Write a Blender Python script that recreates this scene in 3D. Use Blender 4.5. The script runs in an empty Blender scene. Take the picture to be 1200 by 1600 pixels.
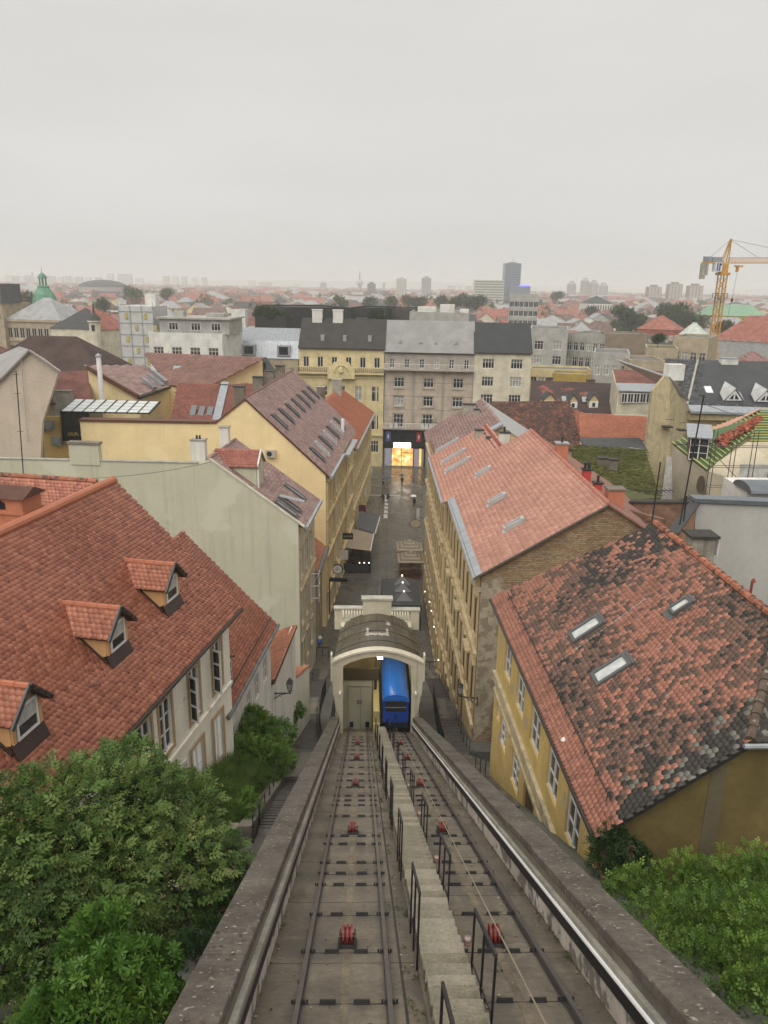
import bpy, math, random
import numpy as np
from mathutils import Matrix, Vector
R = math.radians
sc = bpy.context.scene
COL = sc.collection
# ------------------------------------------------------------------ camera
PITCH, YAW, ROLL, FPX = R(16.5), R(1.63), R(1.0), 1202.0
EYE = Vector((0, 0, 33))
fw = Vector((math.sin(YAW)*math.cos(PITCH), math.cos(YAW)*math.cos(PITCH), -math.sin(PITCH)))
rt0 = Vector((math.cos(YAW), -math.sin(YAW), 0)); dn0 = fw.cross(rt0)
rt = rt0*math.cos(ROLL) - dn0*math.sin(ROLL); dn = rt0*math.sin(ROLL) + dn0*math.cos(ROLL)
cd = bpy.data.cameras.new('camera'); cam = bpy.data.objects.new('camera', cd); COL.objects.link(cam)
cd.sensor_fit = 'VERTICAL'; cd.sensor_height = 32.0; cd.sensor_width = 24.0
cd.lens = 32.0*FPX/1600.0; cd.clip_start = 0.1; cd.clip_end = 40000
up = -dn
cam.matrix_world = Matrix(((rt.x, up.x, -fw.x, EYE.x), (rt.y, up.y, -fw.y, EYE.y), (rt.z, up.z, -fw.z, EYE.z), (0, 0, 0, 1)))
sc.camera = cam
# ------------------------------------------------------------------ sky, sun, exposure
SUN_EL, SUN_AZ = R(58), R(205)       # overcast: a very broad, weak sun behind the camera
w = bpy.data.worlds.new('World'); sc.world = w; w.use_nodes = True
nt = w.node_tree; nt.nodes.clear()
out = nt.nodes.new('ShaderNodeOutputWorld'); bg = nt.nodes.new('ShaderNodeBackground')
sky = nt.nodes.new('ShaderNodeTexSky'); sky.sky_type = 'NISHITA'; sky.sun_disc = False
sky.sun_elevation = SUN_EL; sky.sun_rotation = SUN_AZ; sky.dust_density = 6; sky.air_density = 1.2; sky.altitude = 150
hs = nt.nodes.new('ShaderNodeHueSaturation'); hs.inputs['Saturation'].default_value = 0.10
mixs = nt.nodes.new('ShaderNodeMix'); mixs.data_type = 'RGBA'; mixs.inputs[0].default_value = 0.93
mixs.inputs[7].default_value = (4.52, 4.44, 4.28, 1)      # even cloud deck, slightly warm
tc = nt.nodes.new('ShaderNodeTexCoord'); mp = nt.nodes.new('ShaderNodeMapping'); mp.inputs['Scale'].default_value = (1.2, 1.2, 5)
ns = nt.nodes.new('ShaderNodeTexNoise'); ns.inputs['Scale'].default_value = 1.6; ns.inputs['Detail'].default_value = 5
mr = nt.nodes.new('ShaderNodeMapRange'); mr.inputs[1].default_value = .3; mr.inputs[2].default_value = .7; mr.inputs[3].default_value = .95; mr.inputs[4].default_value = 1.05
mul = nt.nodes.new('ShaderNodeMix'); mul.data_type = 'RGBA'; mul.blend_type = 'MULTIPLY'; mul.inputs[0].default_value = 1
L = nt.links.new
L(sky.outputs[0], hs.inputs['Color']); L(hs.outputs[0], mixs.inputs[6]); L(tc.outputs['Generated'], mp.inputs[0]); L(mp.outputs[0], ns.inputs[0])
L(ns.outputs[0], mr.inputs[0]); L(mixs.outputs[2], mul.inputs[6]); L(mr.outputs[0], mul.inputs[7]); L(mul.outputs[2], bg.inputs[0])
bg.inputs[1].default_value = 0.094; L(bg.outputs[0], out.inputs[0])
sd = bpy.data.lights.new('sun', 'SUN'); sun = bpy.data.objects.new('sun', sd); COL.objects.link(sun)
sd.energy = 1.5; sd.angle = R(75); sd.color = (1.0, .965, .9)
sv = Vector((math.sin(SUN_AZ)*math.cos(SUN_EL), math.cos(SUN_AZ)*math.cos(SUN_EL), math.sin(SUN_EL)))
sun.rotation_euler = sv.to_track_quat('Z', 'Y').to_euler(); sun.location = (0, -20, 90)
vs = sc.view_settings; vs.view_transform = 'Standard'; vs.look = 'None'; vs.gamma = 1; vs.use_curve_mapping = False; vs.exposure = 0.8
cy = sc.cycles; cy.use_denoising = True; cy.max_bounces = 6; cy.diffuse_bounces = 3; cy.glossy_bounces = 2; cy.transmission_bounces = 4
cy.volume_bounces = 1; cy.transparent_max_bounces = 6; cy.caustics_reflective = False; cy.caustics_refractive = False
cy.use_adaptive_sampling = True; cy.adaptive_threshold = 0.02
# ------------------------------------------------------------------ survey helpers: photograph sight lines cut with real planes
def ray(px, py): return fw + rt*((px-600)/FPX) + dn*((py-800)/FPX)
def at(px, py, Y=None, Z=None, X=None):
    d = ray(px, py)
    t = Y/d.y if Y is not None else ((Z-33)/d.z if Z is not None else X/d.x)
    return EYE + d*t
def onv(px, py, P0, az):
    d = ray(px, py); a = R(az); n = (math.cos(a), -math.sin(a))
    return EYE + d*((P0[0]*n[0]+P0[1]*n[1])/(d.x*n[0]+d.y*n[1]))
# ------------------------------------------------------------------ mesh helpers
rng = random.Random(7); nrg = np.random.default_rng(11)
WM = {}
class MB:
    def __init__(s): s.v = []; s.f = []; s.m = []; s.r = []
    def add(s, vs, fs, m=0, r=None):
        o = len(s.v); s.v.extend([tuple(q) for q in vs]); r = rng.random() if r is None else r
        for f in fs: s.f.append([i+o for i in f]); s.m.append(m); s.r.append(r)
    def poly(s, pts, m=0): s.add(pts, [list(range(len(pts)))], m)
    def box(s, x0, y0, z0, x1, y1, z1, m=0):
        x0, x1 = min(x0, x1), max(x0, x1); y0, y1 = min(y0, y1), max(y0, y1); z0, z1 = min(z0, z1), max(z0, z1)
        s.add([(x0,y0,z0),(x1,y0,z0),(x1,y1,z0),(x0,y1,z0),(x0,y0,z1),(x1,y0,z1),(x1,y1,z1),(x0,y1,z1)],
              [(0,3,2,1),(4,5,6,7),(0,1,5,4),(1,2,6,5),(2,3,7,6),(3,0,4,7)], m)
    def extr(s, pts, vec, m=0, m2=None):
        n = len(pts); vec = Vector(vec); P = [Vector(p) for p in pts]
        nn = Vector((0,0,0))
        for i in range(n): nn += P[i].cross(P[(i+1) % n])
        if nn.dot(vec) < 0: P.reverse()
        o = len(s.v); s.v.extend([tuple(p) for p in P]+[tuple(p+vec) for p in P]); r = rng.random()
        fs = [list(range(n))[::-1], [n+i for i in range(n)]]+[[i, (i+1) % n, n+(i+1) % n, n+i] for i in range(n)]
        for k, f in enumerate(fs): s.f.append([i+o for i in f]); s.m.append(m if (m2 is None or k != 0 and k != 1) else m2); s.r.append(r)
    def prism(s, xy, z0, z1, m=0): s.extr([(x, y, z0) for x, y in xy], (0, 0, z1-z0), m)
    def bar(s, p, q, w, h=None, m=0, upv=(0, 0, 1)):
        h = h or w; p = Vector(p); q = Vector(q); d = (q-p).normalized(); u = Vector(upv)
        if abs(d.dot(u)) > .98: u = Vector((0, 1, 0))
        a = d.cross(u).normalized()*(w/2); b = a.cross(d).normalized()*(h/2)
        s.extr([p+a+b, p-a+b, p-a-b, p+a-b], q-p, m)
    def tube(s, pts, r, n=6, m=0, r2=None):
        P = [Vector(p) for p in pts]; N = len(P); o = len(s.v); rr = rng.random()
        for i, p in enumerate(P):
            d = (P[min(i+1, N-1)]-P[max(i-1, 0)]).normalized(); u = Vector((0, 0, 1)) if abs(d.z) < .95 else Vector((0, 1, 0))
            a = d.cross(u).normalized(); b = a.cross(d); ri = r if r2 is None else r+(r2-r)*i/max(1, N-1)
            for k in range(n): t = 2*math.pi*k/n; s.v.append(tuple(p+a*(ri*math.cos(t))+b*(ri*math.sin(t))))
        for i in range(N-1):
            for k in range(n): s.f.append([o+i*n+k, o+i*n+(k+1) % n, o+(i+1)*n+(k+1) % n, o+(i+1)*n+k]); s.m.append(m); s.r.append(rr)
        s.f.append([o+k for k in range(n)][::-1]); s.m.append(m); s.r.append(rr); s.f.append([o+(N-1)*n+k for k in range(n)]); s.m.append(m); s.r.append(rr)
    def lathe(s, prof, c=(0, 0, 0), n=12, m=0):
        o = len(s.v); rr = rng.random()
        for (r, z) in prof:
            for k in range(n): t = 2*math.pi*(k+.5)/n; s.v.append((c[0]+r*math.cos(t), c[1]+r*math.sin(t), c[2]+z))
        for i in range(len(prof)-1):
            for k in range(n): s.f.append([o+i*n+k, o+i*n+(k+1) % n, o+(i+1)*n+(k+1) % n, o+(i+1)*n+k]); s.m.append(m); s.r.append(rr)
        s.f.append([o+k for k in range(n)][::-1]); s.m.append(m); s.r.append(rr)
        j = len(prof)-1; s.f.append([o+j*n+k for k in range(n)]); s.m.append(m); s.r.append(rr)
    def mesh(s, name, mats, smooth=False):
        me = bpy.data.meshes.new(name); me.from_pydata(s.v, [], s.f)
        for q in mats: me.materials.append(q)
        me.polygons.foreach_set('material_index', s.m)
        a = me.attributes.new('rnd', 'FLOAT', 'FACE'); a.data.foreach_set('value', s.r)
        if smooth: me.polygons.foreach_set('use_smooth', [True]*len(s.f))
        me.update(); return me
    def build(s, name, mats, parent=None, smooth=False, **k):
        return ob(name, s.mesh(name, mats if isinstance(mats, (list, tuple)) else [mats], smooth), parent, **k)
def ob(name, me, parent=None, mat=None, label=None, kind=None, cat=None, group=None):
    o = bpy.data.objects.new(name, me); COL.objects.link(o)
    if parent is not None: o.parent = parent
    if mat is not None: o.matrix_local = mat if parent is not None else mat
    base = WM.get(parent.as_pointer(), Matrix()) if parent is not None else Matrix()
    WM[o.as_pointer()] = base @ (mat if mat is not None else Matrix())
    tag(o, label, cat, group, kind); return o
def tag(o, label=None, cat=None, group=None, kind=None):
    if label: o['label'] = label
    if cat: o['category'] = cat
    if group: o['group'] = group
    if kind: o['kind'] = kind
    return o
def thing(name, label, cat, loc=(0, 0, 0), az=0, group=None, rot=None):
    m = Matrix.Translation(Vector(loc)) @ (rot if rot is not None else Matrix.Rotation(-R(az), 4, 'Z'))
    return ob(name, None, None, m, label, None, cat, group)
def loc_of(o, P): return WM[o.as_pointer()].inverted() @ Vector(P)
def npmesh(name, V, F, mats, rnd=None, midx=None):
    """V (N,3); F list of (k,n) int arrays (faces of n corners)"""
    me = bpy.data.meshes.new(name); me.vertices.add(len(V)); me.vertices.foreach_set('co', np.asarray(V, np.float32).ravel())
    nl = sum(a.size for a in F); npoly = sum(len(a) for a in F)
    me.loops.add(nl); me.polygons.add(npoly)
    me.loops.foreach_set('vertex_index', np.concatenate([a.ravel() for a in F]).astype(np.int32))
    tot = np.concatenate([np.full(len(a), a.shape[1]) for a in F]); st = np.concatenate([[0], np.cumsum(tot)[:-1]])
    me.polygons.foreach_set('loop_start', st.astype(np.int32))
    for q in mats: me.materials.append(q)
    if midx is not None: me.polygons.foreach_set('material_index', midx.astype(np.int32))
    if rnd is not None:
        a = me.attributes.new('rnd', 'FLOAT', 'FACE'); a.data.foreach_set('value', rnd.astype(np.float32))
    me.update(calc_edges=True); return me
def scatter(T, TF, M4, rnd):
    """template verts T (n,3), faces TF list of (k,m) arrays, transforms M4 (N,4,4), rnd (N) -> V,F,rnd per face"""
    N = len(M4); n = len(T); Th = np.c_[T, np.ones(n)]
    V = np.einsum('kij,nj->kni', M4, Th)[:, :, :3].reshape(-1, 3); off = (np.arange(N)*n)
    F = [(a[None]+off[:, None, None]).reshape(-1, a.shape[1]) for a in TF]
    return V, F, np.concatenate([np.repeat(rnd, len(a)) for a in TF])
# ------------------------------------------------------------------ materials
MATS = {}
def mk(name, c, rough=.8, var=.18, scale=1.2, bump=.25, bscale=18, metal=0, spec=.35, ramp=None, streak=0, stain=None, emit=None, trans=0, coord='Object', wet=0, patch=None, bricks=None, smap=(2.2, 2.2, .12)):
    """one procedural material; ramp: list of (pos, rgb) looked up by the per-piece attribute 'rnd'"""
    if name in MATS: return MATS[name]
    m = bpy.data.materials.new(name); m.use_nodes = True; nt = m.node_tree; nd = nt.nodes; L = nt.links.new
    b = nd['Principled BSDF']; b.inputs['Roughness'].default_value = rough; b.inputs['Metallic'].default_value = metal
    b.inputs['Specular IOR Level'].default_value = spec
    tc = nd.new('ShaderNodeTexCoord'); src = tc.outputs[coord]
    def noise(sc_, det=4, mapz=None):
        n = nd.new('ShaderNodeTexNoise'); n.inputs['Scale'].default_value = sc_; n.inputs['Detail'].default_value = det
        if mapz:
            mp = nd.new('ShaderNodeMapping'); mp.inputs['Scale'].default_value = mapz; L(src, mp.inputs[0]); L(mp.outputs[0], n.inputs[0])
        else: L(src, n.inputs[0])
        return n.outputs[0]
    def mrange(x, a0, a1, b0, b1):
        r = nd.new('ShaderNodeMapRange'); r.inputs[1].default_value = a0; r.inputs[2].default_value = a1; r.inputs[3].default_value = b0; r.inputs[4].default_value = b1
        L(x, r.inputs[0]); return r.outputs[0]
    def mix(f, a, bb, mode='MIX'):
        x = nd.new('ShaderNodeMix'); x.data_type = 'RGBA'; x.blend_type = mode
        for s_, v in ((0, f), (6, a), (7, bb)):
            if isinstance(v, (int, float)): x.inputs[s_].default_value = v if s_ == 0 else (v, v, v, 1)
            elif isinstance(v, tuple): x.inputs[s_].default_value = (*v, 1) if len(v) == 3 else v
            else: L(v, x.inputs[s_])
        return x.outputs[2]
    if ramp:
        at_ = nd.new('ShaderNodeAttribute'); at_.attribute_name = 'rnd'; cr = nd.new('ShaderNodeValToRGB'); e = cr.color_ramp.elements
        while len(e) < len(ramp): e.new(.5)
        for i, (p, q) in enumerate(ramp): e[i].position = p; e[i].color = (*q, 1)
        L(at_.outputs['Fac'], cr.inputs[0]); col = cr.outputs[0]
    elif bricks:
        bt = nd.new('ShaderNodeTexBrick'); mp = nd.new('ShaderNodeMapping'); mp.inputs['Rotation'].default_value = bricks[0]; L(src, mp.inputs[0]); L(mp.outputs[0], bt.inputs[0])
        bt.inputs['Color1'].default_value = (*c, 1); bt.inputs['Color2'].default_value = (*bricks[1], 1); bt.inputs['Mortar'].default_value = (*bricks[2], 1)
        bt.inputs['Scale'].default_value = 1; bt.inputs['Brick Width'].default_value = .28; bt.inputs['Row Height'].default_value = .11; bt.inputs['Mortar Size'].default_value = .018
        col = bt.outputs[0]
    else: col = c
    if var:
        col = mix(1.0, col, mrange(noise(scale, 6), .3, .7, 1-var, 1+var), 'MULTIPLY')
        col = mix(1.0, col, mrange(noise(scale*9, 3), .3, .7, 1-var*.6, 1+var*.6), 'MULTIPLY')
    if streak:
        col = mix(mrange(noise(1.0, 5, smap), .5, .78, 0, streak), col, stain or (.12, .11, .09))
    if patch:      # (rgb, scale, threshold)
        col = mix(mrange(noise(patch[1], 6), patch[2], patch[2]+.05, 0, .85), col, patch[0])
    if isinstance(col, tuple): b.inputs['Base Color'].default_value = (*col, 1)
    else: L(col, b.inputs['Base Color'])
    if wet: L(mrange(noise(.5, 4), .4, .62, rough, wet), b.inputs['Roughness'])
    if bump:
        bp = nd.new('ShaderNodeBump'); bp.inputs['Strength'].default_value = bump; bp.inputs['Distance'].default_value = .03
        L(noise(bscale, 4), bp.inputs['Height']); L(bp.outputs[0], b.inputs['Normal'])
    if emit: b.inputs['Emission Color'].default_value = (*emit[0], 1); b.inputs['Emission Strength'].default_value = emit[1]
    if trans: b.inputs['Transmission Weight'].default_value = trans
    MATS[name] = m; return m
def plain(name, c, rough=.6, **k): return mk(name, c, rough, var=k.pop('var', .1), bump=k.pop('bump', 0), **k)
BLACK = plain('black_paint', (.018, .018, .02), .45); IRON = plain('dark_iron', (.035, .034, .034), .5, metal=.2)
STEEL = plain('worn_rail_steel', (.16, .15, .14), .35, metal=.7); ZINC = plain('zinc_sheet', (.36, .38, .40), .42, metal=.35, var=.15, scale=2)
GLASS = plain('window_glass', (.02, .023, .026), .06, spec=.7); WHITE = plain('white_frame_paint', (.72, .71, .68), .5)
CURT = plain('curtained_glass', (.36, .35, .32), .12, spec=.6, var=.3, scale=1.5); DARKWIN = plain('dark_window', (.025, .022, .02), .25)
BROWNW = plain('brown_wood', (.10, .055, .03), .6, var=.25); BLIND = plain('roller_blind', (.09, .075, .06), .6)
CONC = mk('weathered_concrete', (.18, .157, .122), .75, .28, .7, .35, 14, wet=.35, patch=((.10, .09, .078), .45, .58))
CONCL = mk('pale_concrete', (.34, .32, .27), .8, .25, 1.2, .3, 16); COPE = mk('coping_stone_grey', (.105, .09, .073), .85, .35, 1.3, .6, 24, streak=0, patch=((.34, .31, .26), 11, .625))
BED = mk('stained_track_bed', (.16, .136, .102), .75, .32, .9, .4, 16, streak=.75, stain=(.085, .07, .052), wet=.35, patch=((.115, .10, .08), .6, .57), smap=(2.6, .10, 1))
ASPH = mk('wet_asphalt', (.05, .048, .045), .45, .2, .8, .2, 40, wet=.15)
# ================================================================== THE FUNICULAR INCLINE
SL = .5206; ALPHA = math.atan(SL); CA = math.cos(ALPHA)
ROTS = Matrix.Rotation(-ALPHA, 4, 'X')
def trz(Y): return 28-SL*Y
def zpath(Y):
    return 27.1-SL*Y if Y < 40 else max(-3.0, 27.1-SL*40-.335*(Y-40))
Y1 = 43.8; S0, S1 = -3.0, Y1/CA
def sl(Y): return Y/CA
inc = ob('incline_bed', None, None, Matrix.Translation((0, 0, 28)) @ ROTS, kind='structure')
mb = MB(); mb.box(-1.40, S0, -1.2, 3.36, sl(52), -.13); mb.build('concrete_bed', BED, inc)
mb = MB(); [mb.box(x-.06, S0, -.1305, x+.06, sl(52), -.126) for x in (-.19, 2.23)]; mb.build('grease_stain', mk('rusty_grease_stain', (.165, .135, .092), .6, .4, 1.5, .3, 12, smap=(1, .3, 1), streak=.8, stain=(.17, .145, .11)), inc, kind='stuff')
mb = MB()
for k, s in enumerate(np.arange(1.5, S1, 3.05)):     # construction joints of the bed
    mb.box(-1.39, s, -.131, .86, s+.014, -.127); mb.box(1.62, s+.4, -.131, 3.34, s+.414, -.127)
mb.box(.62, S0, -.131, .66, S1, -.126)
mb.build('bed_joint', mk('joint_dirt', (.05, .047, .04), .9), inc, kind='stuff')
# walls either side, coping stones one by one
for nm, xs in (('side_wall', (-1.90, -1.40, -1.93, -1.385)), ('side_wall', (3.34, 3.86, 3.325, 3.90))):
    left = xs[0] < 0
    wl = thing(nm, ('long grey retaining wall left of the incline above the fern covered stairs' if left else 'long grey retaining wall right of the incline beside the yellow house'), 'wall', (0, 0, 28), rot=ROTS)
    mb = MB(); mb.box(xs[0], S0, -5.5, xs[1], S1, .74); mb.build('wall_core', CONC, wl)
    sgn = 1 if left else -1; xi = xs[1] if left else xs[0]
    mb = MB(); mb.box(xi, S0, .52, xi+sgn*.075, S1, .60); mb.build('ledge', CONCL, wl)
    mb = MB(); mb.box(xi, S0, .24, xi+sgn*.06, S1, .48); mb.build('cable_duct', BLACK, wl)
    mb = MB(); mb.box(xi, S0, -.1, xi+sgn*.03, S1, .22); mb.build('plaster_band', mk('flaking_plaster', (.50, .44, .38), .85, .2, 1, .4, 8, patch=((.13, .12, .1), 2.2, .50)), wl)
    mb = MB(); mb.tube([(xi+sgn*.075, S0, .49), (xi+sgn*.075, S1, .49)], .016 if left else .034, 8); mb.build('steel_tube', mk('painted_sheen_steel', (.86, .86, .85), .25, .05, metal=.1, bump=0) if not left else STEEL, wl)  # wet metal's reflection is put into the right tube's near white colour
    s = S0; k = 0
    while s < S1:
        l = 1.9+.5*rng.random(); e = min(s+l, S1)
        mb = MB(); j = rng.uniform(-.012, .012)
        mb.box(xs[2]+j*.5, s+.012, .74, xs[3]+j*.5, e-.012, .90+j)
        o = mb.build('coping_stone', COPE, wl)
        bv = o.modifiers.new('bevel', 'BEVEL'); bv.width = .02; bv.segments = 2
        s = e; k += 1
# two tracks
def track(xl, xr, label):
    t = thing('funicular_track', label, 'track', (0, 0, 28), rot=ROTS, group='funicular tracks')
    rm = None
    for x in (xl, xr):
        mb = MB(); mb.box(x-.055, S0, -.13, x+.055, sl(50), -.115); mb.box(x-.012, S0, -.115, x+.012, sl(50), -.04); mb.box(x-.032, S0, -.04, x+.032, sl(50), 0)
        mb.build('rail', STEEL, t)
    xc = (xl+xr)/2
    rows = [5.6, 6.8, 8.17, 9.82, 11.45, 13.14, 13.91, 14.72, 16.35, 17.17, 19.52, 21.09, 21.86, 22.65, 24.24, 25.74, 27.29, 29.04, 31.25, 33.35, 35, 36.6, 38.2, 39.8, 41.2]
    pms = []
    for sx in (-1, 1): mb = MB(); mb.box(xc+sx*.12, -.016, -.12, xc+sx*.34, .016, -.07); mb.box(xc+sx*.115, -.03, -.128, xc+sx*.345, .03, -.112); pms.append(mb.mesh('sleeper_plate', [IRON]))
    mb = MB(); mb.box(xc-.70, -.007, -.127, xc+.70, .007, -.123); bm = mb.mesh('tie_bar', [IRON])
    cms = []
    for x in (xl, xr): mb = MB(); mb.box(x-.075, -.03, -.122, x+.075, .03, -.075); mb.lathe([(.016, 0), (.016, .05)], (x+.1, 0, -.12), 6); mb.lathe([(.016, 0), (.016, .05)], (x-.1, 0, -.12), 6); cms.append(mb.mesh('rail_clip', [IRON]))
    for Y in rows:
        M = Matrix.Translation((rng.uniform(-.012, .012), sl(Y), 0)) @ Matrix.Rotation(rng.uniform(-.01, .01), 4, 'Z')
        for me in pms: ob('sleeper_plate', me, t, M)
        ob('tie_bar', bm, t, M)
        for me in cms: ob('rail_clip', me, t, M, kind='stuff')
    RED = plain('red_roller_paint', (.20, .03, .026), .5, var=.5)
    mbr = MB(); P = [(.15, -.085), (.15, -.05), (.11, -.045), (.11, -.022), (.15, -.018), (.15, .018), (.11, .022), (.11, .045), (.15, .05), (.15, .085)]
    o = len(mbr.v)
    n = 16
    for (r, x) in P:
        for k in range(n): a = 2*math.pi*k/n; mbr.v.append((x, r*math.cos(a), r*math.sin(a)))
    for i in range(len(P)-1):
        for k in range(n): mbr.f.append([i*n+k, i*n+(k+1) % n, (i+1)*n+(k+1) % n, (i+1)*n+k]); mbr.m.append(1 if i in (1, 2, 3, 5, 6, 7) and i in (2, 6) else 0); mbr.r.append(.5)
    mbr.f.append(list(range(n))); mbr.m.append(0); mbr.r.append(.5); mbr.f.append([(len(P)-1)*n+k for k in range(n)]); mbr.m.append(0); mbr.r.append(.5)
    rmesh = mbr.mesh('roller', [RED, IRON])
    mb = MB()
    for sx in (-1, 1): mb.box(sx*.12-.014, -.2, -.16, sx*.12+.014, .2, .02); mb.box(sx*.13-.03, -.22, -.15, sx*.13+.03, .22, -.13)
    mb.tube([(-.14, 0, 0), (.14, 0, 0)], .02, 8); mb.box(-.12, -.2, -.15, .12, -.17, -.1); mb.box(-.12, .17, -.15, .12, .2, -.1)
    fmesh = mb.mesh('roller_frame', [IRON])
    for Y in (3.2, 10.15, 17.54, 24.54, 31.49, 37.35):
        M = Matrix.Translation((xc, sl(Y), .03))
        ob('cable_roller', rmesh, t, M); ob('roller_frame', fmesh, t, M)
    return t
track(-.80, .42, 'left funicular track, empty down to the closed pale gate'); track(1.62, 2.84, 'right funicular track with the blue car standing on it')
mb = MB(); mb.tube([(2.23, S0, .21), (2.23, sl(17), .20), (2.23, sl(30), .2), (2.23, sl(44.5), .25)], .013, 6)
o = mb.build('haulage_cable', mk('greased_cable', (.30, .25, .17), .5, .1, bump=0), None, mat=Matrix.Translation((0, 0, 28)) @ ROTS); tag(o, 'thin steel haulage cable stretched over the rollers of the right track', 'cable')
# middle staircase
st = thing('staircase', 'narrow worn concrete staircase between the two funicular tracks', 'staircase', (0, 0, 28))
STEPM = mk('step_concrete', (.19, .17, .125), .85, .3, 2.5, .5, 22, patch=((.15, .138, .098), 3.0, .56))
STEPV = [STEPM, mk('step_concrete_mossy', (.165, .147, .105), .85, .35, 3, .6, 22, patch=((.115, .112, .07), 3.5, .58)), mk('step_concrete_pale', (.235, .21, .16), .85, .25, 2.5, .5, 22, patch=((.2, .18, .13), 3.0, .58))]
DIRT = mk('step_edge_dirt', (.06, .056, .036), .9); smeshes = []
for k in range(9):
    mb = MB(); j = rng.uniform(-.02, .02); f = rng.uniform(.31, .335)
    mb.extr([(.90+j, .02, 0), (1.54+j, 0, 0), (1.54+j*.5, f, 0), (1.1, f+.012, 0), (.90-j, f-.01, 0)], (0, 0, -.16)); mb.extr([(.90+j, -.005, .001), (1.54, -.005, .001), (1.54, .04+abs(j), .001), (1.2, .03, .001), (.90, .05-abs(j), .001)], (0, 0, .004), 1); smeshes.append(mb.mesh('step', [STEPV[k % 3], DIRT]))
y = 1.0; k = 0
while y < 43.0:
    ob('step', rng.choice(smeshes), st, Matrix.Translation((rng.uniform(-.008, .008), y, -SL*y+.24+rng.uniform(-.006, .006)))); y += .335; k += 1
mb = MB(); mb.extr([(.88, 1, -SL-.28), (.88, 43.2, -SL*43.2-.28), (.88, 43.2, -SL*43.2+.02), (.88, 1, -SL+.02)], (.67, 0, 0)); mb.build('stair_body', CONC, st)
def rail_section(x, ya, yb, h, label, low):
    r = thing('stair_railing', label, 'railing', (x, ya, trz(ya)), group='black railing sections along the middle staircase')
    for t in (0, .5, 1):
        y = (yb-ya)*t; mb = MB(); mb.bar((0, y, -SL*y+low), (0, y, -SL*y+h), .03, .03); mb.build('post', BLACK, r)
    mb = MB(); d = yb-ya
    mb.bar((0, -.01, h+SL*.01), (0, d+.01, -SL*(d+.01)+h), .035, .05); mb.build('top_rail', BLACK, r)
    mb = MB(); mb.bar((0, .0, low+.25*(h-low)), (0, d, -SL*d+low+.25*(h-low)), .015, .02); mb.build('lower_rail', BLACK, r)
for i in range(10):
    o_ = ['nearest', 'second nearest', 'third nearest', 'fourth nearest', 'fifth nearest', 'sixth nearest', 'seventh nearest', 'eighth nearest', 'ninth nearest', 'farthest'][i]
    if i: rail_section(.86, 4.75+4.22*(i-1), 6.15+4.22*(i-1), 1.35, '%s black railing section on the left edge of the middle staircase' % o_, -.05)
    if i < 9: rail_section(1.60, 7.1+4.2*i-(0 if i else 0), 8.6+4.2*i, 1.2, '%s black railing section on the right edge of the middle staircase' % o_, 0)
mbl = MB(); mbl.lathe([(.055, 0), (.055, .03), (.03, .05)], (0, 0, 0), 10)
lm1 = mbl.mesh('lamp_base', [plain('lamp_housing_red', (.35, .18, .15), .5)])
mbl = MB(); mbl.lathe([(.03, .04), (.052, .07), (.055, .10), (.04, .13), (.015, .145)], (0, 0, 0), 10); lm2 = mbl.mesh('lamp_glass', [plain('milky_lamp_glass', (.48, .46, .42), .25)], True)
mbl = MB()
for k in range(4):
    a = math.pi*k/4; mbl.tube([(.06*math.cos(a), .06*math.sin(a), .03), (.06*math.cos(a), .06*math.sin(a), .11), (0, 0, .16), (-.06*math.cos(a), -.06*math.sin(a), .11), (-.06*math.cos(a), -.06*math.sin(a), .03)], .006, 4)
lm3 = mbl.mesh('wire_guard', [plain('lamp_housing_red', (1, 1, 1))])
for i, Y in enumerate((9.5, 13.95, 18.4, 22.85, 27.1, 31.3, 35.6, 39.8)):
    t = thing('stair_lamp', '%s caged stair lamp on the right edge of the middle staircase' % ['nearest', 'second nearest', 'third nearest', 'fourth nearest', 'fifth nearest', 'sixth nearest', 'seventh nearest', 'farthest'][i], 'lamp', (1.68, Y, trz(Y)+.16), group='caged lamps along the staircase')
    ob('lamp_base', lm1, t); ob('lamp_glass', lm2, t); ob('wire_guard', lm3, t)
# ------------------------------------------------------------------ lower station
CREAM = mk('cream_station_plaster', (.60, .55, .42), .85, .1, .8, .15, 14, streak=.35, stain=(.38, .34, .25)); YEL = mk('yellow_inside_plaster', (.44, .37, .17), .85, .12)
ROOFG = mk('mossy_sheet_roof', (.085, .072, .048), .5, .3, .9, .25, 12, wet=.22)
STX0, STX1, YP = -1.85, 3.90, 43.6
stn = thing('station_building', 'cream lower station with arched portal and dark barrel roof at the incline foot', 'station', (1.02, YP, 4.9))
o3 = Vector((1.02, YP, 4.9))
def lp(x, y, z): return (x-o3.x, y-o3.y, z-o3.z)
def arc(x0, x1, z0, zc, n=14): return [(x0+(x1-x0)*i/n, z0+(zc-z0)*math.sin(math.pi*i/n)**.85 if 0 < i < n else z0) for i in range(n+1)]
ao = arc(STX0, STX1, 10.25, 11.1); ai = arc(-1.17, 3.22, 9.95, 10.62)
mb = MB()
for i in range(14):
    mb.extr([lp(ai[i][0], YP, ai[i][1]), lp(ai[i+1][0], YP, ai[i+1][1]), lp(ao[i+1][0], YP, ao[i+1][1]), lp(ao[i][0], YP, ao[i][1])], (0, .5, 0))
for sg in (0, 1):
    xo, xi = (STX0, -1.17) if sg == 0 else (STX1, 3.22); e = 1 if sg == 0 else -1
    mb.extr([lp(xo, YP, 10.25), lp(xi, YP, 9.95), lp(xi, YP, 5.0), lp(xo+e*.45, YP, 5.0), lp(xo+e*.4, YP, 5.9), lp(xo+e*.06, YP, 8.0), lp(xo, YP, 9.2)], (0, .5, 0))
mb.build('portal', CREAM, stn)
mb = MB()
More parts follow.
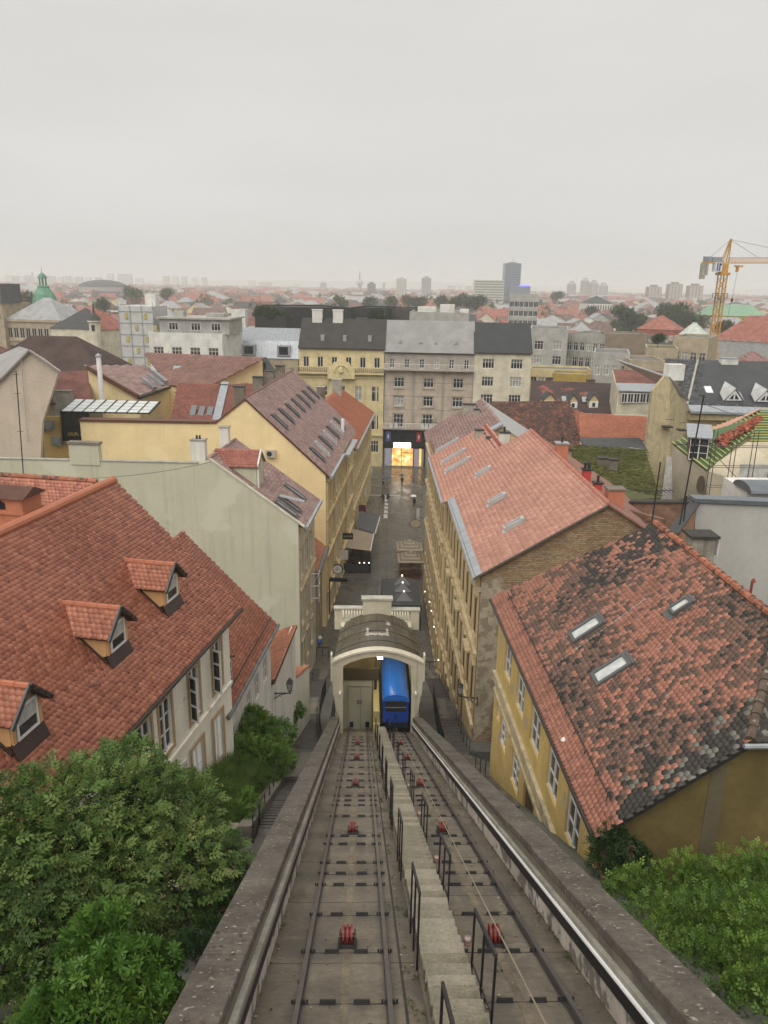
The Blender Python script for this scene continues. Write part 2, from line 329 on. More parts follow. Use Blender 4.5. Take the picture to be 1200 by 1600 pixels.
for i in range(14):
    a, b = ao[i], ao[i+1]; mb.extr([lp(a[0], YP-.09, a[1]-.10), lp(b[0], YP-.09, b[1]-.10), lp(b[0], YP-.09, b[1]+.04), lp(a[0], YP-.09, a[1]+.04)], (0, .1, 0))
mb.box(*lp(STX0-.09, YP-.05, 8.9), *lp(STX0+.0, YP+.4, 10.75)); mb.box(*lp(STX1, YP-.05, 8.9), *lp(STX1+.09, YP+.4, 10.75))
mb.build('portal_rim', mk('pale_rim_plaster', (.66, .62, .5), .8, .1), stn)
YB = 51.2; prev = None
ar = arc(STX0+.05, STX1-.05, 10.02, 11.0)
def rl(i, t):
    x, z = ar[i]; tw = .10*t; return lp(x+(1.02-x)*tw, YP+.05+(YB-YP-.05)*t, z-.75*t)
for q in range(4):      # standing-seam strips across the vault
    mb = MB()
    for i in range(14):
        a, b, c, d = rl(i, q/4+.002), rl(i+1, q/4+.002), rl(i+1, q/4+.248), rl(i, q/4+.248); mb.extr([a, b, c, d], (0, 0, -.12))
    mb.build('roof_sheet', ROOFG, stn)
mb = MB()
for q in (1, 2, 3):
    for i in range(14): mb.bar(rl(i, q/4), rl(i+1, q/4), .05, .06)
for i in (1, 4, 7, 10, 13): mb.bar(rl(i, 0), rl(i, 1), .03, .02)
mb.build('roof_seam', plain('seam_dark', (.04, .036, .028), .5), stn)
mb = MB()
def stain(i0, i1, t0, t1):
    n = 7
    for k in range(n):
        f0 = i0+(i1-i0)*k/n; f1 = i0+(i1-i0)*(k+1)/n
        def p(f, t): i = min(13, int(f)); u = f-i; a = Vector(rl(i, t)); b = Vector(rl(i+1, t)); return a.lerp(b, u)+Vector((0, 0, .012))
        j0, j1 = rng.uniform(-.012, .02), rng.uniform(-.012, .02)
        mb.add([p(f0, t0+j0), p(f1, t0+j1), p(f1, t1+j1), p(f0, t1+j0)], [(0, 1, 2, 3)])
stain(5.0, 9.0, .38, .44); stain(5.1, 5.5, .44, .58); stain(8.6, 9.0, .44, .56); stain(8.8, 9.5, .66, .76)
mb.build('paint_stain', mk('pale_paint_stain', (.40, .36, .29), .8, .35, 9), stn)
mb = MB(); W = .22
for i in (0, 14):
    sx = 1 if i == 0 else -1; a, b = Vector(rl(i, .02)), Vector(rl(i, 1)); d = Vector((sx*.12, 0, -.06)); lo_ = -2.9-o3.z
    mb.extr([a+d, b+d, (b.x+d.x, b.y, lo_), (a.x+d.x, a.y, lo_)], (sx*W, 0, 0))
mb.build('side_wall', CREAM, stn)
mb = MB()
mb.box(*lp(-1.36, YP+.5, 4.0), *lp(-1.32, 50, 9.4)); mb.box(*lp(3.36, YP+.5, 4.0), *lp(3.40, 50, 9.4))
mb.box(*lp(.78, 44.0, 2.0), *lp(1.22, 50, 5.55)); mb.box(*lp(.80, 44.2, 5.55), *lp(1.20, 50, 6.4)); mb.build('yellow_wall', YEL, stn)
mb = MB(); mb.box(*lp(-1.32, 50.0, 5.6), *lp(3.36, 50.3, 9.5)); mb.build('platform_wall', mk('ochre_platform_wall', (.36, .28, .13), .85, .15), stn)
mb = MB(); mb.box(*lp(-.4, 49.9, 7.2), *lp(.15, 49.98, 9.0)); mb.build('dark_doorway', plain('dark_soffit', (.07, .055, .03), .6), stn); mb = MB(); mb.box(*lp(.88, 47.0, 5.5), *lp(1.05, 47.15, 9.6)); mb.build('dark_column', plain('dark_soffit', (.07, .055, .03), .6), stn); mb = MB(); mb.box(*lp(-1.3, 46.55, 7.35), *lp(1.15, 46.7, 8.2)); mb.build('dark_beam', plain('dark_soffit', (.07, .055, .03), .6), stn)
mb = MB(); mb.box(*lp(-1.3, 46.6, 3.2), *lp(.74, 46.68, 7.3)); g = mb.build('gate', mk('pale_green_gate', (.42, .41, .32), .6, .08), stn)
mb = MB(); mb.box(*lp(-.92, 46.55, 3.35), *lp(-.9, 46.6, 7.0)); mb.box(*lp(-.04, 46.55, 3.35), *lp(-.02, 46.6, 6.9)); mb.box(*lp(-.92, 46.55, 6.88), *lp(.68, 46.6, 6.9)); mb.box(*lp(-.3, 46.54, 5.55), *lp(.05, 46.6, 5.85)); mb.build('gate_frame', plain('gate_edge', (.2, .19, .15), .6), g)
for x in (-.78, .3):
    mb = MB(); mb.box(*lp(x, 46.53, 3.75), *lp(x+.26, 46.6, 4.15)); mb.build('vent_grille', BLACK, g)
mb = MB(); mb.box(*lp(-1.5, 50.3, -3.0), *lp(3.55, 53.7, 9.55)); mb.build('street_block', CREAM, stn)
EM = plain('lit_ceiling_lamp', (1, .9, .7), .4, emit=((1, .88, .68), 22))
for x, y in ((1.2, 45.5), (2.0, 45.9), (1.6, 47.8)):
    mb = MB(); mb.box(*lp(x-.16, y-.3, 9.62), *lp(x+.16, y+.3, 9.7)); mb.build('ceiling_lamp', EM, stn)
for x in (-1.35, 3.45):
    mb = MB(); mb.box(*lp(x-.05, YP-.28, 8.1), *lp(x+.05, YP-.0, 8.22)); mb.lathe([(.07, 0), (.07, .1)], lp(x+.0, YP-.28, 8.1), 8); mb.build('camera', plain('white_plastic', (.7, .7, .7), .4), stn)
for x, d in ((-1.75, .35), (3.8, -.35)):
    mb = MB(); mb.tube([lp(x, YP-.03, 7.9), lp(x+d*.3, YP-.05, 6.8), lp(x+d, YP-.04, 6.4), lp(x, YP-.03, 6.15)], .012, 5); mb.build('cable', BLACK, stn)
mb = MB(); mb.tube([lp(3.5, YP-.03, 5.1), lp(3.5, YP-.03, 10.3)], .015, 5); mb.build('conduit', plain('grey_conduit', (.4, .38, .33), .6), stn)
# roof parapet with balusters
par = MB(); YQ = 51.0
for x0, x1 in ((-1.98, -1.42), (3.50, 4.12)): par.box(*lp(x0, YQ, 9.0), *lp(x1, YQ+.45, 10.55))
par.box(*lp(-1.42, YQ, 9.2), *lp(.05, YQ+.4, 9.72)); par.box(*lp(2.1, YQ, 9.1), *lp(3.50, YQ+.4, 9.62)); par.box(*lp(.05, YQ-.02, 9.6), *lp(2.1, YQ+.45, 11.3))
par.build('parapet', CREAM, stn)
par = MB(); par.box(*lp(-2.04, YQ-.06, 10.55), *lp(.05, YQ+.5, 10.66)); par.box(*lp(2.1, YQ-.06, 10.45), *lp(4.18, YQ+.5, 10.56)); par.box(*lp(-.06, YQ-.1, 11.3), *lp(2.2, YQ+.55, 11.44)); par.build('parapet_cap', mk('grey_cap', (.42, .40, .34), .8, .2), stn)
mbb = MB(); mbb.lathe([(.07, 0), (.05, .06), (.075, .22), (.075, .34), (.045, .55), (.045, .66), (.07, .72), (.07, .86)], (0, 0, 0), 8); bm_ = mbb.mesh('baluster', [mk('pale_rim_plaster', (0, 0, 0))], True)
for k in range(7):
    ob('baluster', bm_, stn, Matrix.Translation(lp(-1.25+k*.2, YQ+.2, 9.71))); ob('baluster', bm_, stn, Matrix.Translation(lp(2.27+k*.19, YQ+.2, 9.61)))
# ------------------------------------------------------------------ the blue car
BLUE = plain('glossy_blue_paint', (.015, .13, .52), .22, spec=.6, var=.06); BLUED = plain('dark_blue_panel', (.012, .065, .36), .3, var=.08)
car = thing('funicular_car', 'blue funicular car marked 2 standing in the right half of the station', 'funicular car', (2.25, 44.3, trz(44.3)))
zb = 5.55-trz(44.3); zt = 7.25-trz(44.3); LC = 6.2
mb = MB(); sec = [(-.82, zb), (.82, zb), (.84, zb+.5), (.84, zt-.05), (-.84, zt-.05), (-.84, zb+.5)]
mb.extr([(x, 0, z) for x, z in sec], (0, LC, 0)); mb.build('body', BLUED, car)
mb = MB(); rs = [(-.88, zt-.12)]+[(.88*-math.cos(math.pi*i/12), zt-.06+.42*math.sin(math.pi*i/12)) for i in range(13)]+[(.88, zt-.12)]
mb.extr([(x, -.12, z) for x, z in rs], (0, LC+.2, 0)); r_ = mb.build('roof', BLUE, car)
mb = MB(); mb.extr([(x*1.0, -.16, z) for x, z in [(-.885, zt-.14), (-.885, zt-.04), (-.55, zt+.12), (0, zt+.17), (.55, zt+.12), (.885, zt-.04), (.885, zt-.14), (.5, zt-.06), (-.5, zt-.06)]], (0, .05, 0)); mb.build('roof_rim', BLUE, car)
for (z0, z1) in ((zt-.58, zt-.10), (zt-.93, zt-.64)):
    mb = MB(); mb.box(-.66, -.012, z0, .66, .0, z1); w_ = mb.build('window', DARKWIN, car)
    mb = MB(); mb.box(-.62, -.02, z0+.03, .62, -.013, z1-.03); mb.build('pane', GLASS, w_)
mb = MB(); mb.bar((-.68, -.03, zt-.61), (.68, -.03, zt-.61), .03); mb.build('handrail', ZINC, car)
for sx in (-1, 1):
    for j in range(5):
        mb = MB(); mb.box(sx*.842, .35+j*1.15, zt-.95, sx*.852, 1.25+j*1.15, zt-.2); mb.build('side_window', GLASS, car)
mb = MB(); mb.box(-.78, -.05, zb-.42, .78, LC, zb-.02); mb.box(-.86, -.1, zb-.1, .86, .0, zb+.02); mb.build('chassis', plain('dark_navy_chassis', (.012, .016, .04), .5), car)
for sx in (-.6, .6):
    mb = MB()
    a0 = len(mb.v); n = 14
    for x in (sx-.05, sx+.05):
        for k in range(n): a = 2*math.pi*k/n; mb.v.append((x, .5+.2*math.cos(a), zb-.35+.2*math.sin(a)))
    mb.f += [[k, (k+1) % n, n+(k+1) % n, n+k] for k in range(n)]+[list(range(n)), [n+k for k in range(n)]]; mb.m += [0]*(n+2); mb.r += [.5]*(n+2)
    mb.build('wheel', IRON, car)
mb = MB(); mb.lathe([(.03, 0), (.05, .02), (.0, .03)], (0, 0, 0), 10)
def text(name, s, size, mat, parent, M, ext=.01, align='CENTER'):
    cu = bpy.data.curves.new(name, 'FONT'); cu.body = s; cu.size = size; cu.extrude = ext; cu.align_x = align; cu.align_y = 'CENTER'
    t = bpy.data.objects.new(name, cu); me = bpy.data.meshes.new_from_object(t); bpy.data.objects.remove(t); me.materials.clear(); me.materials.append(mat)
    return ob(name, me, parent, M)
RX = Matrix.Rotation(math.pi/2, 4, 'X')
text('number', '2', .5, BLACK, car, Matrix.Translation((0, -.015, zb+.38)) @ RX)
# ================================================================== BUILDING KIT
def pip(poly, a, b):
    """vectorised point in polygon"""
    inside = np.zeros(a.shape, bool); n = len(poly)
    for i in range(n):
        x0, y0 = poly[i]; x1, y1 = poly[(i+1) % n]
        if y0 == y1: continue
        c = ((y0 > b) != (y1 > b)) & (a < (x1-x0)*(b-y0)/(y1-y0)+x0); inside ^= c
    return inside
def tmesh(shape, w, ex, th):
    L_ = ex*1.45; w = w*.97
    if shape == 'round': out = [(-.5, .32), (-.36, .10), (-.13, 0), (.13, 0), (.36, .10), (.5, .32)]
    else: out = [(-.5, 0), (.5, 0)]
    n = len(out); V = [(x*w, y*ex, th+.012) for x, y in out]+[(.5*w, L_, .004), (-.5*w, L_, .004)]+[(x*w, y*ex, -.004) for x, y in out]
    if shape == 'pan':      # interlocking pan tile: a raised roll on one side
        V = [(-.5*w, 0, th), (-.1*w, 0, th), (.1*w, 0, th+.035), (.4*w, 0, th+.035), (.5*w, 0, th), (.5*w, L_, .004), (.4*w, L_, .036), (.1*w, L_, .036), (-.1*w, L_, .004), (-.5*w, L_, .004), (-.5*w, 0, -.004), (.5*w, 0, -.004)]
        F4 = [(0, 1, 8, 9), (1, 2, 7, 8), (2, 3, 6, 7), (3, 4, 5, 6), (10, 11, 4, 0)]
        return np.array(V), [np.array(F4), np.array([(0, 4, 3), (0, 3, 2), (0, 2, 1)])]
    top = np.array([list(range(n+2))]); lip = np.array([(n+2+i, n+2+i+1, i+1, i) for i in range(n-1)])
    return np.array(V), [top, lip]
def vnoise(a, b, s, seed=0):
    """smooth value noise in numpy"""
    g = np.random.default_rng(seed).random((64, 64)); x = a/s+100; y = b/s+100; i = np.floor(x).astype(int); j = np.floor(y).astype(int); u = x-i; v = y-j; u = u*u*(3-2*u); v = v*v*(3-2*v)
    G = lambda p, q: g[p % 64, q % 64]
    return (G(i, j)*(1-u)+G(i+1, j)*u)*(1-v)+(G(i, j+1)*(1-u)+G(i+1, j+1)*u)*v
def tiles(parent, O, ux, uy, poly, tw, ex, mat, shape='round', th=.014, near=300, rfn=None, name='roof_tile', jit=.01, K=16, holes=()):
    O = Vector(O); ux = Vector(ux).normalized(); uy = Vector(uy).normalized(); nn = ux.cross(uy).normalized()
    pa = [p[0] for p in poly]; pb = [p[1] for p in poly]
    A, B = [], []
    nb = int((max(pb)-min(pb))/ex)+2
    for k in range(nb):
        b = min(pb)+k*ex; a = np.arange(min(pa)-tw, max(pa)+tw, tw)+(tw/2 if (k % 2 and shape == 'round') else 0)
        A.append(a); B.append(np.full(a.shape, b))
    A = np.concatenate(A); B = np.concatenate(B); ok = pip(poly, A, B+ex*.4)
    for h in holes: ok &= ~pip(h, A, B+ex*.4)
    A = A[ok]; B = B[ok]; N = len(A)
    if not N: return
    rnd = nrg.random(N) if rfn is None else np.clip(rfn(A, B, nrg.random(N)), 0, .999)
    W = WM[parent.as_pointer()]; P = np.array(O)[None]+A[:, None]*np.array(ux)[None]+B[:, None]*np.array(uy)[None]
    P = P+(vnoise(A, B, 2.6, 5)*(.055 if near else .02))[:, None]*np.array(nn)[None]
    wp = P @ np.array(W.to_3x3()).T+np.array(W.translation); dist = np.linalg.norm(wp-np.array(EYE), axis=1)
    M = np.zeros((N, 4, 4)); j = nrg.normal(0, jit, (N, 3))
    x_ = np.array(ux)[None]+j[:, :1]*np.array(uy)[None]*.6; y_ = np.array(uy)[None]-j[:, :1]*np.array(ux)[None]*.6+j[:, 1:2]*np.array(nn)[None]*.5; z_ = np.array(nn)[None]+j[:, 2:3]*np.array(ux)[None]*.7
    M[:, :3, 0] = x_; M[:, :3, 1] = y_; M[:, :3, 2] = z_; M[:, :3, 3] = P; M[:, 3, 3] = 1
    T, TF = tmesh(shape, tw, ex, th)
    # pieces largest in the picture become parts of their own
    cx = wp-np.array(EYE); zz = cx @ np.array(fw); sx = cx @ np.array(rt)/zz*FPX+600; sy = cx @ np.array(dn)/zz*FPX+800
    vis = (zz > 0) & (sx > 0) & (sx < 1200) & (sy > 0) & (sy < 1600)
    order = np.argsort(np.where(vis, dist, dist+1e4)); sel = order[:near]; rest = order[near:]
    if near:
        ms = []
        for k in range(K):
            me = npmesh(name, T, TF, [mat], np.full(sum(len(a) for a in TF), (k+.5)/K)); ms.append(me)
        for i in sel: ob(name, ms[min(K-1, int(rnd[i]*K))], parent, Matrix(M[i].tolist()))
    if len(rest):
        V, F, rr = scatter(T, TF, M[rest], rnd[rest]); ob('tile_field', npmesh('tile_field', V, F, [mat], rr), parent, kind='stuff')
def slab(parent, name, pts, th, mat, **k):
    P = [Vector(p) for p in pts]; n = (P[1]-P[0]).cross(P[2]-P[0]).normalized()
    if n.z < 0: n = -n
    mb = MB(); mb.extr(P, -n*th); return mb.build(name, mat, parent, **k)
WMC = {}
def winmesh(kind, w, h):
    key = (kind, round(w, 2), round(h, 2))
    if key in WMC: return WMC[key]
    f = MB(); p = None; fr = WHITE
    if kind in 'cobx':      # casement two leaves, two or three panes high
        t = .07; f.box(0, -.04, 0, t, .03, h); f.box(w-t, -.04, 0, w, .03, h); f.box(t, -.04, 0, w-t, .03, t); f.box(t, -.04, h-t, w-t, .03, h)
        f.box(w/2-.045, -.05, t, w/2+.045, .03, h-t)
        nv = 3 if h > 1.3 else 2
        for i in range(1, nv): z = h*i/nv; f.box(t, -.03, z-.02, w/2-.045, .02, z+.02); f.box(w/2+.045, -.03, z-.02, w-t, .02, z+.02)
        p = MB(); p.box(t, .0, t, w-t, .012, h-t)
    elif kind == 's':       # closed louvred shutters
        for a, b in ((0, w/2-.008), (w/2+.008, w)):
            f.box(a, -.05, 0, a+.06, 0, h); f.box(b-.06, -.05, 0, b, 0, h)
            for z in (0, h*.5-.03, h-.06): f.box(a+.06, -.05, z, b-.06, 0, z+.06)
            z = .07
            while z < h-.08: f.add([(a+.06, -.008, z+.045), (b-.06, -.008, z+.045), (b-.06, -.042, z), (a+.06, -.042, z)], [(0, 1, 2, 3)]); z += .05
    elif kind == 'd':
        f.box(0, 0, 0, w, .05, h); f.box(.08, -.03, .1, w/2-.04, 0, h*.45); f.box(w/2+.04, -.03, .1, w-.08, 0, h*.45); f.box(.08, -.03, h*.5, w/2-.04, 0, h-.12); f.box(w/2+.04, -.03, h*.5, w-.08, 0, h-.12); fr = BROWNW
    elif kind in 'fghkw':       # far window in one mesh: frame, mullions, glass
        t = .09; f.box(0, -.03, 0, t, .02, h); f.box(w-t, -.03, 0, w, .02, h); f.box(t, -.03, 0, w-t, .02, t); f.box(t, -.03, h-t, w-t, .02, h)
        n = max(1, int(round(w/.62)))
        for i in range(1, n): x = w*i/n; f.box(x-.04, -.03, t, x+.04, .02, h-t)
        if kind in 'fghw' and h > 1.7: f.box(t, -.025, h*.68-.03, w-t, .02, h*.68+.03)
        f.box(t, .03, t, w-t, .05, h-t, 1)
        if kind == 'g': f.box(t, -.01, h*.52, w-t, .01, h-t, 2)
    r = (f.mesh('window', [BROWNW if kind == 'w' else fr, DARKWIN if kind == 'w' else (CURT if kind == 'h' else GLASS), BLIND] if kind in 'fghkw' else [fr]), p.mesh('pane', [CURT if kind in 'x' else GLASS]) if p else None)
    WMC[key] = r; return r
def facade(parent, mb, P0, P1, z0, z1, ops=(), depth=.16, m=0, sur=None, surm=None, sill=None):
    """wall from P0 to P1 (outward to the right of that direction), openings (u, z, w, h, kind) with real reveals and windows"""
    P0 = Vector((*P0[:2], 0)); P1 = Vector((*P1[:2], 0)); d = (P1-P0); Ln = d.length; d.normalize(); n = Vector((d.y, -d.x, 0))
    ops = [o for o in ops if o[0] > .02 and o[0]+o[2] < Ln-.02 and o[1]+o[3] < z1-.02]
    us = sorted({0, Ln, *[o[0] for o in ops], *[o[0]+o[2] for o in ops]}); zs = sorted({z0, z1, *[max(z0, o[1]) for o in ops], *[o[1]+o[3] for o in ops]})
    Q = lambda u, z, y=0: P0+d*u-n*y+Vector((0, 0, z))
    for i in range(len(us)-1):
        run = None
        for j in range(len(zs)-1):
            uc = (us[i]+us[i+1])/2; zc = (zs[j]+zs[j+1])/2
            if any(o[0] < uc < o[0]+o[2] and o[1] < zc < o[1]+o[3] for o in ops):
                if run is not None: mb.add([Q(us[i], run), Q(us[i+1], run), Q(us[i+1], zs[j]), Q(us[i], zs[j])], [(0, 1, 2, 3)], m); run = None
            elif run is None: run = zs[j]
        if run is not None: mb.add([Q(us[i], run), Q(us[i+1], run), Q(us[i+1], z1), Q(us[i], z1)], [(0, 1, 2, 3)], m)
    Rm = Matrix(((d.x, -n.x, 0, 0), (d.y, -n.y, 0, 0), (0, 0, 1, 0), (0, 0, 0, 1)))
    nmz = dict(s='shutter', d='door')
    for (u, z, w, h, k) in ops:
        if k in 'fg' and rng.random() < .35: k = rng.choice('hhg')
        for a, b in (((u, z), (u, z+h)), ((u, z+h), (u+w, z+h)), ((u+w, z+h), (u+w, z)), ((u+w, z), (u, z))):
            mb.add([Q(*a), Q(*b), Q(*b, depth), Q(*a, depth)], [(0, 1, 2, 3)], m)
        fm, pm = winmesh(k, w, h); M = Matrix.Translation(Q(u, z, depth*(.3 if k == 's' else .75))) @ Rm
        f = ob(nmz.get(k, 'window'), fm, parent, M)
        if k == 's':
            b_ = MB(); b_.box(0, .06, 0, w, .08, h); b_.build('shutter_back', BROWNW, f)
        if pm: ob('pane', pm, f)
        if sur:
            s_ = MB(); t = sur
            s_.box(-t, -depth*.75-.03, -t, 0, -depth*.75-.004, h+t); s_.box(w, -depth*.75-.03, -t, w+t, -depth*.75-.004, h+t); s_.box(0, -depth*.75-.03, h, w, -depth*.75-.004, h+t)
            s_.box(-t-.03, -depth*.75-.07, -t, w+t+.03, -depth*.75-.03, -.01) if sill else s_.box(0, -depth*.75-.03, -t, w, -depth*.75-.004, 0)
            ob('surround', s_.mesh('surround', [surm]), f)
def chimney(parent, x, y, z0, z1, w=.6, d=.5, mat=None, cap=None, pots=1, name='chimney'):
    mb = MB(); mb.box(x-w/2, y-d/2, z0, x+w/2, y+d/2, z1); c = mb.build(name, mat, parent)
    mb = MB(); mb.box(x-w/2-.06, y-d/2-.06, z1, x+w/2+.06, y+d/2+.06, z1+.09); mb.build('chimney_cap', cap or CONCL, c)
    for i in range(pots):
        mb = MB(); xx = x+(i-(pots-1)/2)*.25; mb.lathe([(.09, 0), (.08, .28), (.1, .3)], (xx, y, z1+.09), 8); mb.build('chimney_pot', IRON, c)
    return c
def skylight(parent, O, ux, uy, w, h, glass=None, name='skylight', th=.09, frame=None):
    O = Vector(O); ux = Vector(ux).normalized(); uy = Vector(uy).normalized(); nn = ux.cross(uy).normalized()
    if nn.z < 0: nn = -nn; ux = -ux; O = O-ux*w
    M = Matrix(((ux.x, uy.x, nn.x, O.x), (ux.y, uy.y, nn.y, O.y), (ux.z, uy.z, nn.z, O.z), (0, 0, 0, 1)))
    mb = MB(); t = min(.12, w*.18)
    mb.box(0, 0, 0, t, h, th); mb.box(w-t, 0, 0, w, h, th); mb.box(t, 0, 0, w-t, t, th); mb.box(t, h-t, 0, w-t, h, th); mb.box(-.04, -.22, 0, w+.04, -.01, .03); mb.box(-.03, h+.01, 0, w+.03, h+.12, th*.9)
    f = ob(name, mb.mesh(name, [frame or plain('skylight_flashing', (.17, .17, .17), .45, metal=.3)]), parent, M)
    mb = MB(); mb.box(t, t, th*.3, w-t, h-t, th*.6); mb.build('pane', glass or SKYGL, f); return f
SKYGL = plain('roof_window_glass', (.22, .24, .25), .08, spec=.8, var=.1)
# palettes of single tiles
T_RED = mk('engobed_red_tile', (.3, .1, .06), .42, .12, .35, .15, 30, ramp=[(0, (.25, .088, .056)), (.4, (.335, .122, .075)), (.8, (.39, .15, .092)), (1, (.44, .18, .11))], wet=.28, streak=.4, stain=(.16, .065, .045), smap=(.3, 2.2, .3))
T_ORANGE = mk('orange_clay_tile', (.4, .14, .07), .6, .15, .8, .15, 30, ramp=[(0, (.27, .098, .06)), (.5, (.35, .132, .08)), (1, (.41, .168, .105))])
T_PINK = mk('pale_pink_clay_tile', (.4, .2, .14), .7, .10, .25, .1, 30, ramp=[(0, (.44, .228, .172)), (.6, (.50, .262, .198)), (1, (.57, .31, .24))])
T_MOSS = mk('old_mixed_clay_tile', (.3, .1, .06), .75, .22, 5, .3, 40, ramp=[(0, (.040, .036, .032)), (.24, (.065, .056, .048)), (.28, (.115, .078, .06)), (.52, (.19, .108, .08)), (.56, (.27, .118, .082)), (.86, (.39, .175, .12)), (.90, (.13, .125, .105)), (1, (.20, .19, .16))], patch=((.42, .41, .36), 13, .685), streak=.55, stain=(.06, .045, .036), smap=(.3, 2.4, .3))
T_MAUVE = mk('mauve_concrete_tile', (.3, .17, .15), .6, .15, .6, .15, 30, ramp=[(0, (.23, .145, .13)), (.5, (.29, .19, .17)), (1, (.36, .25, .22))])
T_BROWN = mk('weathered_brown_tile', (.1, .06, .05), .8, .3, .5, .2, 30, ramp=[(0, (.045, .034, .03)), (.5, (.085, .045, .034)), (.85, (.14, .06, .04)), (1, (.23, .08, .045))])
T_SLATE = mk('dark_slate', (.07, .075, .08), .5, .2, .5, .15, 30, ramp=[(0, (.024, .026, .029)), (.6, (.055, .058, .063)), (1, (.105, .11, .117))])
T_GREYR = mk('pale_grey_slate', (.25, .25, .24), .7, .15, .4, .1, 30, ramp=[(0, (.20, .195, .19)), (1, (.30, .29, .28))])
DECK = plain('roof_underlay', (.09, .05, .035), .9); DECKD = plain('dark_underlay', (.03, .028, .026), .9)
GUT = plain('brown_gutter', (.05, .04, .035), .4, metal=.3)
PLCREAM = mk('aged_cream_plaster', (.84, .80, .68), .85, .09, .8, .15, 12, streak=.35, stain=(.42, .37, .27), patch=((.5, .46, .36), 1.6, .66))
TRIMT = mk('tan_stone_trim', (.44, .31, .17), .8, .12)
PLWHITE = mk('flaking_white_plaster', (.68, .66, .60), .85, .08, 1, .2, 12, streak=.5, stain=(.36, .34, .30))
# ================================================================== HOUSE WITH THREE DORMERS, LEFT
K_ = 27.5/22.5
E_ = at(375, 952, Y=27.5); AZ = 12.0
ax_ = Vector((math.sin(R(AZ)), math.cos(R(AZ)), 0)); pr_ = Vector((ax_.y, -ax_.x, 0))   # outward (right)
hl = thing('dormer_house', 'cream house with a big red scalloped tile roof and three small dormers', 'house', (E_.x-pr_.x*.5, E_.y-pr_.y*.5, 12.5), AZ)
zE = E_.z-12.5; rise = .971; RW = 4.93; LH = 19.0
def rz(x): return zE+(.5-x)*rise
mb = MB()
ops = [(LH-7.35, 20.05-12.5-1.85, .85, 1.85, 'c'), (LH-5.95, 18.15-12.5, .85, 1.9, 'c'), (LH-3.75, 18.1-12.5, .85, 1.95, 'c'), (LH-1.72, 18.15-12.5, .88, 1.9, 'c'),
       (LH-3.92, 15.2-12.5, .95, 1.9, 's'), (LH-1.98, 15.15-12.5, .85, 2.0, 's'), (LH-3.05, .3, 1.05, 2.2, 'd'), (LH-5.6, .3, 1.0, 2.4, 'd')]
facade(hl, mb, (0, -LH), (0, 0), -2, zE+.1, ops, sur=.13, surm=TRIMT, depth=.14)
xr = .5-RW; zr = rz(xr)
mb.add([(0, 0, -2), (xr*2, 0, -2), (xr*2, 0, zE+.1), (xr, 0, zr-.2), (0, 0, zE+.25)], [(0, 1, 2, 3, 4)])
mb.add([(0, -LH, -2), (xr*2, -LH, -2), (xr*2, -LH, zE+.1), (xr, -LH, zr-.2), (0, -LH, zE+.25)], [(4, 3, 2, 1, 0)])
mb.add([(xr*2, 0, -2), (xr*2, -LH, -2), (xr*2, -LH, zE), (xr*2, 0, zE)], [(0, 1, 2, 3)])
mb.build('wall', PLCREAM, hl)
mb = MB(); mb.box(0, -LH, 20.41*0+ (33-(33-20.44)*K_)-12.5, .07, .02, (33-(33-20.44)*K_)-12.5+.12); mb.build('string_course', PLCREAM, hl)
mb = MB(); mb.tube([(.55, -LH, zE-.03), (.55, .1, zE-.03)], .07, 8); mb.box(.0, -LH, zE-.12, .5, 0.05, zE-.05); mb.build('gutter', GUT, hl)
rf = slab(hl, 'roof', [(.5, -LH, zE), (.5, 0.12, zE), (xr, .12, zr), (xr, -LH, zr)], .12, DECK)
slab(hl, 'back_roof', [(xr, -LH, zr), (xr, .12, zr), (xr*2-.5, .12, zE), (xr*2-.5, -LH, zE)], .12, T_RED)
uyl = Vector((-1, 0, rise)).normalized(); SLN = RW*math.sqrt(1+rise*rise)
tiles(rf, (.5, .12, zE), (0, 1, 0), uyl, [(-LH, 0), (0, 0), (0, SLN), (-LH, SLN)], .175, .145, T_RED, near=300)
def ridge(parent, p, q, mat, r=.1, seg=.36, near=True):
    p = Vector(p); q = Vector(q); n = max(1, int((q-p).length/seg)); d = (q-p)/n
    for i in range(n):
        mb = MB(); a = p+d*i; b = p+d*(i+1.12); mb.tube([a+Vector((0, 0, .0)), b+Vector((0, 0, -.02))], r*1.08, 8, r2=r*.92); mb.build('ridge_tile', mat, parent)
RT = mk('smooth_terracotta_ridge', (.42, .15, .08), .5, .1, 2, .1); RT2 = mk('old_ridge_tile', (.34, .13, .075), .7, .3, 3, .2, patch=((.06, .055, .05), 4, .55))
mb = MB(); mb.tube([(xr, -LH, zr), (xr, .14, zr)], .17, 10); mb.build('ridge_roll', RT, rf)
SNOW = plain('snow_guard_metal', (.10, .035, .025), .4)
mbs = MB(); mbs.box(-.03, -.05, 0, .03, .05, .02); mbs.box(-.035, -.05, .02, .035, -.035, .10); sgm = mbs.mesh('snow_guard', [SNOW])
RMl = Matrix(((0, uyl.x, Vector((0, 1, 0)).cross(uyl).x, 0), (1, 0, 0, 0), (0, uyl.z, Vector((0, 1, 0)).cross(uyl).z, 0), (0, 0, 0, 1)))
for r_ in range(5):
    for k in range(34):
        b = .35+r_*.42; y = -.4-k*.55-(r_ % 2)*.27
        ob('snow_guard', sgm, rf, Matrix.Translation(Vector((.5, y, zE))+uyl*b+Vector((.0, 0, .03))) @ RMl)
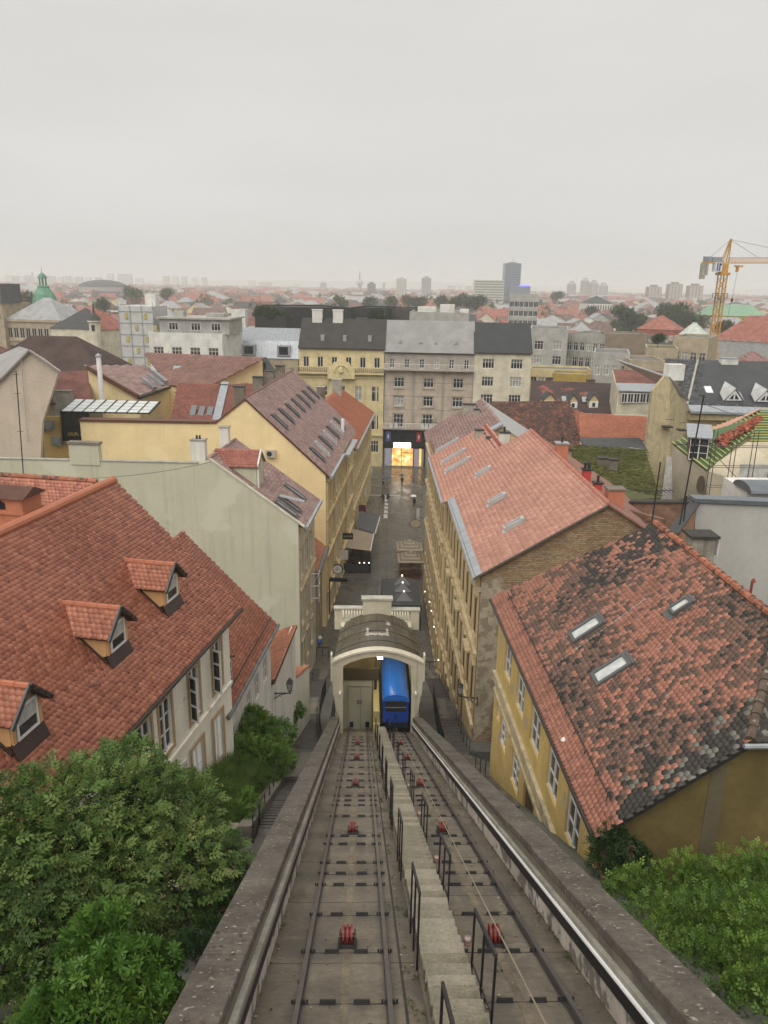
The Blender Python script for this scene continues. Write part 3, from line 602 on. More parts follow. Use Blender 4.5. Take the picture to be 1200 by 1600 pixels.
def dormer(y, b_in, w=1.2, hw=1.05, nm='dormer'):
    """gabled dormer; y centre along eave, b_in horizontal distance of its front from the eave"""
    xf = .5-b_in; zf = rz(xf); zed = zf+hw; zrd = zed+.55; hwid = w/2
    d = ob(nm, None, hl, Matrix.Translation((xf, y, zf)))
    X = lambda z: (zE+.5*rise-z)/rise-xf       # local x where the main roof has height z
    TAN = mk('tan_dormer_plaster', (.56, .33, .15), .8, .12)
    mb = MB(); mb.extr([(0, -hwid, .3), (0, hwid, .3), (0, hwid, hw), (0, 0, hw+.52), (0, -hwid, hw)], (-.12, 0, 0))
    for s in (-1, 1):
        mb.extr([(-.12, s*hwid, .0), (-.12, s*hwid, hw), (X(zed), s*hwid, hw)], (0, -s*.08, 0))
    f = mb.build('dormer_wall', TAN, d)
    mb = MB()
    mb.box(.0, -hwid+.02, .32, .05, -hwid+.14, hw+.02); mb.box(.0, hwid-.14, .32, .05, hwid-.02, hw+.02); mb.build('corner_post', TAN, d)
    w_, h_ = w-.36, hw-.22; M = Matrix.Translation((.03, -w_/2, .33)) @ Matrix(((0, -1, 0, 0), (1, 0, 0, 0), (0, 0, 1, 0), (0, 0, 0, 1)))
    mb = MB(); t = .07
    mb.box(0, -.04, 0, t, .02, h_); mb.box(w_-t, -.04, 0, w_, .02, h_); mb.box(t, -.04, 0, w_-t, .02, t); mb.box(t, -.04, h_-t, w_-t, .02, h_)
    wn = ob('dormer_window', mb.mesh('dormer_window', [WHITE]), d, M)
    mb = MB(); mb.box(t, -.012, t, w_-t, .0, h_-t); mb.build('pane', GLASS, wn)
    mb = MB(); mb.box(t, -.017, h_*.42, w_-t, -.013, h_-t); mb.build('blind', mk('pale_blind', (.45, .45, .42), .7, .2, 9), wn)
    mb = MB(); mb.extr([(.0, -hwid-.02, .32), (.0, hwid+.02, .32), (.17, hwid+.02, -.11), (.17, -hwid-.02, -.11)], (.0, 0, .04)); mb.extr([(.02, -hwid-.07, .05), (.02, -hwid-.02, .05), (X(zed)+.1, -hwid-.02, hw-.1), (X(zed)+.1, -hwid-.07, hw-.1)], (0, 0, .1)); mb.build('apron_flashing', plain('dark_brown_flashing', (.06, .042, .038), .4, metal=.3), d)
    ov = .22
    for s in (-1, 1):
        e0 = Vector((ov, s*(hwid+.16), hw-.13)); e1 = Vector((X(zed-.13), s*(hwid+.16), hw-.13)); r0 = Vector((ov, 0, hw+.56)); r1 = Vector((X(zed+.56), 0, hw+.56))
        rr = slab(d, 'dormer_roof', [e0, e1, r1, r0], .07, DECK)
        up_ = (r0-e0).normalized(); Ls = (r0-e0).length
        bx = 0
        if s < 0:   # towards the camera: eave runs -x from e0
            tiles(rr, e1, (1, 0, 0), up_, [(0, 0), ((e0-e1).length, 0), ((e0-e1).length, Ls), ((e0-e1).length-(r0-r1).length, Ls)], .175, .15, T_ORANGE, near=0)
        else:
            tiles(rr, e0, (-1, 0, 0), up_, [(0, 0), ((e0-e1).length, 0), ((r0-r1).length, Ls), (0, Ls)], .175, .15, T_ORANGE, near=0)
    n = int((r0-r1).length/.34)
    for i in range(n):
        mb = MB(); a = r0.lerp(r1, i/n); b = r0.lerp(r1, (i+1.15)/n); mb.tube([a, b], .09, 8, r2=.075); mb.build('ridge_tile', RT, d)
    mb = MB()
    for s in (-1, 1): mb.bar((ov+.02, s*(hwid+.2), hw-.16), (ov+.02, 0, hw+.60), .05, .12)
    mb.build('barge_board', plain('grey_barge_board', (.075, .075, .078), .4, metal=.2), d)
for y, b in ((-3.05, 1.28), (-6.75, 1.25), (-11.25, 1.15)): dormer(y, b)
# chimney and rear wing over the ridge
TERRA = mk('terracotta_render', (.50, .20, .11), .8, .15)
c0 = loc_of(hl, at(22, 822, Y=24.6)); ch = ob('chimney', None, hl, Matrix.Translation((c0.x, c0.y, zr-1.2)))
mb = MB(); mb.box(-.75, -.5, 0, .75, .5, 1.75); mb.box(-.8, -.55, 1.2, .8, .55, 1.28); mb.build('chimney_stack', TERRA, ch)
mb = MB(); mb.extr([(-.15, -.52, 1.36), (.15, -.52, 1.36), (.15, -.52, 1.56), (0, -.52, 1.66), (-.15, -.52, 1.56)], (0, .015, 0)); mb.build('flue_opening', BLACK, ch)
mb = MB(); mb.extr([(-.9, -.65, 1.75), (-.9, .65, 1.75), (-.9, 0, 2.05)], (1.8, 0, 0)); cc = mb.build('chimney_cap', T_BROWN, ch)
wg = ob('rear_wing', None, hl)
rp0 = loc_of(hl, at(150, 752, Y=30.5)); rp1 = loc_of(hl, at(42, 750, Y=33.0))
z_ = rp0.z
slab(wg, 'roof', [rp0, (rp1.x-6, rp0.y+.3, z_), (rp1.x-6, rp0.y-4.0, z_-3.6), (rp0.x, rp0.y-4.0, z_-3.6)], .1, DECK)
tiles(wg, (rp1.x-6, rp0.y-4.0, z_-3.6), (1, 0, 0), Vector((0, 4.0, 3.6)), [(0, 0), (rp0.x-rp1.x+6, 0), (rp0.x-rp1.x+6, 5.3), (0, 5.3)], .175, .15, T_RED, near=0)
ridge(wg, (rp1.x-3, rp0.y, z_+.02), (rp0.x, rp0.y, z_+.02), RT2, .11, .4)
mb = MB(); mb.extr([(rp0.x, rp0.y, z_-.1), (rp0.x, rp0.y-4, z_-3.7), (rp0.x, rp0.y-4, -2), (rp0.x, rp0.y+4, -2), (rp0.x, rp0.y+4, z_-3.7)], (-12, 0, 0)); mb.build('wing_wall', PLCREAM, wg)
# sign bracket and number plate
mb = MB(); mb.bar((0, -5.05, 4.5), (.5, -5.05, 4.75), .05); mb.bar((.02, -5.05, 4.4), (.02, -5.05, 5.0), .06); mb.build('lamp_bracket', IRON, hl)
mb = MB(); mb.box(.005, -4.6, 4.05, .03, -4.25, 4.55); pl_ = mb.build('number_plate', plain('white_enamel', (.7, .7, .68), .3), hl)
text('plate_digits', '13', .26, plain('red_print', (.3, .04, .04), .5), pl_, Matrix.Translation((.034, -4.42, 4.3)) @ Matrix.Rotation(math.pi/2, 4, 'Z') @ RX, .001)
# open casement leaves
mb = MB()
for (a, b) in ((0, .07), (.36, .43)): mb.box(a, -.02, 0, b, .02, 1.75)
for z in (0, .58, 1.16, 1.68): mb.box(.07, -.02, z, .36, .02, z+.07)
om = mb.mesh('open_casement', [WHITE]); mb = MB(); mb.box(.07, -.006, .07, .36, .006, 1.68); og = mb.mesh('pane', [GLASS])
for y, an in ((-3.72, -25), (-2.92, 200), (-1.7, -20), (-.86, 190)):
    o = ob('open_casement', om, hl, Matrix.Translation((.0, y, 5.72)) @ Matrix.Rotation(R(an), 4, 'Z')); ob('pane', og, o)
# ================================================================== LOWER WHITE HOUSE BEYOND IT
G0 = at(357, 1113, Y=27.22); A2 = 6.8
h2 = thing('low_white_house', 'low white house with a mossy gutter stepping down below the dormer house', 'house', (G0.x-.35, G0.y, 10.0), A2)
z2 = G0.z-10; L2 = 8.36; s2 = 1.02; rv = loc_of(h2, at(285, 830, Y=33.6)); W2 = 4.23
mb = MB()
wz = [(3.9, z2-2.7, .75, 1.25, 'c'), (5.35, z2-2.65, .78, 1.3, 'c'), (6.9, z2-2.6, .8, 1.3, 'c'), (6.3, z2-5.2, .65, 1.0, 'c'), (1.4, z2-2.9, .7, 1.2, 'c')]
facade(h2, mb, (0, 0), (0, L2), -4, z2, wz, depth=.12)
mb.add([(0, 0, -4), (-10, 0, -4), (-10, 0, z2), (-W2, 0, z2+W2*s2), (0, 0, z2)], [(4, 3, 2, 1, 0)]); mb.add([(0, L2, -4), (-10, L2, -4), (-10, L2, z2), (-W2, L2, z2+W2*s2), (0, L2, z2)], [(0, 1, 2, 3, 4)])
mb.build('wall', PLWHITE, h2)
r2 = slab(h2, 'roof', [(.35, -.2, z2-.1), (.35, L2+.15, z2-.1), (-W2, L2+.15, z2-.1+(W2+.35)*s2), (-W2, -.2, z2-.1+(W2+.35)*s2)], .1, DECK)
uy2 = Vector((-1, 0, s2)).normalized(); S2 = (W2+.35)*math.sqrt(1+s2*s2)
tiles(r2, (.35, -.2, z2-.1), (0, 1, 0), uy2, [(0, 0), (L2+.35, 0), (L2+.35, S2), (0, S2)], .175, .15, T_RED, near=300)
ridge(r2, (-W2, -.2, z2-.1+(W2+.35)*s2), (-W2, L2+.2, z2-.1+(W2+.35)*s2), RT2, .1, .36)
slab(h2, 'back_roof', [(-W2, -.2, z2-.1+(W2+.35)*s2), (-W2, L2+.15, z2-.1+(W2+.35)*s2), (-11, L2+.15, z2+.8), (-11, -.2, z2+.8)], .1, T_RED)
mb = MB(); mb.tube([(.42, -.2, z2-.12), (.42, L2+.2, z2-.12)], .085, 8); mb.build('gutter', mk('grey_gutter', (.12, .125, .125), .5, .3, 2), h2)
mb = MB(); mb.tube([(.1, -.1, z2+.36), (.1, L2, z2+.36)], .03, 5)
for k in range(9): mb.tube([(.1, .2+k*.7, z2+.36), (.0, .2+k*.7, z2+.2)], .02, 4)
mb.build('snow_bar', IRON, h2)
# small roof window box on its near end
mb = MB(); mb.box(-.35, .55, z2+.4, .1, 1.45, z2+1.75); db = mb.build('dormer', plain('dark_brown_flashing', (0, 0, 0)), h2)
mb = MB(); mb.box(.1, .62, z2+.5, .14, 1.38, z2+1.68); dw = mb.build('dormer_window', WHITE, db)
mb = MB()
for i in range(2):
    for j in range(3): mb.box(.14, .69+i*.34, z2+.58+j*.36, .147, .97+i*.34, z2+.88+j*.36)
mb.build('pane', GLASS, dw)
slab(db, 'dormer_roof', [(.25, .45, z2+1.72), (.25, 1.0, z2+2.0), (-.9, 1.0, z2+2.05), (-.9, .45, z2+1.8)], .05, IRON); slab(db, 'dormer_roof', [(.25, 1.0, z2+2.0), (.25, 1.55, z2+1.72), (-.9, 1.55, z2+1.8), (-.9, 1.0, z2+2.05)], .05, IRON)
# white walled lean-to with a rust red roof, farther down the lane
sh = thing('red_roof_shed', 'white walled lean-to with a rust red roof beside the left lane stairs', 'shed', (-4.58, 35.6, 7.0), 5.2)
mb = MB(); mb.extr([(0, 0, -4), (0, 6.5, -6), (0, 6.5, 6.35), (0, 0, 6.25)], (-.22, 0, 0)); mb.box(-5, 6.3, -6, -.22, 6.5, 5.2); mb.extr([(0, 6.52, -5), (0, 11.5, -7), (0, 11.5, 1.2), (0, 6.52, 3.0)], (-.22, 0, 0)); mb.build('wall', PLWHITE, sh)
sr = slab(sh, 'roof', [(.1, -.1, 6.32), (.1, 6.6, 6.42), (-5, 6.6, 4.4), (-5, -.1, 4.3)], .12, DECK)
RSM = mk('rust_red_tile', (.3, .1, .05), .6, .2, .6, .1, 20, ramp=[(0, (.24, .085, .045)), (1, (.34, .125, .065))]); dn_ = Vector((-5.1, 0, -2.02)).normalized()
tiles(sr, (-5, 6.6, 4.4), (0, -1, 0), -dn_, [(0, 0), (6.7, 0), (6.7, 5.48), (0, 5.48)], .2, .16, RSM, near=0)
s2_ = slab(sh, 'low_roof', [(.05, 6.6, 3.05), (.05, 11.5, 1.25), (-1.6, 11.5, .9), (-1.6, 6.6, 2.6)], .1, RSM)
# ================================================================== HOUSE WITH THE MOSSY ROOF, RIGHT
hr = thing('mossy_roof_house', 'yellow peeling house with a patchy black and orange mossy tile roof', 'house', (6.28, 16.6, 8.0), -.8)
zM = 19.62-8; sM = .75; LM = 15.0; xe = -.32
def mz(x): return zM+(x-xe)*sM
YELP = mk('peeling_yellow_plaster', (.60, .43, .15), .85, .15, .9, .25, 10, streak=.55, stain=(.42, .36, .25), patch=((.40, .35, .27), 1.1, .60))
mb = MB()
ops = [(1.75, 17.02-8, 1.3, 2.0, 'c'), (4.1, 17.05-8, 1.3, 2.0, 'c'), (6.6, 17.1-8, 1.35, 1.95, 'c'), (9.15, 17.1-8, 1.3, 1.9, 'c'), (11.65, 17.2-8, 1.3, 1.9, 'c'), (11.7, 13.9-8, 1.2, 1.35, 'c'), (9.1, 13.7-8, 1.3, 1.5, 'c'), (13.3, 14.4-8, .6, .8, 'f'), (6.6, 12.4-8, 1.6, 2.9, 'd'), (3.8, 13.2-8, 1.2, 1.6, 'c')]
# facade faces -x: run from far to near
facade(hr, mb, (0, LM-.4), (0, -.1), -4, zM+.15, [(LM-.5-(u-.1)-w-.1*0, z, w, h, k) for u, z, w, h, k in ops], depth=.15)
mb.add([(0, LM-.4, -4), (9, LM-3.4, -4), (9, LM-3.4, mz(9) if 9 < 5.8 else mz(5.6)-2.4), (5.6, LM-2.6, mz(5.6)-.2), (0, LM-.4, zM+.1)], [(0, 1, 2, 3, 4)])
mb.build('wall', YELP, hr)
mb = MB(); mb.box(-.10, -.1, 15.9-8, -.0, LM-.4, 16.25-8); mb.box(-.14, -.1, 16.25-8, 0, LM-.4, 16.36-8); mb.box(-.07, -.1, 15.35-8, 0, LM-.4, 15.5-8); mb.build('string_course', mk('worn_stone_band', (.50, .43, .29), .85, .25, 2, .4, 10, streak=.5), hr)
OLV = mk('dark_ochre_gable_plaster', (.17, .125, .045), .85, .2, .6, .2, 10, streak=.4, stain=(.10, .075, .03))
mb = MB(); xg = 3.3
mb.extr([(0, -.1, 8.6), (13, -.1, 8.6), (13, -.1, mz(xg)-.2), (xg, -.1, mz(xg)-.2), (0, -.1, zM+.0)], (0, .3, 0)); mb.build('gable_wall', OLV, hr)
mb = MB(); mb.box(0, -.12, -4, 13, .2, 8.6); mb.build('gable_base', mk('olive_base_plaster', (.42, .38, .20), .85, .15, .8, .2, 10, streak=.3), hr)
mb = MB(); mb.box(2.55, -.115, 8.6, 2.95, -.1, mz(2.6)-.3); mb.build('patch_strip', mk('grey_patch_plaster', (.14, .115, .07), .85, .15), hr)
# roof: main plane towards the track, hip end with ridge tiles, far verge runs askew
xrM = 5.55; zrM = mz(xrM); hx, hz = 3.3, mz(3.3)
main = [(xe, -.35, zM), (xe, LM+.15, zM), (xrM, LM-2.6, zrM), (xrM, 3.0, zrM), (hx, -.35, hz)]
rm = slab(hr, 'roof', main, .13, DECKD)
uyM = Vector((1, 0, sM)).normalized(); k1 = math.sqrt(1+sM*sM)
poly = [(p[1], (p[0]-xe)*k1) for p in main]
def moss(a, b, r):
    n1 = vnoise(a, b, 2.2, 3); n2 = vnoise(a, b, .42, 4); f = .5*n1+.5*n2
    dark = .30+.55*np.clip((b-3.6)/2.5, 0, 1)*np.clip((a-8)/5, 0, 1)+.35*np.clip((1.2-a)/1.5, 0, 1)
    orange = np.clip(1-np.abs(b-4.5)/2.6, 0, 1)*np.clip(1-np.abs(a-6)/4.5, 0, 1)
    q = f+.5*r-.25
    out = np.where(q < dark*.98-.04-.25*orange, .22*r, np.where(q < .62-.25*orange, .28+.26*r, .58+.28*r))
    out = np.where(b < .75, .60+.2*r, out)                              # new orange eave courses
    li = np.clip(1-np.abs(a+.1-(0))/1.6, 0, 1)*np.clip((b-.9)/.6, 0, 1)   # lichen along the near verge and hip
    out = np.where((r*1.7 < li) & (r > .1), np.where(nrg.random(len(r)) < .55, .95, .12), out)
    return out
skyl = [(at(885, 992, Y=25.6), at(958, 1018, Y=22))]
# orientation: along eave axis is +y but right-handed frame needs ux x uy up -> ux = -y
def mossn(a, b, r): return moss(-a, b, r)
tiles(rm, (xe, 0, zM), (0, -1, 0), uyM, [(-p[0], p[1]) for p in poly], .178, .152, T_MOSS, near=300, rfn=mossn, jit=.03)
hip = [(hx, -.35, hz), (xrM, 3.0, zrM), (14, 3.0-.0, zrM), (14, -.35, hz)]
rh = slab(hr, 'hip_roof', hip, .13, DECKD)
uyh = Vector((0, 3.35, zrM-hz)).normalized()
tiles(rh, (hx, -.35, hz), (1, 0, 0), uyh, [(0, 0), (10.7, 0), (10.7, 4.1), (2.3, 4.1)], .19, .165, T_MOSS, near=0, rfn=lambda a, b, r: np.where(r < .12, .95, .2*r), jit=.03)
ridge(rm, (hx, -.3, hz+.05), (xrM, 3.0, zrM+.05), mk('mossy_ridge_tile', (.10, .075, .055), .85, .35, 3, .3, patch=((.30, .29, .24), 7, .60)), .13, .38); ridge(rm, (xrM, 3.0, zrM+.05), (xrM, LM-2.6, zrM+.05), RT2, .13, .38)
slab(hr, 'back_roof', [(xrM, 3.0, zrM), (xrM, LM-2.6, zrM), (xrM+5.5, LM-3.4, zM+.2), (xrM+5.5, 3.0, zM+.2)], .12, T_MOSS)
mb = MB(); mb.tube([(xe-.02, -.3, zM-.06), (xe-.02, LM+.1, zM-.06)], .075, 8); mb.tube([(xe, -.3, zM-.12), (.05, -.25, zM-.5), (.1, -.22, zM-.9), (.1, -.22, zM-6)], .06, 8); mb.box(xe+.05, -.1, zM-.18, 0, LM-.4, zM-.08); mb.build('gutter', GUT, hr)
mb = MB(); mb.tube([(xe+.55, .3, zM+.62), (xe+.55, LM-.6, zM+.62)], .018, 5)
for k in range(14): mb.tube([(xe+.55, .5+k*1.03, zM+.62), (xe+.7, .5+k*1.03, zM+.5)], .014, 4); mb.tube([(xe+.55, .5+k*1.03, zM+.62), (xe+.5, .5+k*1.03, zM+.4)], .014, 4)
mb.build('snow_bar', IRON, hr)
mb = MB(); mb.bar((2.35, -.16, 9.6), (2.62, -.16, 9.05), .05); mb.bar((2.95, -.16, 9.6), (2.62, -.16, 9.05), .05); mb.bar((2.62, -.16, 9.05), (2.62, -.16, 8.6), .06); mb.bar((2.3, -.17, 9.62), (3.0, -.17, 9.62), .04); mb.build('wall_anchor', mk('rusty_iron', (.11, .06, .035), .8, .3), hr)
mb = MB(); mb.tube([(hx-.2, -.42, hz-.05), (14, -.42, hz-.05)], .07, 8); mb.build('zinc_gutter', ZINC, hr)
def onroof(px, py):
    d = ray(px, py); W = WM[hr.as_pointer()]; n = W.to_3x3() @ Vector((-sM, 0, 1)); p0 = W @ Vector((xe, 0, zM)); t = (p0-EYE).dot(n)/d.dot(n); return loc_of(hr, EYE+d*t)
WGL = plain('frosted_roof_glass', (.5, .52, .5), .15, spec=.6, var=.25, scale=3)
for q0, w, h in (((890, 995), .78, 1.25), ((925, 1060), .78, 1.3), ((1046, 957), .5, .75)):
    p = onroof(*q0); skylight(rm, p+Vector((0, .1, .03)), (0, -1, 0), uyM, w, h, glass=WGL, th=.13, frame=plain('skylight_flashing', (.1, .1, .1)))
for k in range(26):   # nail-like snow hooks showing pale
    mb = MB(); y = rng.uniform(.6, 10); x = rng.uniform(.8, 4.6); p = Vector((x, y, mz(x)+.06)); mb.bar(p, p+uyM*.14, .02, .012); mb.build('snow_hook', ZINC, rm)
mb = MB(); p = onroof(880, 1160); mb.lathe([(.05, 0), (.09, .05), (.04, .13), (.0, .16)], p+Vector((0, 0, .03)), 7); mb.lathe([(.04, 0), (.07, .03), (.02, .08)], p+Vector((.12, -.1, .05)), 6); mb.build('snow_bar_clamp', WHITE, hr)
mb = MB(); q0 = onroof(838, 1062); q1 = onroof(1010, 937); mb.tube([q0+Vector((0, 0, .06)), q0.lerp(q1, .5)+Vector((0, 0, .07)), q1+Vector((0, 0, .06))], .012, 5); mb.build('lightning_wire', ZINC, hr)
# ================================================================== GROUND
xs = sorted({*np.linspace(-60, 60, 41), -2.2, -1.9, 3.9, 4.1, *[s*v for s in (-1, 1) for v in (90, 150, 300, 700, 1500, 4000, 9000, 16000)]})
ys = sorted({*np.linspace(-20, 70, 61), 39.9, 80, 100, 130, 200, 400, 900, 2000, 5000, 10000, 19000, -60})
def gz(x, y):
    z = zpath(y)-.06 if y > -10 else zpath(-10)
    if -2.0 < x < 4.0: z -= 3.0 if y < 54 else .1
    elif y < 40 and (x > 6.6 or x < -5): z -= 1.2
    return max(z, -6)
mb = MB(); nx, ny = len(xs), len(ys)
mb.v = [(x, y, gz(x, y)) for y in ys for x in xs]
mb.f = [[j*nx+i, j*nx+i+1, (j+1)*nx+i+1, (j+1)*nx+i] for j in range(ny-1) for i in range(nx-1)]; mb.m = [0]*len(mb.f); mb.r = [.5]*len(mb.f)
mb.build('ground', mk('city_ground', (.12, .12, .10), .85, .3, .05, .1, 5), kind='structure')
# wet cobbled street, with tram street across its end
COB = mk('wet_cobbles', (.115, .104, .084), .42, .22, .35, .5, 7, wet=.12)
sp = [(-5.2, 62), (7.3, 62), (8.0, 90), (11.6, 150), (11.9, 156.5), (1.5, 156.5), (1.9, 148), (-2.6, 92), (-4.6, 73)]
mb = MB(); mb.poly([(x, y, -2.99) for x, y in sp]); stt = mb.build('street', COB, kind='structure')
mb = MB(); mb.prism([(-40, 143.5), (60, 136.0), (60, 149), (-40, 156.5)], -2.99, -2.985); mb.build('tram_street', mk('wet_road', (.075, .068, .058), .32, .2, .3, .2, 9, wet=.07), kind='structure')
mb = MB()
for o_ in (1.6, 3.1, 6.2, 7.7): mb.bar((-40, 145+o_, -2.98), (60, 137.5+o_, -2.98), .09, .012)
mb.build('tram_rail', STEEL, kind='structure')
mb = MB()
for k, (a, b) in enumerate(((118.0, 120.2), (120.8, 122.6), (123.2, 124.8), (125.4, 127), (127.6, 129.5), (130, 131.5))): mb.box(3.35+.045*(a-118), a, -2.988, 3.95+.045*(a-118), b, -2.983)
mb.box(-.2, 131.7, -2.988, 6.6, 132.1, -2.983)
mb.build('painted_line', mk('worn_white_line', (.55, .55, .52), .35, .2, 2), kind='structure')
mb = MB()
for x0, x1 in ((1.55, 1.62), (2.75, 2.82)): mb.extr([(x0-.35, 66, -2.988), (x1-.35, 66, -2.988), (x1+1.3, 131, -2.988), (x0+1.3, 131, -2.988)], (0, 0, .004))
for k in range(24): mb.box(.2, 70+k*2.4, -2.989, .6, 70.5+k*2.4, -2.984) if k % 4 == 0 else None
mb.build('drain_channel', mk('drain_stone', (.03, .029, .026), .5, .2), kind='structure')
# ================================================================== LANE STAIRS EACH SIDE
TREAD = mk('wet_dark_tread', (.075, .066, .058), .5, .3, 2, .3, 18, wet=.25); LANE = mk('worn_lane_asphalt', (.09, .085, .074), .55, .3, .7, .3, 20, wet=.3, patch=((.17, .155, .13), .5, .56))
def xl(Y, pts):
    return float(np.interp(Y, [p[0] for p in pts], [p[1] for p in pts]))
LL = [(14, -3.0), (20, -3.15), (28, -3.45), (39, -4.07), (48.6, -4.15), (54.5, -4.4), (63, -4.5), (75, -4.6)]; LR = [(14, -1.93), (39.3, -2.1), (42, -2.6), (48.6, -3.0), (54.5, -2.95), (63, -2.6), (75, -2.2)]
RL = [(24, 3.95), (36, 4.2), (38, 4.8), (47.4, 5.2), (54.2, 5.7), (63, 5.9), (75, 5.2)]; RR = [(24, 5.9), (32, 6.1), (38, 6.3), (47.4, 6.75), (54.2, 6.95), (63, 7.1), (75, 7.3)]
def lane(label, Ls, Rs, flights, lands):
    t = thing('lane_stairs', label, 'staircase', (0, 0, 0))
    for a, b in flights:
        n = int((b-a)/.42)
        for k in range(n):
            y0 = a+(b-a)*k/n; y1 = a+(b-a)*(k+1)/n; z = zpath(y0)-.02; x0, x1 = xl(y0, Ls), xl(y0, Rs)
            mb = MB(); mb.box(x0, y0, z-.5, x1, y1+.015, z-.02); mb.box(x0, y1-.03, z-.02, x1, y1+.03, z); mb.build('tread', TREAD, t)
    for a, b in lands:
        P = []; ys_ = np.linspace(a, b, 7); mb = MB()
        for i in range(6): mb.extr([(xl(ys_[i], Ls), ys_[i], zpath(ys_[i])), (xl(ys_[i], Rs), ys_[i], zpath(ys_[i])), (xl(ys_[i+1], Rs), ys_[i+1], zpath(ys_[i+1])), (xl(ys_[i+1], Ls), ys_[i+1], zpath(ys_[i+1]))], (0, 0, -.3))
        mb.build('landing', LANE, t)
        mb = MB()
        for i in range(6):
            f = lambda y, u: xl(y, Ls)*(1-u)+xl(y, Rs)*u
            mb.extr([(f(ys_[i], .32), ys_[i], zpath(ys_[i])+.008), (f(ys_[i], .68), ys_[i], zpath(ys_[i])+.008), (f(ys_[i+1], .68), ys_[i+1], zpath(ys_[i+1])+.008), (f(ys_[i+1], .32), ys_[i+1], zpath(ys_[i+1])+.008)], (0, 0, -.02))
        mb.build('paving_strip', mk('pale_lane_strip', (.17, .155, .125), .6, .2, 1, .3, 16), t)
    return t
lane('dark wet lane stairs with landings left of the incline wall', LL, LR, [(19.8, 29.5), (39.3, 48.6), (54.5, 61.5)], [(15, 19.8), (29.5, 39.3), (48.6, 54.5), (61.5, 74)])
lane('dark wet lane stairs with landings right of the incline wall', RL, RR, [(38, 47.4), (54.2, 62)], [(24, 38), (47.4, 54.2), (62, 74)])
def railing(label, pts, h=1.0, step=1.6, name='handrail', mat=IRON, bars=False, group=None):
    p0 = Vector(pts[0]); t = thing(name, label, 'railing', p0, group=group); P = [Vector(p)-p0 for p in pts]
    mb = MB(); mb.tube([p+Vector((0, 0, h)) for p in P], .028, 6); mb.build('top_rail', mat, t)
    mb = MB(); mb.tube([p+Vector((0, 0, h*.5)) for p in P], .018, 5); mb.build('middle_rail', mat, t)
    for a, b in zip(P[:-1], P[1:]):
        n = max(1, int((b-a).length/step))
        for i in range(n):
            q = a.lerp(b, i/n); mb = MB(); mb.tube([q, q+Vector((0, 0, h))], .022, 6); mb.build('post', mat, t)
    if bars:
        mb = MB()
        for a, b in zip(P[:-1], P[1:]):
            n = max(1, int((b-a).length/.13))
            for i in range(n): q = a.lerp(b, i/n); mb.bar(q+Vector((0, 0, .1)), q+Vector((0, 0, h)), .02)
        mb.build('baluster_row', mat, t, kind='stuff')
    return t
def edge(tab, ya, yb, n=4, dx=0): return [(xl(y, tab)+dx, y, zpath(y)) for y in np.linspace(ya, yb, n)]
railing('long dark handrail beside the leafy bank left of the lane stairs', edge(LL, 19, 49, 7), .95)
railing('dark handrail with posts at the middle landing of the left lane', edge(LL, 51, 63, 4, .15), .95)
railing('dark barred fence between the left lane and the incline near the portal', edge(LR, 36.5, 56, 5, .03), 1.5, 1.5, bars=True)
railing('short dark handrail along the upper flight right edge of the left lane', edge(LR, 38.8, 48, 3, -.12), .9)
railing('tall black barred fence on the left edge of the right lane stairs', edge(RL, 37.5, 54, 5, -.02), 1.5, 1.5, bars=True)
railing('short handrail on the left edge of the steep right lane flight', edge(RL, 37, 47, 3, .14), .9)
railing('dark handrail below the brown facade on the right lane stairs', edge(RR, 38, 49, 4, -.1), .95)
railing('farther dark handrail below the brown facade beside the lower right flight', edge(RR, 53.5, 63, 3, -.1), .95)
railing('thin handrail at the corner of the yellow peeling house', [(5.7, 30.2, zpath(30.2)), (5.75, 34.5, zpath(34.5))], .9)
for x0, x1, y, lab in ((-4.5, -3.3, 70, 'dark swing gate bar across the left lane by the station'), (6.0, 7.2, 67, 'dark swing gate bar across the right lane by the station')):
    t = thing('lane_barrier', lab, 'barrier', (x0, y, -3)); mb = MB(); mb.bar((0, 0, 1.1), (x1-x0, 0, 1.1), .08); mb.build('top_bar', IRON, t)
    for f in (0, .5, 1): mb = MB(); mb.bar(((x1-x0)*f, 0, 0), ((x1-x0)*f, 0, 1.1), .06); mb.build('post', IRON, t)
# stone wall under the bank, entry steps
bw = thing('bank_wall', 'low stone retaining wall under the fern bank beside the left lane stairs', 'wall', (0, 0, 0))
y = 19.2
while y < 28:
    mb = MB(); mb.extr([(-3.62, y, zpath(y)-1.5), (-3.62, y+1.48, zpath(y+1.48)-1.5), (-3.62, y+1.48, zpath(y+1.48)+.5), (-3.62, y, zpath(y)+.5)], (.4, 0, 0)); o = mb.build('wall_block', CONC, bw); y += 1.5
mb = MB(); mb.box(-6.2, 19.2, zpath(19.2)-1.5, -3.63, 19.55, zpath(19.2)+.35); mb.build('wall_end', CONC, bw)
es = thing('entry_steps', 'three stone steps between white stub walls on the left lane', 'steps', (-5.3, 46.6, 3.7), 5)
for k in range(4): mb = MB(); mb.box(.1-k*.0, .4, -1, .75-k*.28, 2.2, .1+k*.2); mb.build('step', STEPM, es)
for y in (0, 2.2):
    mb = MB(); mb.extr([(-.6, y, -1.5), (.9, y, -1.5), (.9, y, .3), (-.6, y, 1.2)], (0, .3, 0)); w_ = mb.build('stub_wall', PLWHITE, es)
    mb = MB(); mb.extr([(-.65, y-.06, 1.2), (.95, y-.06, .29), (.95, y-.06, .45), (-.65, y-.06, 1.36)], (0, .42, 0)); mb.build('coping', COPE, es)
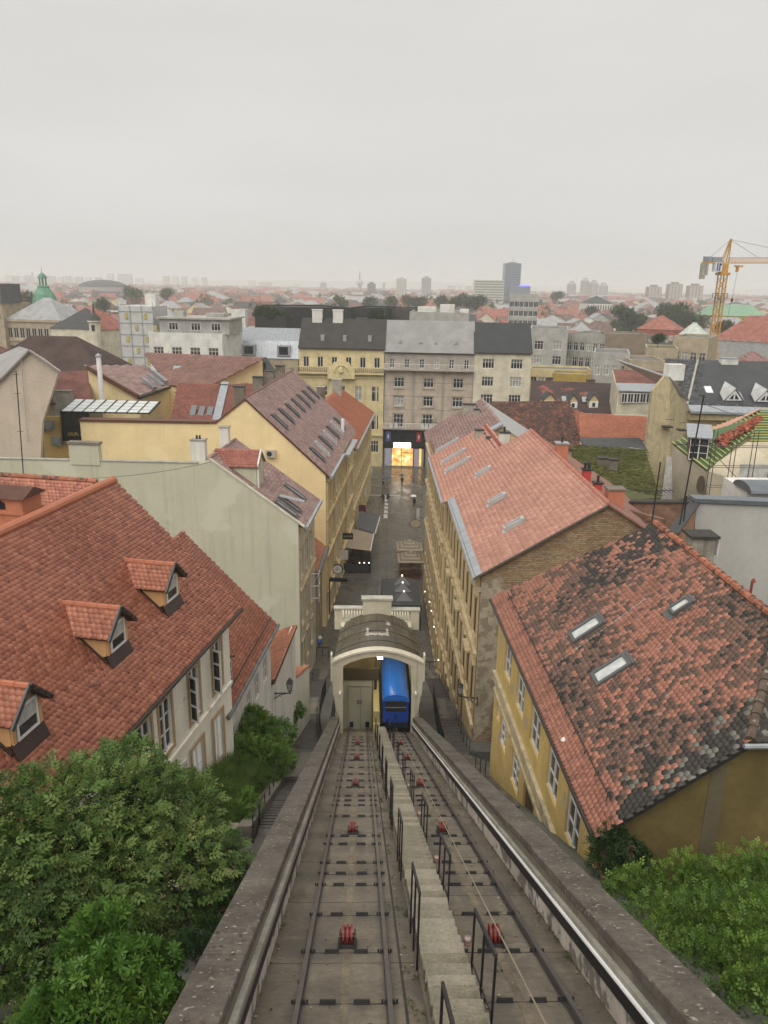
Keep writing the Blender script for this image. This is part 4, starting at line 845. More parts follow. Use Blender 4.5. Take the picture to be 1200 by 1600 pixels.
def lantern(loc, az, label):
    """wrought bracket with a four sided glass lantern; bracket runs along +x"""
    t = thing('wall_lantern', label, 'lantern', loc, az, 'wall lanterns along the lane')
    mb = MB(); mb.bar((0, 0, 0), (1.05, 0, 0), .045); mb.bar((0, 0, -.45), (0, 0, .08), .06)
    mb.tube([(0, 0, -.42), (.25, 0, -.3), (.45, 0, -.12), (.8, 0, -.03)], .02, 5)
    for c, r in ((.25, .1), (.5, .07)): mb.tube([(c+r*math.cos(a), 0, -.14+r*math.sin(a)) for a in np.linspace(0, 5.5, 9)], .015, 5)
    mb.build('bracket', BLACK, t)
    x = 1.0
    mb = MB(); mb.lathe([(.03, 0), (.05, .1), (.13, .12)], (x, 0, .02), 6); mb.build('lamp_foot', BLACK, t)
    mb = MB(); mb.lathe([(.115, .15), (.215, .58)], (x, 0, .02), 4); mb.build('lamp_glass', plain('lantern_glass', (.30, .30, .27), .15, spec=.6), t)
    mb = MB()
    for k in range(4):
        a = 2*math.pi*(k+.5)/4; c, s = math.cos(a), math.sin(a); mb.bar((x+.118*c, .118*s, .16), (x+.222*c, .222*s, .61), .022)
    mb.lathe([(.24, .60), (.23, .63), (.13, .74), (.12, .78), (.03, .84), (.02, .92)], (x, 0, .02), 4); mb.build('lamp_cage', BLACK, t)
p = at(423, 1083, Y=36.0); lantern(p, 0, 'wrought lantern on a scrolled bracket above the entry steps of the left lane')
p = at(746, 1091, X=6.62); lantern(p, 180+12, 'wrought lantern on a scrolled bracket at the corner of the brown facade')
# ================================================================== RIGHT TERRACE WITH THE PINK ROOF
FTAN = mk('dirty_tan_facade', (.60, .45, .23), .85, .15, .7, .2, 9, streak=.55, stain=(.24, .20, .14)); STONE = mk('facade_stone_trim', (.50, .40, .24), .8, .2, 1, .2, 9, streak=.4)
BRICK = mk('old_brick_gable', (.27, .165, .09), .9, .25, .5, .5, 8, bricks=((math.pi/2, 0, 0), (.42, .31, .195), (.20, .155, .10)), patch=((.38, .32, .235), .35, .63))
pb = thing('pink_roof_terrace', 'tall tan terrace with a broad pale pink tiled roof and bare brick gable', 'building', (7.0, 42.2, -3), .8)
def rows(y0, y1, step, w, specs, kind): return [(u, z, w, h, kind) for z, h in specs for u in np.arange(y0, y1, step)]
def decor(parent, ops, P, outx, hood=True, m=None):
    """sills and hood mouldings for windows on an x = P plane facing -x (outx=-1) or +x"""
    mb = MB()
    for (y, z, w, h, k) in ops:
        mb.box(P, y-.1, z-.14, P+outx*.11, y+w+.1, z-.02)
        if hood: mb.box(P, y-.12, z+h+.2, P+outx*.13, y+w+.12, z+h+.3); mb.box(P, y-.05, z+h+.04, P+outx*.05, y+w+.05, z+h+.2)
        mb.box(P, y-.14, z, P+outx*.05, y-.01, z+h); mb.box(P, y+w+.01, z, P+outx*.05, y+w+.14, z+h)
    mb.build('window_moulding', m or STONE, parent, kind='stuff')
wo = [(o[0], *o[1:]) for o in rows(.9, 21, 2.2, 1.15, [(15.2, 2.5), (10.4, 2.7), (6.0, 2.6), (1.6, 2.6)], 'w')]
mb = MB(); facade(pb, mb, (0, 22.2), (0, 0), -1, 19.3, [(22.2-o[0]-o[2], *o[1:]) for o in wo if o[1] > 7.5-.45*o[0]], depth=.07)
wo2 = [(o[0], *o[1:]) for o in rows(23.0, 45, 2.2, 1.15, [(14.6, 2.4), (10.0, 2.6), (5.6, 2.6), (.6, 3.0)], 'w')]
facade(pb, mb, (-.15, 46), (-.15, 22.2), -1, 18.9, [(46-o[0]-o[2], *o[1:]) for o in wo2], depth=.07)
mb.add([(0, 22.2, -1), (-.15, 22.2, -1), (-.15, 22.2, 18.9), (0, 22.2, 18.9)], [(0, 1, 2, 3)])
mb.build('street_wall', FTAN, pb); decor(pb, [o for o in wo if o[1] > 7.5-.45*o[0]], 0, -1); decor(pb, wo2, -.15, -1)
mb = MB()
for z, d in ((14.3, .22), (9.4, .18), (18.6, .3)): mb.box(0, .0, z, -d, 22.1, z+.28); mb.box(-.16, 22.3, z-.5, -.15-d, 46, z-.22)
mb.build('cornice', STONE, pb)
for k, y in enumerate((3.0, 9.6, 16.2)):
    mb = MB(); mb.box(0, y-.2, 13.2, -.35, y+1.6, 13.38); mb.build('balcony_slab', STONE, pb)
AP = 7.04; eZ = 19.6; aZ = 24.16; xeP = -.36; sP = (aZ-eZ)/(AP-xeP)
mb = MB(); mb.extr([(.0, 0, -1), (14.2, 0, -1), (14.2, 0, eZ-.1), (AP, 0, aZ-.15), (0, 0, eZ-.05)], (0, .35, 0)); mb.build('brick_gable', BRICK, pb)
mb = MB()
q = [(.02, 8.5), (.9, 9.5), (1.4, 12.5), (2.0, 14.0), (1.6, 16.5), (1.9, 18.2), (1.2, 19.6), (.02, 19.2)]
mb.extr([(x, 0, z) for x, z in q], (0, -.03, 0)); mb.build('plaster_patch', mk('crumbling_render', (.38, .33, .24), .9, .25, 1.2, .6, 6, patch=((.24, .19, .13), 1.5, .5)), pb)
rp = slab(pb, 'roof', [(xeP, -.2, eZ), (xeP, 16.8, eZ), (xeP-.45, 16.8, eZ-.28), (xeP-.45, 33.6, eZ-.28), (4.6, 33.6, eZ+(4.6-xeP)*sP), (4.6, 23.2, eZ+(4.6-xeP)*sP), (AP, 23.2, aZ), (AP, -.2, aZ)], .1, T_PINK)
uP = Vector((1, 0, sP)).normalized(); kP = math.sqrt(1+sP*sP)
tiles(rp, (xeP, 0, eZ), (0, -1, 0), uP, [(.2, 0), (-16.8, 0), (-16.8, -.5), (-33.6, -.5), (-33.6, (4.6-xeP)*kP), (-23.2, (4.6-xeP)*kP), (-23.2, (AP-xeP)*kP), (.2, (AP-xeP)*kP)], .30, .34, T_PINK, shape='pan', th=.03, near=0, jit=.003)
ridge(rp, (AP, -.2, aZ+.03), (AP, 23.2, aZ+.03), mk('pink_ridge', (.44, .185, .13), .7, .12), .14, .42); ridge(rp, (4.6, 23.3, eZ+(4.6-xeP)*sP), (4.6, 33.6, eZ+(4.6-xeP)*sP), mk('dark_red_ridge', (.28, .085, .05), .6), .16, .5)
slab(pb, 'back_roof', [(AP, -.2, aZ), (AP, 23.2, aZ), (14.4, 23.2, eZ), (14.4, -.2, eZ)], .1, mk('brown_pantile', (.26, .13, .095), .7, .2, 1, .3, 12))
mb = MB(); mb.box(AP, 23.0, eZ, AP+.0, 23.0, aZ); mb.extr([(4.6, 23.15, eZ), (AP, 23.15, eZ), (AP, 23.15, aZ-.1), (4.6, 23.15, eZ+(4.6-xeP)*sP-.1)], (0, -.2, 0)); mb.build('step_wall', PLWHITE, pb)
slab(pb, 'inner_slope', [(4.6, 23.3, eZ+(4.6-xeP)*sP), (4.6, 33.6, eZ+(4.6-xeP)*sP), (12, 33.6, eZ-.8), (12, 23.3, eZ-.8)], .1, mk('rust_sheet', (.22, .10, .06), .6, .2))
mb = MB(); mb.tube([(xeP-.06, -.25, eZ-.1), (xeP-.06, 16.8, eZ-.1)], .13, 8); mb.box(xeP-.02, -.2, eZ-.02, xeP+.5, 16.8, eZ+.28) if False else None
mb.tube([(xeP-.52, 16.9, eZ-.38), (xeP-.52, 33.6, eZ-.38)], .15, 8); mb.build('gutter', ZINC, pb)
mb = MB(); mb.extr([(xeP-.02, -.21, eZ+.03), (xeP+.34, -.21, eZ+.03+.36*sP), (xeP+.34, 16.8, eZ+.03+.36*sP), (xeP-.02, 16.8, eZ+.03)], (0, 0, .055)); mb.build('eave_flashing', ZINC, pb)
mb = MB(); mb.extr([(xeP-.1, -.32, eZ-.12), (AP, -.32, aZ-.1), (AP, -.32, aZ+.02), (xeP-.1, -.32, eZ)], (0, .12, 0)); mb.build('verge_board', plain('dark_verge', (.09, .075, .06), .7), pb)
for k in range(26):
    y = 33-k*.37; 
    if y > 23.5: mb = MB(); b = 4.1-xeP; mb.box(xeP+b, y, eZ+b*sP+.07, xeP+b+.12, y+.14, eZ+b*sP+.13); mb.build('snow_guard', SNOW, rp)
def onplane(root, px, py, P0, n):
    d = ray(px, py); W = WM[root.as_pointer()]; nw = W.to_3x3() @ Vector(n); p0 = W @ Vector(P0); t = (p0-EYE).dot(nw)/d.dot(nw); return loc_of(root, EYE+d*t)
for q, w, h in (((683, 706), .6, 2.4), ((691, 724), .6, 2.4), ((697, 738), .6, 2.4)):
    p = onplane(pb, *q, (xeP, 0, eZ), (-sP, 0, 1)); skylight(rp, p+Vector((0, 0, .06)), (0, -1, 0), uP, w, h, th=.25, frame=plain('pale_flashing', (.45, .46, .46), .4, metal=.2))
for q in ((744, 745), (764, 789), (789, 829)):
    p = onplane(pb, *q, (xeP, 0, eZ), (-sP, 0, 1)); skylight(rp, p+Vector((0, 0, .06)), (0, -1, 0), uP, .55, 1.3, th=.3, glass=ZINC, frame=plain('pale_flashing', (1, 1, 1)), name='roof_hatch')
# chimneys behind the ridge
TERR2 = mk('orange_chimney_render', (.50, .19, .11), .8, .15); REDP = plain('red_chimney_paint', (.48, .07, .06), .6)
def own_chimney(px, py, Y, w, d, h, mat, label, pots=1, cap=None):
    p = at(px, py, Y=Y); t = thing('chimney', label, 'chimney', (p.x, p.y, p.z-h)); mb = MB(); mb.box(-w/2, -d/2, 0, w/2, d/2, h); mb.build('stack', mat, t)
    mb = MB(); mb.box(-w/2-.07, -d/2-.07, h, w/2+.07, d/2+.07, h+.1); mb.build('cap', cap or IRON, t)
    for i in range(pots): mb = MB(); mb.lathe([(.09, 0), (.08, .35), (.12, .36), (.12, .42)], ((i-(pots-1)/2)*.28, 0, h+.1), 8); mb.build('pot', IRON, t)
own_chimney(878, 693, 56, .85, .7, 2.6, TERR2, 'orange rendered chimney with a grey cap behind the pink roof ridge', 1, ZINC)
own_chimney(917, 734, 50, .5, .5, 2.0, REDP, 'red chimney with black pots, left one of the red pair by the grass roof', 2)
own_chimney(934, 755, 48, .5, .5, 2.0, REDP, 'red chimney with black pots, right one of the red pair by the grass roof', 1)
own_chimney(961, 764, 45.6, 1.0, .8, 2.6, TERR2, 'broad orange chimney with a slotted cap at the end of the pink roof', 0, CONC)
own_chimney(749, 672, 72.5, .8, .6, 2.4, CONCL, 'grey weathered chimney behind the step of the pink roof', 0); own_chimney(766, 684, 70, .7, .6, 2.0, CONCL, 'short grey chimney nearer the white chimney by the pink roof', 0)
own_chimney(788, 676, 67.5, .9, .7, 2.4, PLWHITE, 'white chimney with a flat dark cap rising by the pink roof step', 1)
own_chimney(733, 632, 92, 1.5, .8, 2.2, CONCL, 'wide pale chimney with open flues on the far mauve roof', 0); own_chimney(745, 640, 88, .6, .6, 2.4, CONCL, 'slim grey chimney beside the wide pale one on the mauve roof', 0)
# third house of the terrace: mauve sheet roof
p3_ = thing('mauve_roof_house', 'corner house with a striped mauve tile roof beyond the pink one', 'building', (7.55, 76.4, -3), 2.2)
eA = 18.6; xA = -.7; sA = .62; WA = 6.3; LA = 19
wo3 = rows(1.2, 20, 2.3, 1.2, [(14.0, 2.3), (9.5, 2.6), (5.3, 2.5), (.5, 3.2)], 'f')
mb = MB(); facade(p3_, mb, (0, LA), (0, 0), 0, eA, [(LA-o[0]-o[2], *o[1:]) for o in wo3 if o[0] < LA-1.4], depth=.2)
mb.add([(0, 0, 0), (12, 0, 0), (12, 0, eA), (WA, 0, eA+WA*sA), (0, 0, eA)], [(0, 1, 2, 3, 4)]); mb.build('wall', FTAN, p3_); decor(p3_, [o for o in wo3 if o[0] < LA-1.4], 0, -1)
r3 = slab(p3_, 'roof', [(xA, -.1, eA-.4), (xA, LA, eA-.4), (WA, LA, eA-.4+(WA-xA)*sA), (WA, -.1, eA-.4+(WA-xA)*sA)], .1, T_MAUVE); k3 = math.sqrt(1+sA*sA)
tiles(r3, (xA, -.1, eA-.4), (0, -1, 0), Vector((1, 0, sA)), [(0, 0), (-LA-.1, 0), (-LA-.1, (WA-xA)*k3), (0, (WA-xA)*k3)], .34, .36, T_MAUVE, shape='pan', near=0, th=.04)
mb = MB(); mb.extr([(xA, -.3, eA-.36), (WA, -.3, eA-.36+(WA-xA)*sA), (WA, 1.2, eA-.36+(WA-xA)*sA), (xA, 1.2, eA-.36)], (0, 0, .22)); mb.build('verge_flashing', ZINC, p3_)
slab(p3_, 'back_roof', [(WA, -.1, eA-.4+(WA-xA)*sA), (WA, LA, eA-.4+(WA-xA)*sA), (13, LA, eA-.2), (13, -.1, eA-.2)], .1, mk('grey_corrugated', (.36, .36, .35), .5, .2, 2))
# ================================================================== OLIVE GABLE HOUSE, LEFT
OLIVE = mk('olive_grey_plaster', (.52, .50, .375), .9, .06, .4, .15, 10, streak=.6, stain=(.37, .35, .265), patch=((.585, .565, .44), .22, .56))
AZL = 5.2
ol = thing('olive_gable_house', 'tall house with a blank olive gable wall and mauve tile roof', 'building', (-5.35, 60.92, -3), AZL)
eO, aO, xaO, LO = 16.55, 22.07, -7.23, 8.6; xeO = .5; sO = (aO-eO)/(xeO-xaO)
mb = MB(); wl_ = [(-40, 0, 0), (0, 0, 0), (0, 0, eO+.3), (xaO, 0, aO-.05), (-7.9, 0, 21.75), (-26, 0, 21.6), (-40, 0, 21.4)]
mb.extr(wl_, (0, .4, 0)); mb.build('gable_wall', OLIVE, ol)
mb = MB(); mb.extr([(-40, -.06, 21.4), (-8.2, -.06, 21.72), (-8.2, -.06, 21.8), (-40, -.06, 21.48)], (0, .5, 0)); mb.build('wall_cap', CONCL, ol)
mb = MB(); mb.box(-18.9, -.08, 21.3, -16.4, .5, 23.0); mb.build('wall_pier', OLIVE, ol)
mb = MB(); mb.box(-19.0, -.16, 23.0, -16.3, .6, 23.2); mb.build('pier_cap', CONC, ol)
oo = rows(.8, 7.6, 2.4, 1.2, [(11.6, 2.6), (7.2, 2.7), (3.0, 2.5)], 'f'); mb = MB(); facade(ol, mb, (0, .4), (0, LO), -1, eO, [(o[0]-.4, *o[1:]) for o in oo], depth=.2)
mb.add([(0, LO, -1), (-9, LO, -1), (-9, LO, aO-1.5), (xaO, LO, aO-.1), (0, LO, eO)], [(0, 1, 2, 3, 4)])
mb.build('street_wall', mk('pale_street_plaster', (.60, .56, .46), .85, .15, 1, .2, 9, streak=.5), ol); decor(ol, oo, 0, 1)
mb = MB(); mb.box(0, .4, eO-.5, .4, LO, eO-.15); mb.box(0, .4, 10.6, .2, LO, 10.85); mb.build('cornice', STONE, ol)
ro = slab(ol, 'roof', [(xeO, .35, eO), (xeO, LO, eO), (xaO, LO, aO), (xaO, .35, aO)], .1, T_MAUVE); kO = math.sqrt(1+sO*sO); uO = Vector((-1, 0, sO)).normalized(); wO = (xeO-xaO)*kO
tiles(ro, (xeO, .35, eO), (0, 1, 0), uO, [(0, 0), (LO-.35, 0), (LO-.35, wO), (0, wO)], .30, .34, T_MAUVE, shape='pan', near=0, th=.035)
slab(ol, 'back_roof', [(xaO, .4, aO), (xaO, LO, aO), (-13, LO, aO-3.4), (-13, .4, aO-3.4)], .1, T_MAUVE)
ridge(ro, (xaO, .3, aO+.02), (xaO, LO, aO+.02), mk('mauve_ridge', (.24, .135, .115), .6), .12, .42)
mb = MB(); mb.box(xeO-.05, .2, eO-.2, xeO+.3, LO, eO+.02); mb.build('gutter', ZINC, ol)
mb = MB(); mb.extr([(xeO, -.06, eO-.02), (xaO, -.06, aO-.02), (xaO, -.06, aO+.1), (xeO, -.06, eO+.1)], (0, .4, 0)); mb.build('verge', mk('pale_verge', (.5, .47, .38), .8), ol)
chimney(ol, -8.3, .8, 20.5, 23.5, 1.2, .7, PLWHITE, CONCL, 2); chimney(ol, -7.6, 6.3, 21, 23.6, .8, .7, PLWHITE, CONCL, 0)
for (y, up) in ((.55, 1.0), (2.0, 1.0), (5.5, 1.2)): skylight(ro, Vector((xeO, y, eO))+uO*up+Vector((0, 0, .08)), (0, 1, 0), uO, .75, 2.1, th=.16)
mb = MB(); p_ = Vector((xeO, 2.05, eO))+uO*3.1+Vector((0, 0, .2)); mb.extr([p_, p_+Vector((0, .7, 0)), p_+Vector((0, .7, 0))-uO*2.0+Vector((.5, 0, .7)), p_-uO*2.0+Vector((.5, 0, .7))], (.02, 0, .05)); mb.build('open_sash', SKYGL, ro)
# its roof dormer
zd0 = eO+(xeO+3.6)*sO; dm = ob('dormer', None, ol, Matrix.Translation((-3.6, 0, zd0)))
X_ = lambda z: -z/sO
mb = MB(); mb.extr([(0, 1.3, 0), (0, 1.3, 1.9), (X_(1.9), 1.3, 1.9)], (0, .1, 0)); mb.extr([(0, 3.5, 0), (0, 3.5, 1.9), (X_(1.9), 3.5, 1.9)], (0, .1, 0)); mb.extr([(0, 1.3, 0), (0, 3.6, 0), (0, 3.6, 1.9), (0, 2.45, 2.8), (0, 1.3, 1.9)], (-.1, 0, 0)); mb.build('dormer_wall', OLIVE, dm)
mb = MB(); mb.box(.0, 1.25, -.1, .12, 1.45, 2.0); mb.extr([(.02, 1.2, 1.8), (.02, 2.45, 2.78), (.02, 3.7, 1.8), (.02, 3.7, 2.05), (.02, 2.45, 3.05), (.02, 1.2, 2.05)], (.12, 0, 0)); mb.build('dormer_trim', plain('white_trim', (.66, .65, .6), .6), dm)
for s in (-1, 1):
    e0 = Vector((.2, 2.45+s*1.35, 1.75)); e1 = Vector((X_(1.75), 2.45+s*1.35, 1.75)); q0 = Vector((.2, 2.45, 2.85)); q1 = Vector((X_(2.85), 2.45, 2.85)); rr = slab(dm, 'dormer_roof', [e0, e1, q1, q0], .07, T_MAUVE)
    if s < 0: tiles(rr, e1, (1, 0, 0), (q0-e0), [(0, 0), ((e0-e1).length, 0), ((e0-e1).length, (q0-e0).length), ((e0-e1).length-(q0-q1).length, (q0-e0).length)], .28, .26, mk('red_dormer_tile', (.3, .12, .09), .5, ramp=[(0, (.26, .085, .06)), (1, (.33, .12, .085))]), shape='round', near=0)
# ================================================================== LOW ORANGE ROOF HOUSE BETWEEN
lo = thing('low_orange_house', 'low stone house with a steep orange roof squeezed between olive and yellow houses', 'building', (-4.72, 69.7, -3), 3.0)
oo = rows(.5, 7, 1.7, .9, [(6.2, 1.6), (2.3, 1.9)], 'f'); mb = MB(); facade(lo, mb, (0, -.2), (0, 8), -1, 9.6, [(o[0]+.2, *o[1:]) for o in oo], depth=.2); mb.add([(0, -.2, -1), (-10, -.2, -1), (-10, -.2, 15), (0, -.2, 9.6)], [(3, 2, 1, 0)]); mb.build('wall', mk('grey_stone_wall', (.36, .31, .23), .9, .25, 1, .4, 7, streak=.4), lo)
rl_ = slab(lo, 'roof', [(.35, -.2, 9.3), (.35, 7.6, 9.3), (-5, 7.6, 13.6), (-5, -.2, 13.6)], .1, T_ORANGE); tiles(rl_, (.35, -.2, 9.3), (0, 1, 0), Vector((-5.35, 0, 4.3)), [(0, 0), (7.8, 0), (7.8, 6.8), (0, 6.8)], .28, .32, T_ORANGE, shape='pan', near=0, th=.04)
mb = MB(); mb.box(.2, -.2, 9.05, .75, 7.6, 9.3); mb.build('gutter', mk('grey_gutter', (1, 1, 1)), lo)
sc_ = thing('roof_scaffold', 'small white pipe frame standing on the olive house facade', 'frame', at(486, 935, Y=66))
mb = MB()
for z in (0, 1.2, 2.4): mb.bar((0, 0, z), (.75, .0, z+.05), .06); mb.bar((.75, 0, z+.05), (.75, 1.0, z+.02), .05)
for x in (0, .75): mb.bar((x, 0, -.3), (x, 0, 2.45), .06)
mb.bar((0, 0, 1.2), (.75, 0, 2.4), .04); mb.build('pipe_frame', WHITE, sc_)
# ================================================================== LONG YELLOW HOUSE
YW = mk('warm_yellow_plaster', (.82, .65, .36), .85, .07, .5, .12, 10, streak=.25, stain=(.60, .45, .23), patch=((.86, .70, .42), .25, .58)); YF = mk('ochre_street_facade', (.65, .52, .29), .85, .12, .7, .2, 9, streak=.45, stain=(.33, .26, .15))
yh = thing('long_yellow_house', 'long yellow house with mauve tile roof and two rows of roof windows', 'building', (-3.88, 77.11, -3), AZL)
eY, aY, xaY, LY = 16.95, 24.76, -8.13, 26.4; xeY = .42; sY = (aY-eY)/(xeY-xaY)
mb = MB(); mb.extr([(-26, 0, 0), (0, 0, 0), (0, 0, eY+.2), (xaY, 0, aY-.05), (-11.2, 0, 22.2), (-12.0, 0, 22.0), (-25.5, 0, 21.9), (-25.5, 0, 17.9), (-26, 0, 17.9)], (0, .4, 0)); mb.build('gable_wall', YW, yh)
mb = MB(); mb.extr([(-25.6, -.15, 21.9), (-11.3, -.15, 22.1), (-11.3, -.15, 22.3), (-25.6, -.15, 22.15)], (0, 1.2, 0)); mb.extr([(xeY, -.12, eY-.05), (xaY, -.12, aY), (-11.3, -.12, 22.25), (-11.3, -.12, 22.05), (xaY, -.12, aY-.22), (xeY, -.12, eY-.27)], (0, .5, 0)); mb.build('verge', plain('brown_red_verge', (.12, .05, .03), .5), yh)
oo = rows(1.2, 25.5, 2.35, 1.2, [(13.0, 2.4), (8.7, 2.8), (4.6, 2.6), (.4, 3.0)], 'f'); mb = MB(); facade(yh, mb, (0, .4), (0, LY), 0, eY, [(o[0]-.4, *o[1:]) for o in oo], depth=.1)
mb.add([(0, LY, 0), (-15, LY, 0), (-15, LY, 20), (xaY, LY, aY), (0, LY, eY)], [(0, 1, 2, 3, 4)]); mb.build('street_wall', YF, yh); decor(yh, oo, 0, 1, m=mk('ochre_trim', (.60, .47, .25), .85, .15, 1, .1, 9, streak=.4))
mb = MB()
for z, d in ((16.3, .4), (12.0, .2), (7.9, .25), (3.7, .3)): mb.box(0, .4, z, d, LY, z+.3)
for y in (.5, 6.5, 12.5, 18.5, 25.3): mb.box(0, y, 4.1, .16, y+.6, 16.2)
mb.build('cornice', YF, yh)
ry = slab(yh, 'roof', [(xeY, -.05, eY), (xeY, LY, eY), (xaY, LY, aY), (xaY, -.05, aY)], .12, T_MAUVE); kY = math.sqrt(1+sY*sY); uY = Vector((-1, 0, sY)).normalized(); wY = (xeY-xaY)*kY
tiles(ry, (xeY, -.05, eY), (0, 1, 0), uY, [(0, 0), (LY, 0), (LY, wY), (0, wY)], .32, .36, T_MAUVE, shape='pan', near=0, th=.04)
slab(yh, 'back_roof', [(xaY, .35, aY), (xaY, LY, aY), (-15, LY, aY-5.5), (-15, .35, aY-5.5)], .1, T_MAUVE)
ridge(ry, (xaY, -.05, aY+.02), (xaY, LY, aY+.02), mk('mauve_ridge', (1, 1, 1)), .14, .5)
mb = MB(); mb.box(xeY-.1, -.1, eY-.22, xeY+.35, 11, eY+.04); mb.box(xeY+.25, 11.1, eY-.35, xeY+.85, 20.4, eY-.1); mb.build('gutter', ZINC, yh)
for i in range(7):
    skylight(ry, Vector((xeY, 1.6+i*3.75, eY))+uY*6.4+Vector((0, 0, .08)), (0, 1, 0), uY, .85, 2.1, th=.2, frame=plain('dark_flashing', (.08, .08, .08), .4, metal=.2)); skylight(ry, Vector((xeY, 2.2+i*3.2, eY))+uY*1.3+Vector((0, 0, .08)), (0, 1, 0), uY, .85, 2.0, th=.2, frame=plain('pale_flashing', (1, 1, 1)) if i % 2 else plain('dark_flashing', (1, 1, 1)))
for y in (1.0, 9.5, 15.5, 22): chimney(yh, xaY-.8, y, aY-2, aY+1.0, 1.1, .8, CONC, IRON, 0)
mb = MB(); mb.tube([(-.6, 19.8, eY+.6), (-.6, 19.8, eY+2.6)], .22, 10); mb.build('flue', mk('painted_sheen_steel', (1, 1, 1)), yh)
for x in (-5.6, -10.0, -2.2): 
    z = 18.8 if x < -4 else 13.8
    mb = MB(); mb.box(x-.5, -.42, z, x+.5, -.05, z+.75); a_ = mb.build('air_conditioner', plain('beige_metal', (.42, .40, .34), .5), yh)
    mb = MB(); n = 16; mb.lathe([(.27, 0), (.27, .01)], (0, 0, 0), 14); g_ = mb.build('fan_grille', IRON, a_); g_.matrix_local = Matrix.Translation((x-.12, -.42, z+.37)) @ Matrix.Rotation(math.pi/2, 4, 'X')
# far orange roof house at the end of the row
oh = thing('rust_roof_house', 'yellow corner house with a plain rust orange roof at the street end', 'building', (-2.16, 96.0, -3), AZL)
LQ = 39; eQ, aQ, xQ = 14.3, 18.4, -5.6; sQ = (aQ-eQ)/(.3-xQ)
oo = rows(1.0, 38, 2.5, 1.2, [(10.3, 2.3), (6.4, 2.3), (1.0, 3.2)], 'f'); mb = MB(); facade(oh, mb, (0, 7.6), (0, LQ), 0, eQ, [(o[0]-7.6, *o[1:]) for o in oo if o[0] > 7.7], depth=.2); mb.add([(0, LQ, 0), (-14, LQ, 0), (-14, LQ, eQ), (xQ, LQ, aQ), (0, LQ, eQ)], [(0, 1, 2, 3, 4)]); mb.build('wall', YF, oh); decor(oh, [o for o in oo if o[0] > 7.7], 0, 1, m=mk('ochre_trim', (1, 1, 1)))
mb = MB(); mb.box(0, 7.6, 13.7, .35, LQ, 14.0); mb.box(0, 7.6, 5.2, .2, LQ, 5.5); mb.build('cornice', YF, oh)
T_RUST = mk('rust_orange_tile', (.34, .12, .06), .6, .15, .4, .15, 20, ramp=[(0, (.27, .085, .04)), (1, (.35, .12, .06))])
rq = slab(oh, 'roof', [(.4, 7.6, eQ), (.4, LQ, eQ), (xQ, LQ, aQ), (xQ, 7.6, aQ)], .12, T_RUST); tiles(rq, (.4, 7.6, eQ), (0, 1, 0), Vector((-1, 0, sQ)), [(0, 0), (LQ-7.6, 0), (LQ-7.6, 7.3), (0, 7.3)], .30, .34, T_RUST, shape='pan', near=0, th=.035)
slab(oh, 'back_roof', [(xQ, 7.6, aQ), (xQ, LQ, aQ), (-12, LQ, eQ), (-12, 7.6, eQ)], .12, T_RUST)
mb = MB(); mb.box(.3, 7.6, eQ-.2, .7, LQ, eQ); mb.build('gutter', ZINC, oh)
chimney(oh, -6.2, 20, 17, 21, 1.2, .9, CONC, CONCL, 0); chimney(oh, -5.4, 33, 17, 20.6, 1.6, 1.0, CONCL, CONCL, 0)
# ================================================================== BUILDINGS BEYOND THE STREET
def A(px, py, Y): return at(px, py, Y=Y)
def flatm(name, c, **k): return mk(name, c, k.pop('rough', .8), k.pop('var', .18), k.pop('scale', .6), k.pop('bump', .12), k.pop('bscale', 8), **k)
M_RED = flatm('far_red_tile', (.27, .105, .078), bscale=5, var=.3); M_REDD = flatm('far_dark_red_tile', (.16, .068, .054), var=.3); M_BRN = flatm('far_brown_tile', (.15, .095, .08), var=.3); M_GREY = flatm('far_grey_sheet', (.30, .30, .295)); M_DARK = flatm('far_dark_roof', (.06, .06, .06))
W_CREAM = flatm('far_cream_wall', (.60, .55, .42), streak=.25, stain=(.35, .31, .24)); W_WHITE = flatm('far_white_wall', (.66, .65, .60), streak=.3, stain=(.36, .35, .32)); W_GREY = flatm('far_grey_wall', (.38, .37, .34), streak=.4, stain=(.2, .19, .17)); W_OCH = flatm('far_ochre_wall', (.42, .34, .19), streak=.3, stain=(.25, .2, .12)); W_YEL = flatm('far_yellow_wall', (.62, .52, .29), streak=.25, stain=(.4, .33, .18)); W_TAN = flatm('far_tan_wall', (.40, .33, .23), streak=.4, stain=(.22, .18, .13))
FL = flatm('flat_bitumen_roof', (.16, .155, .145))
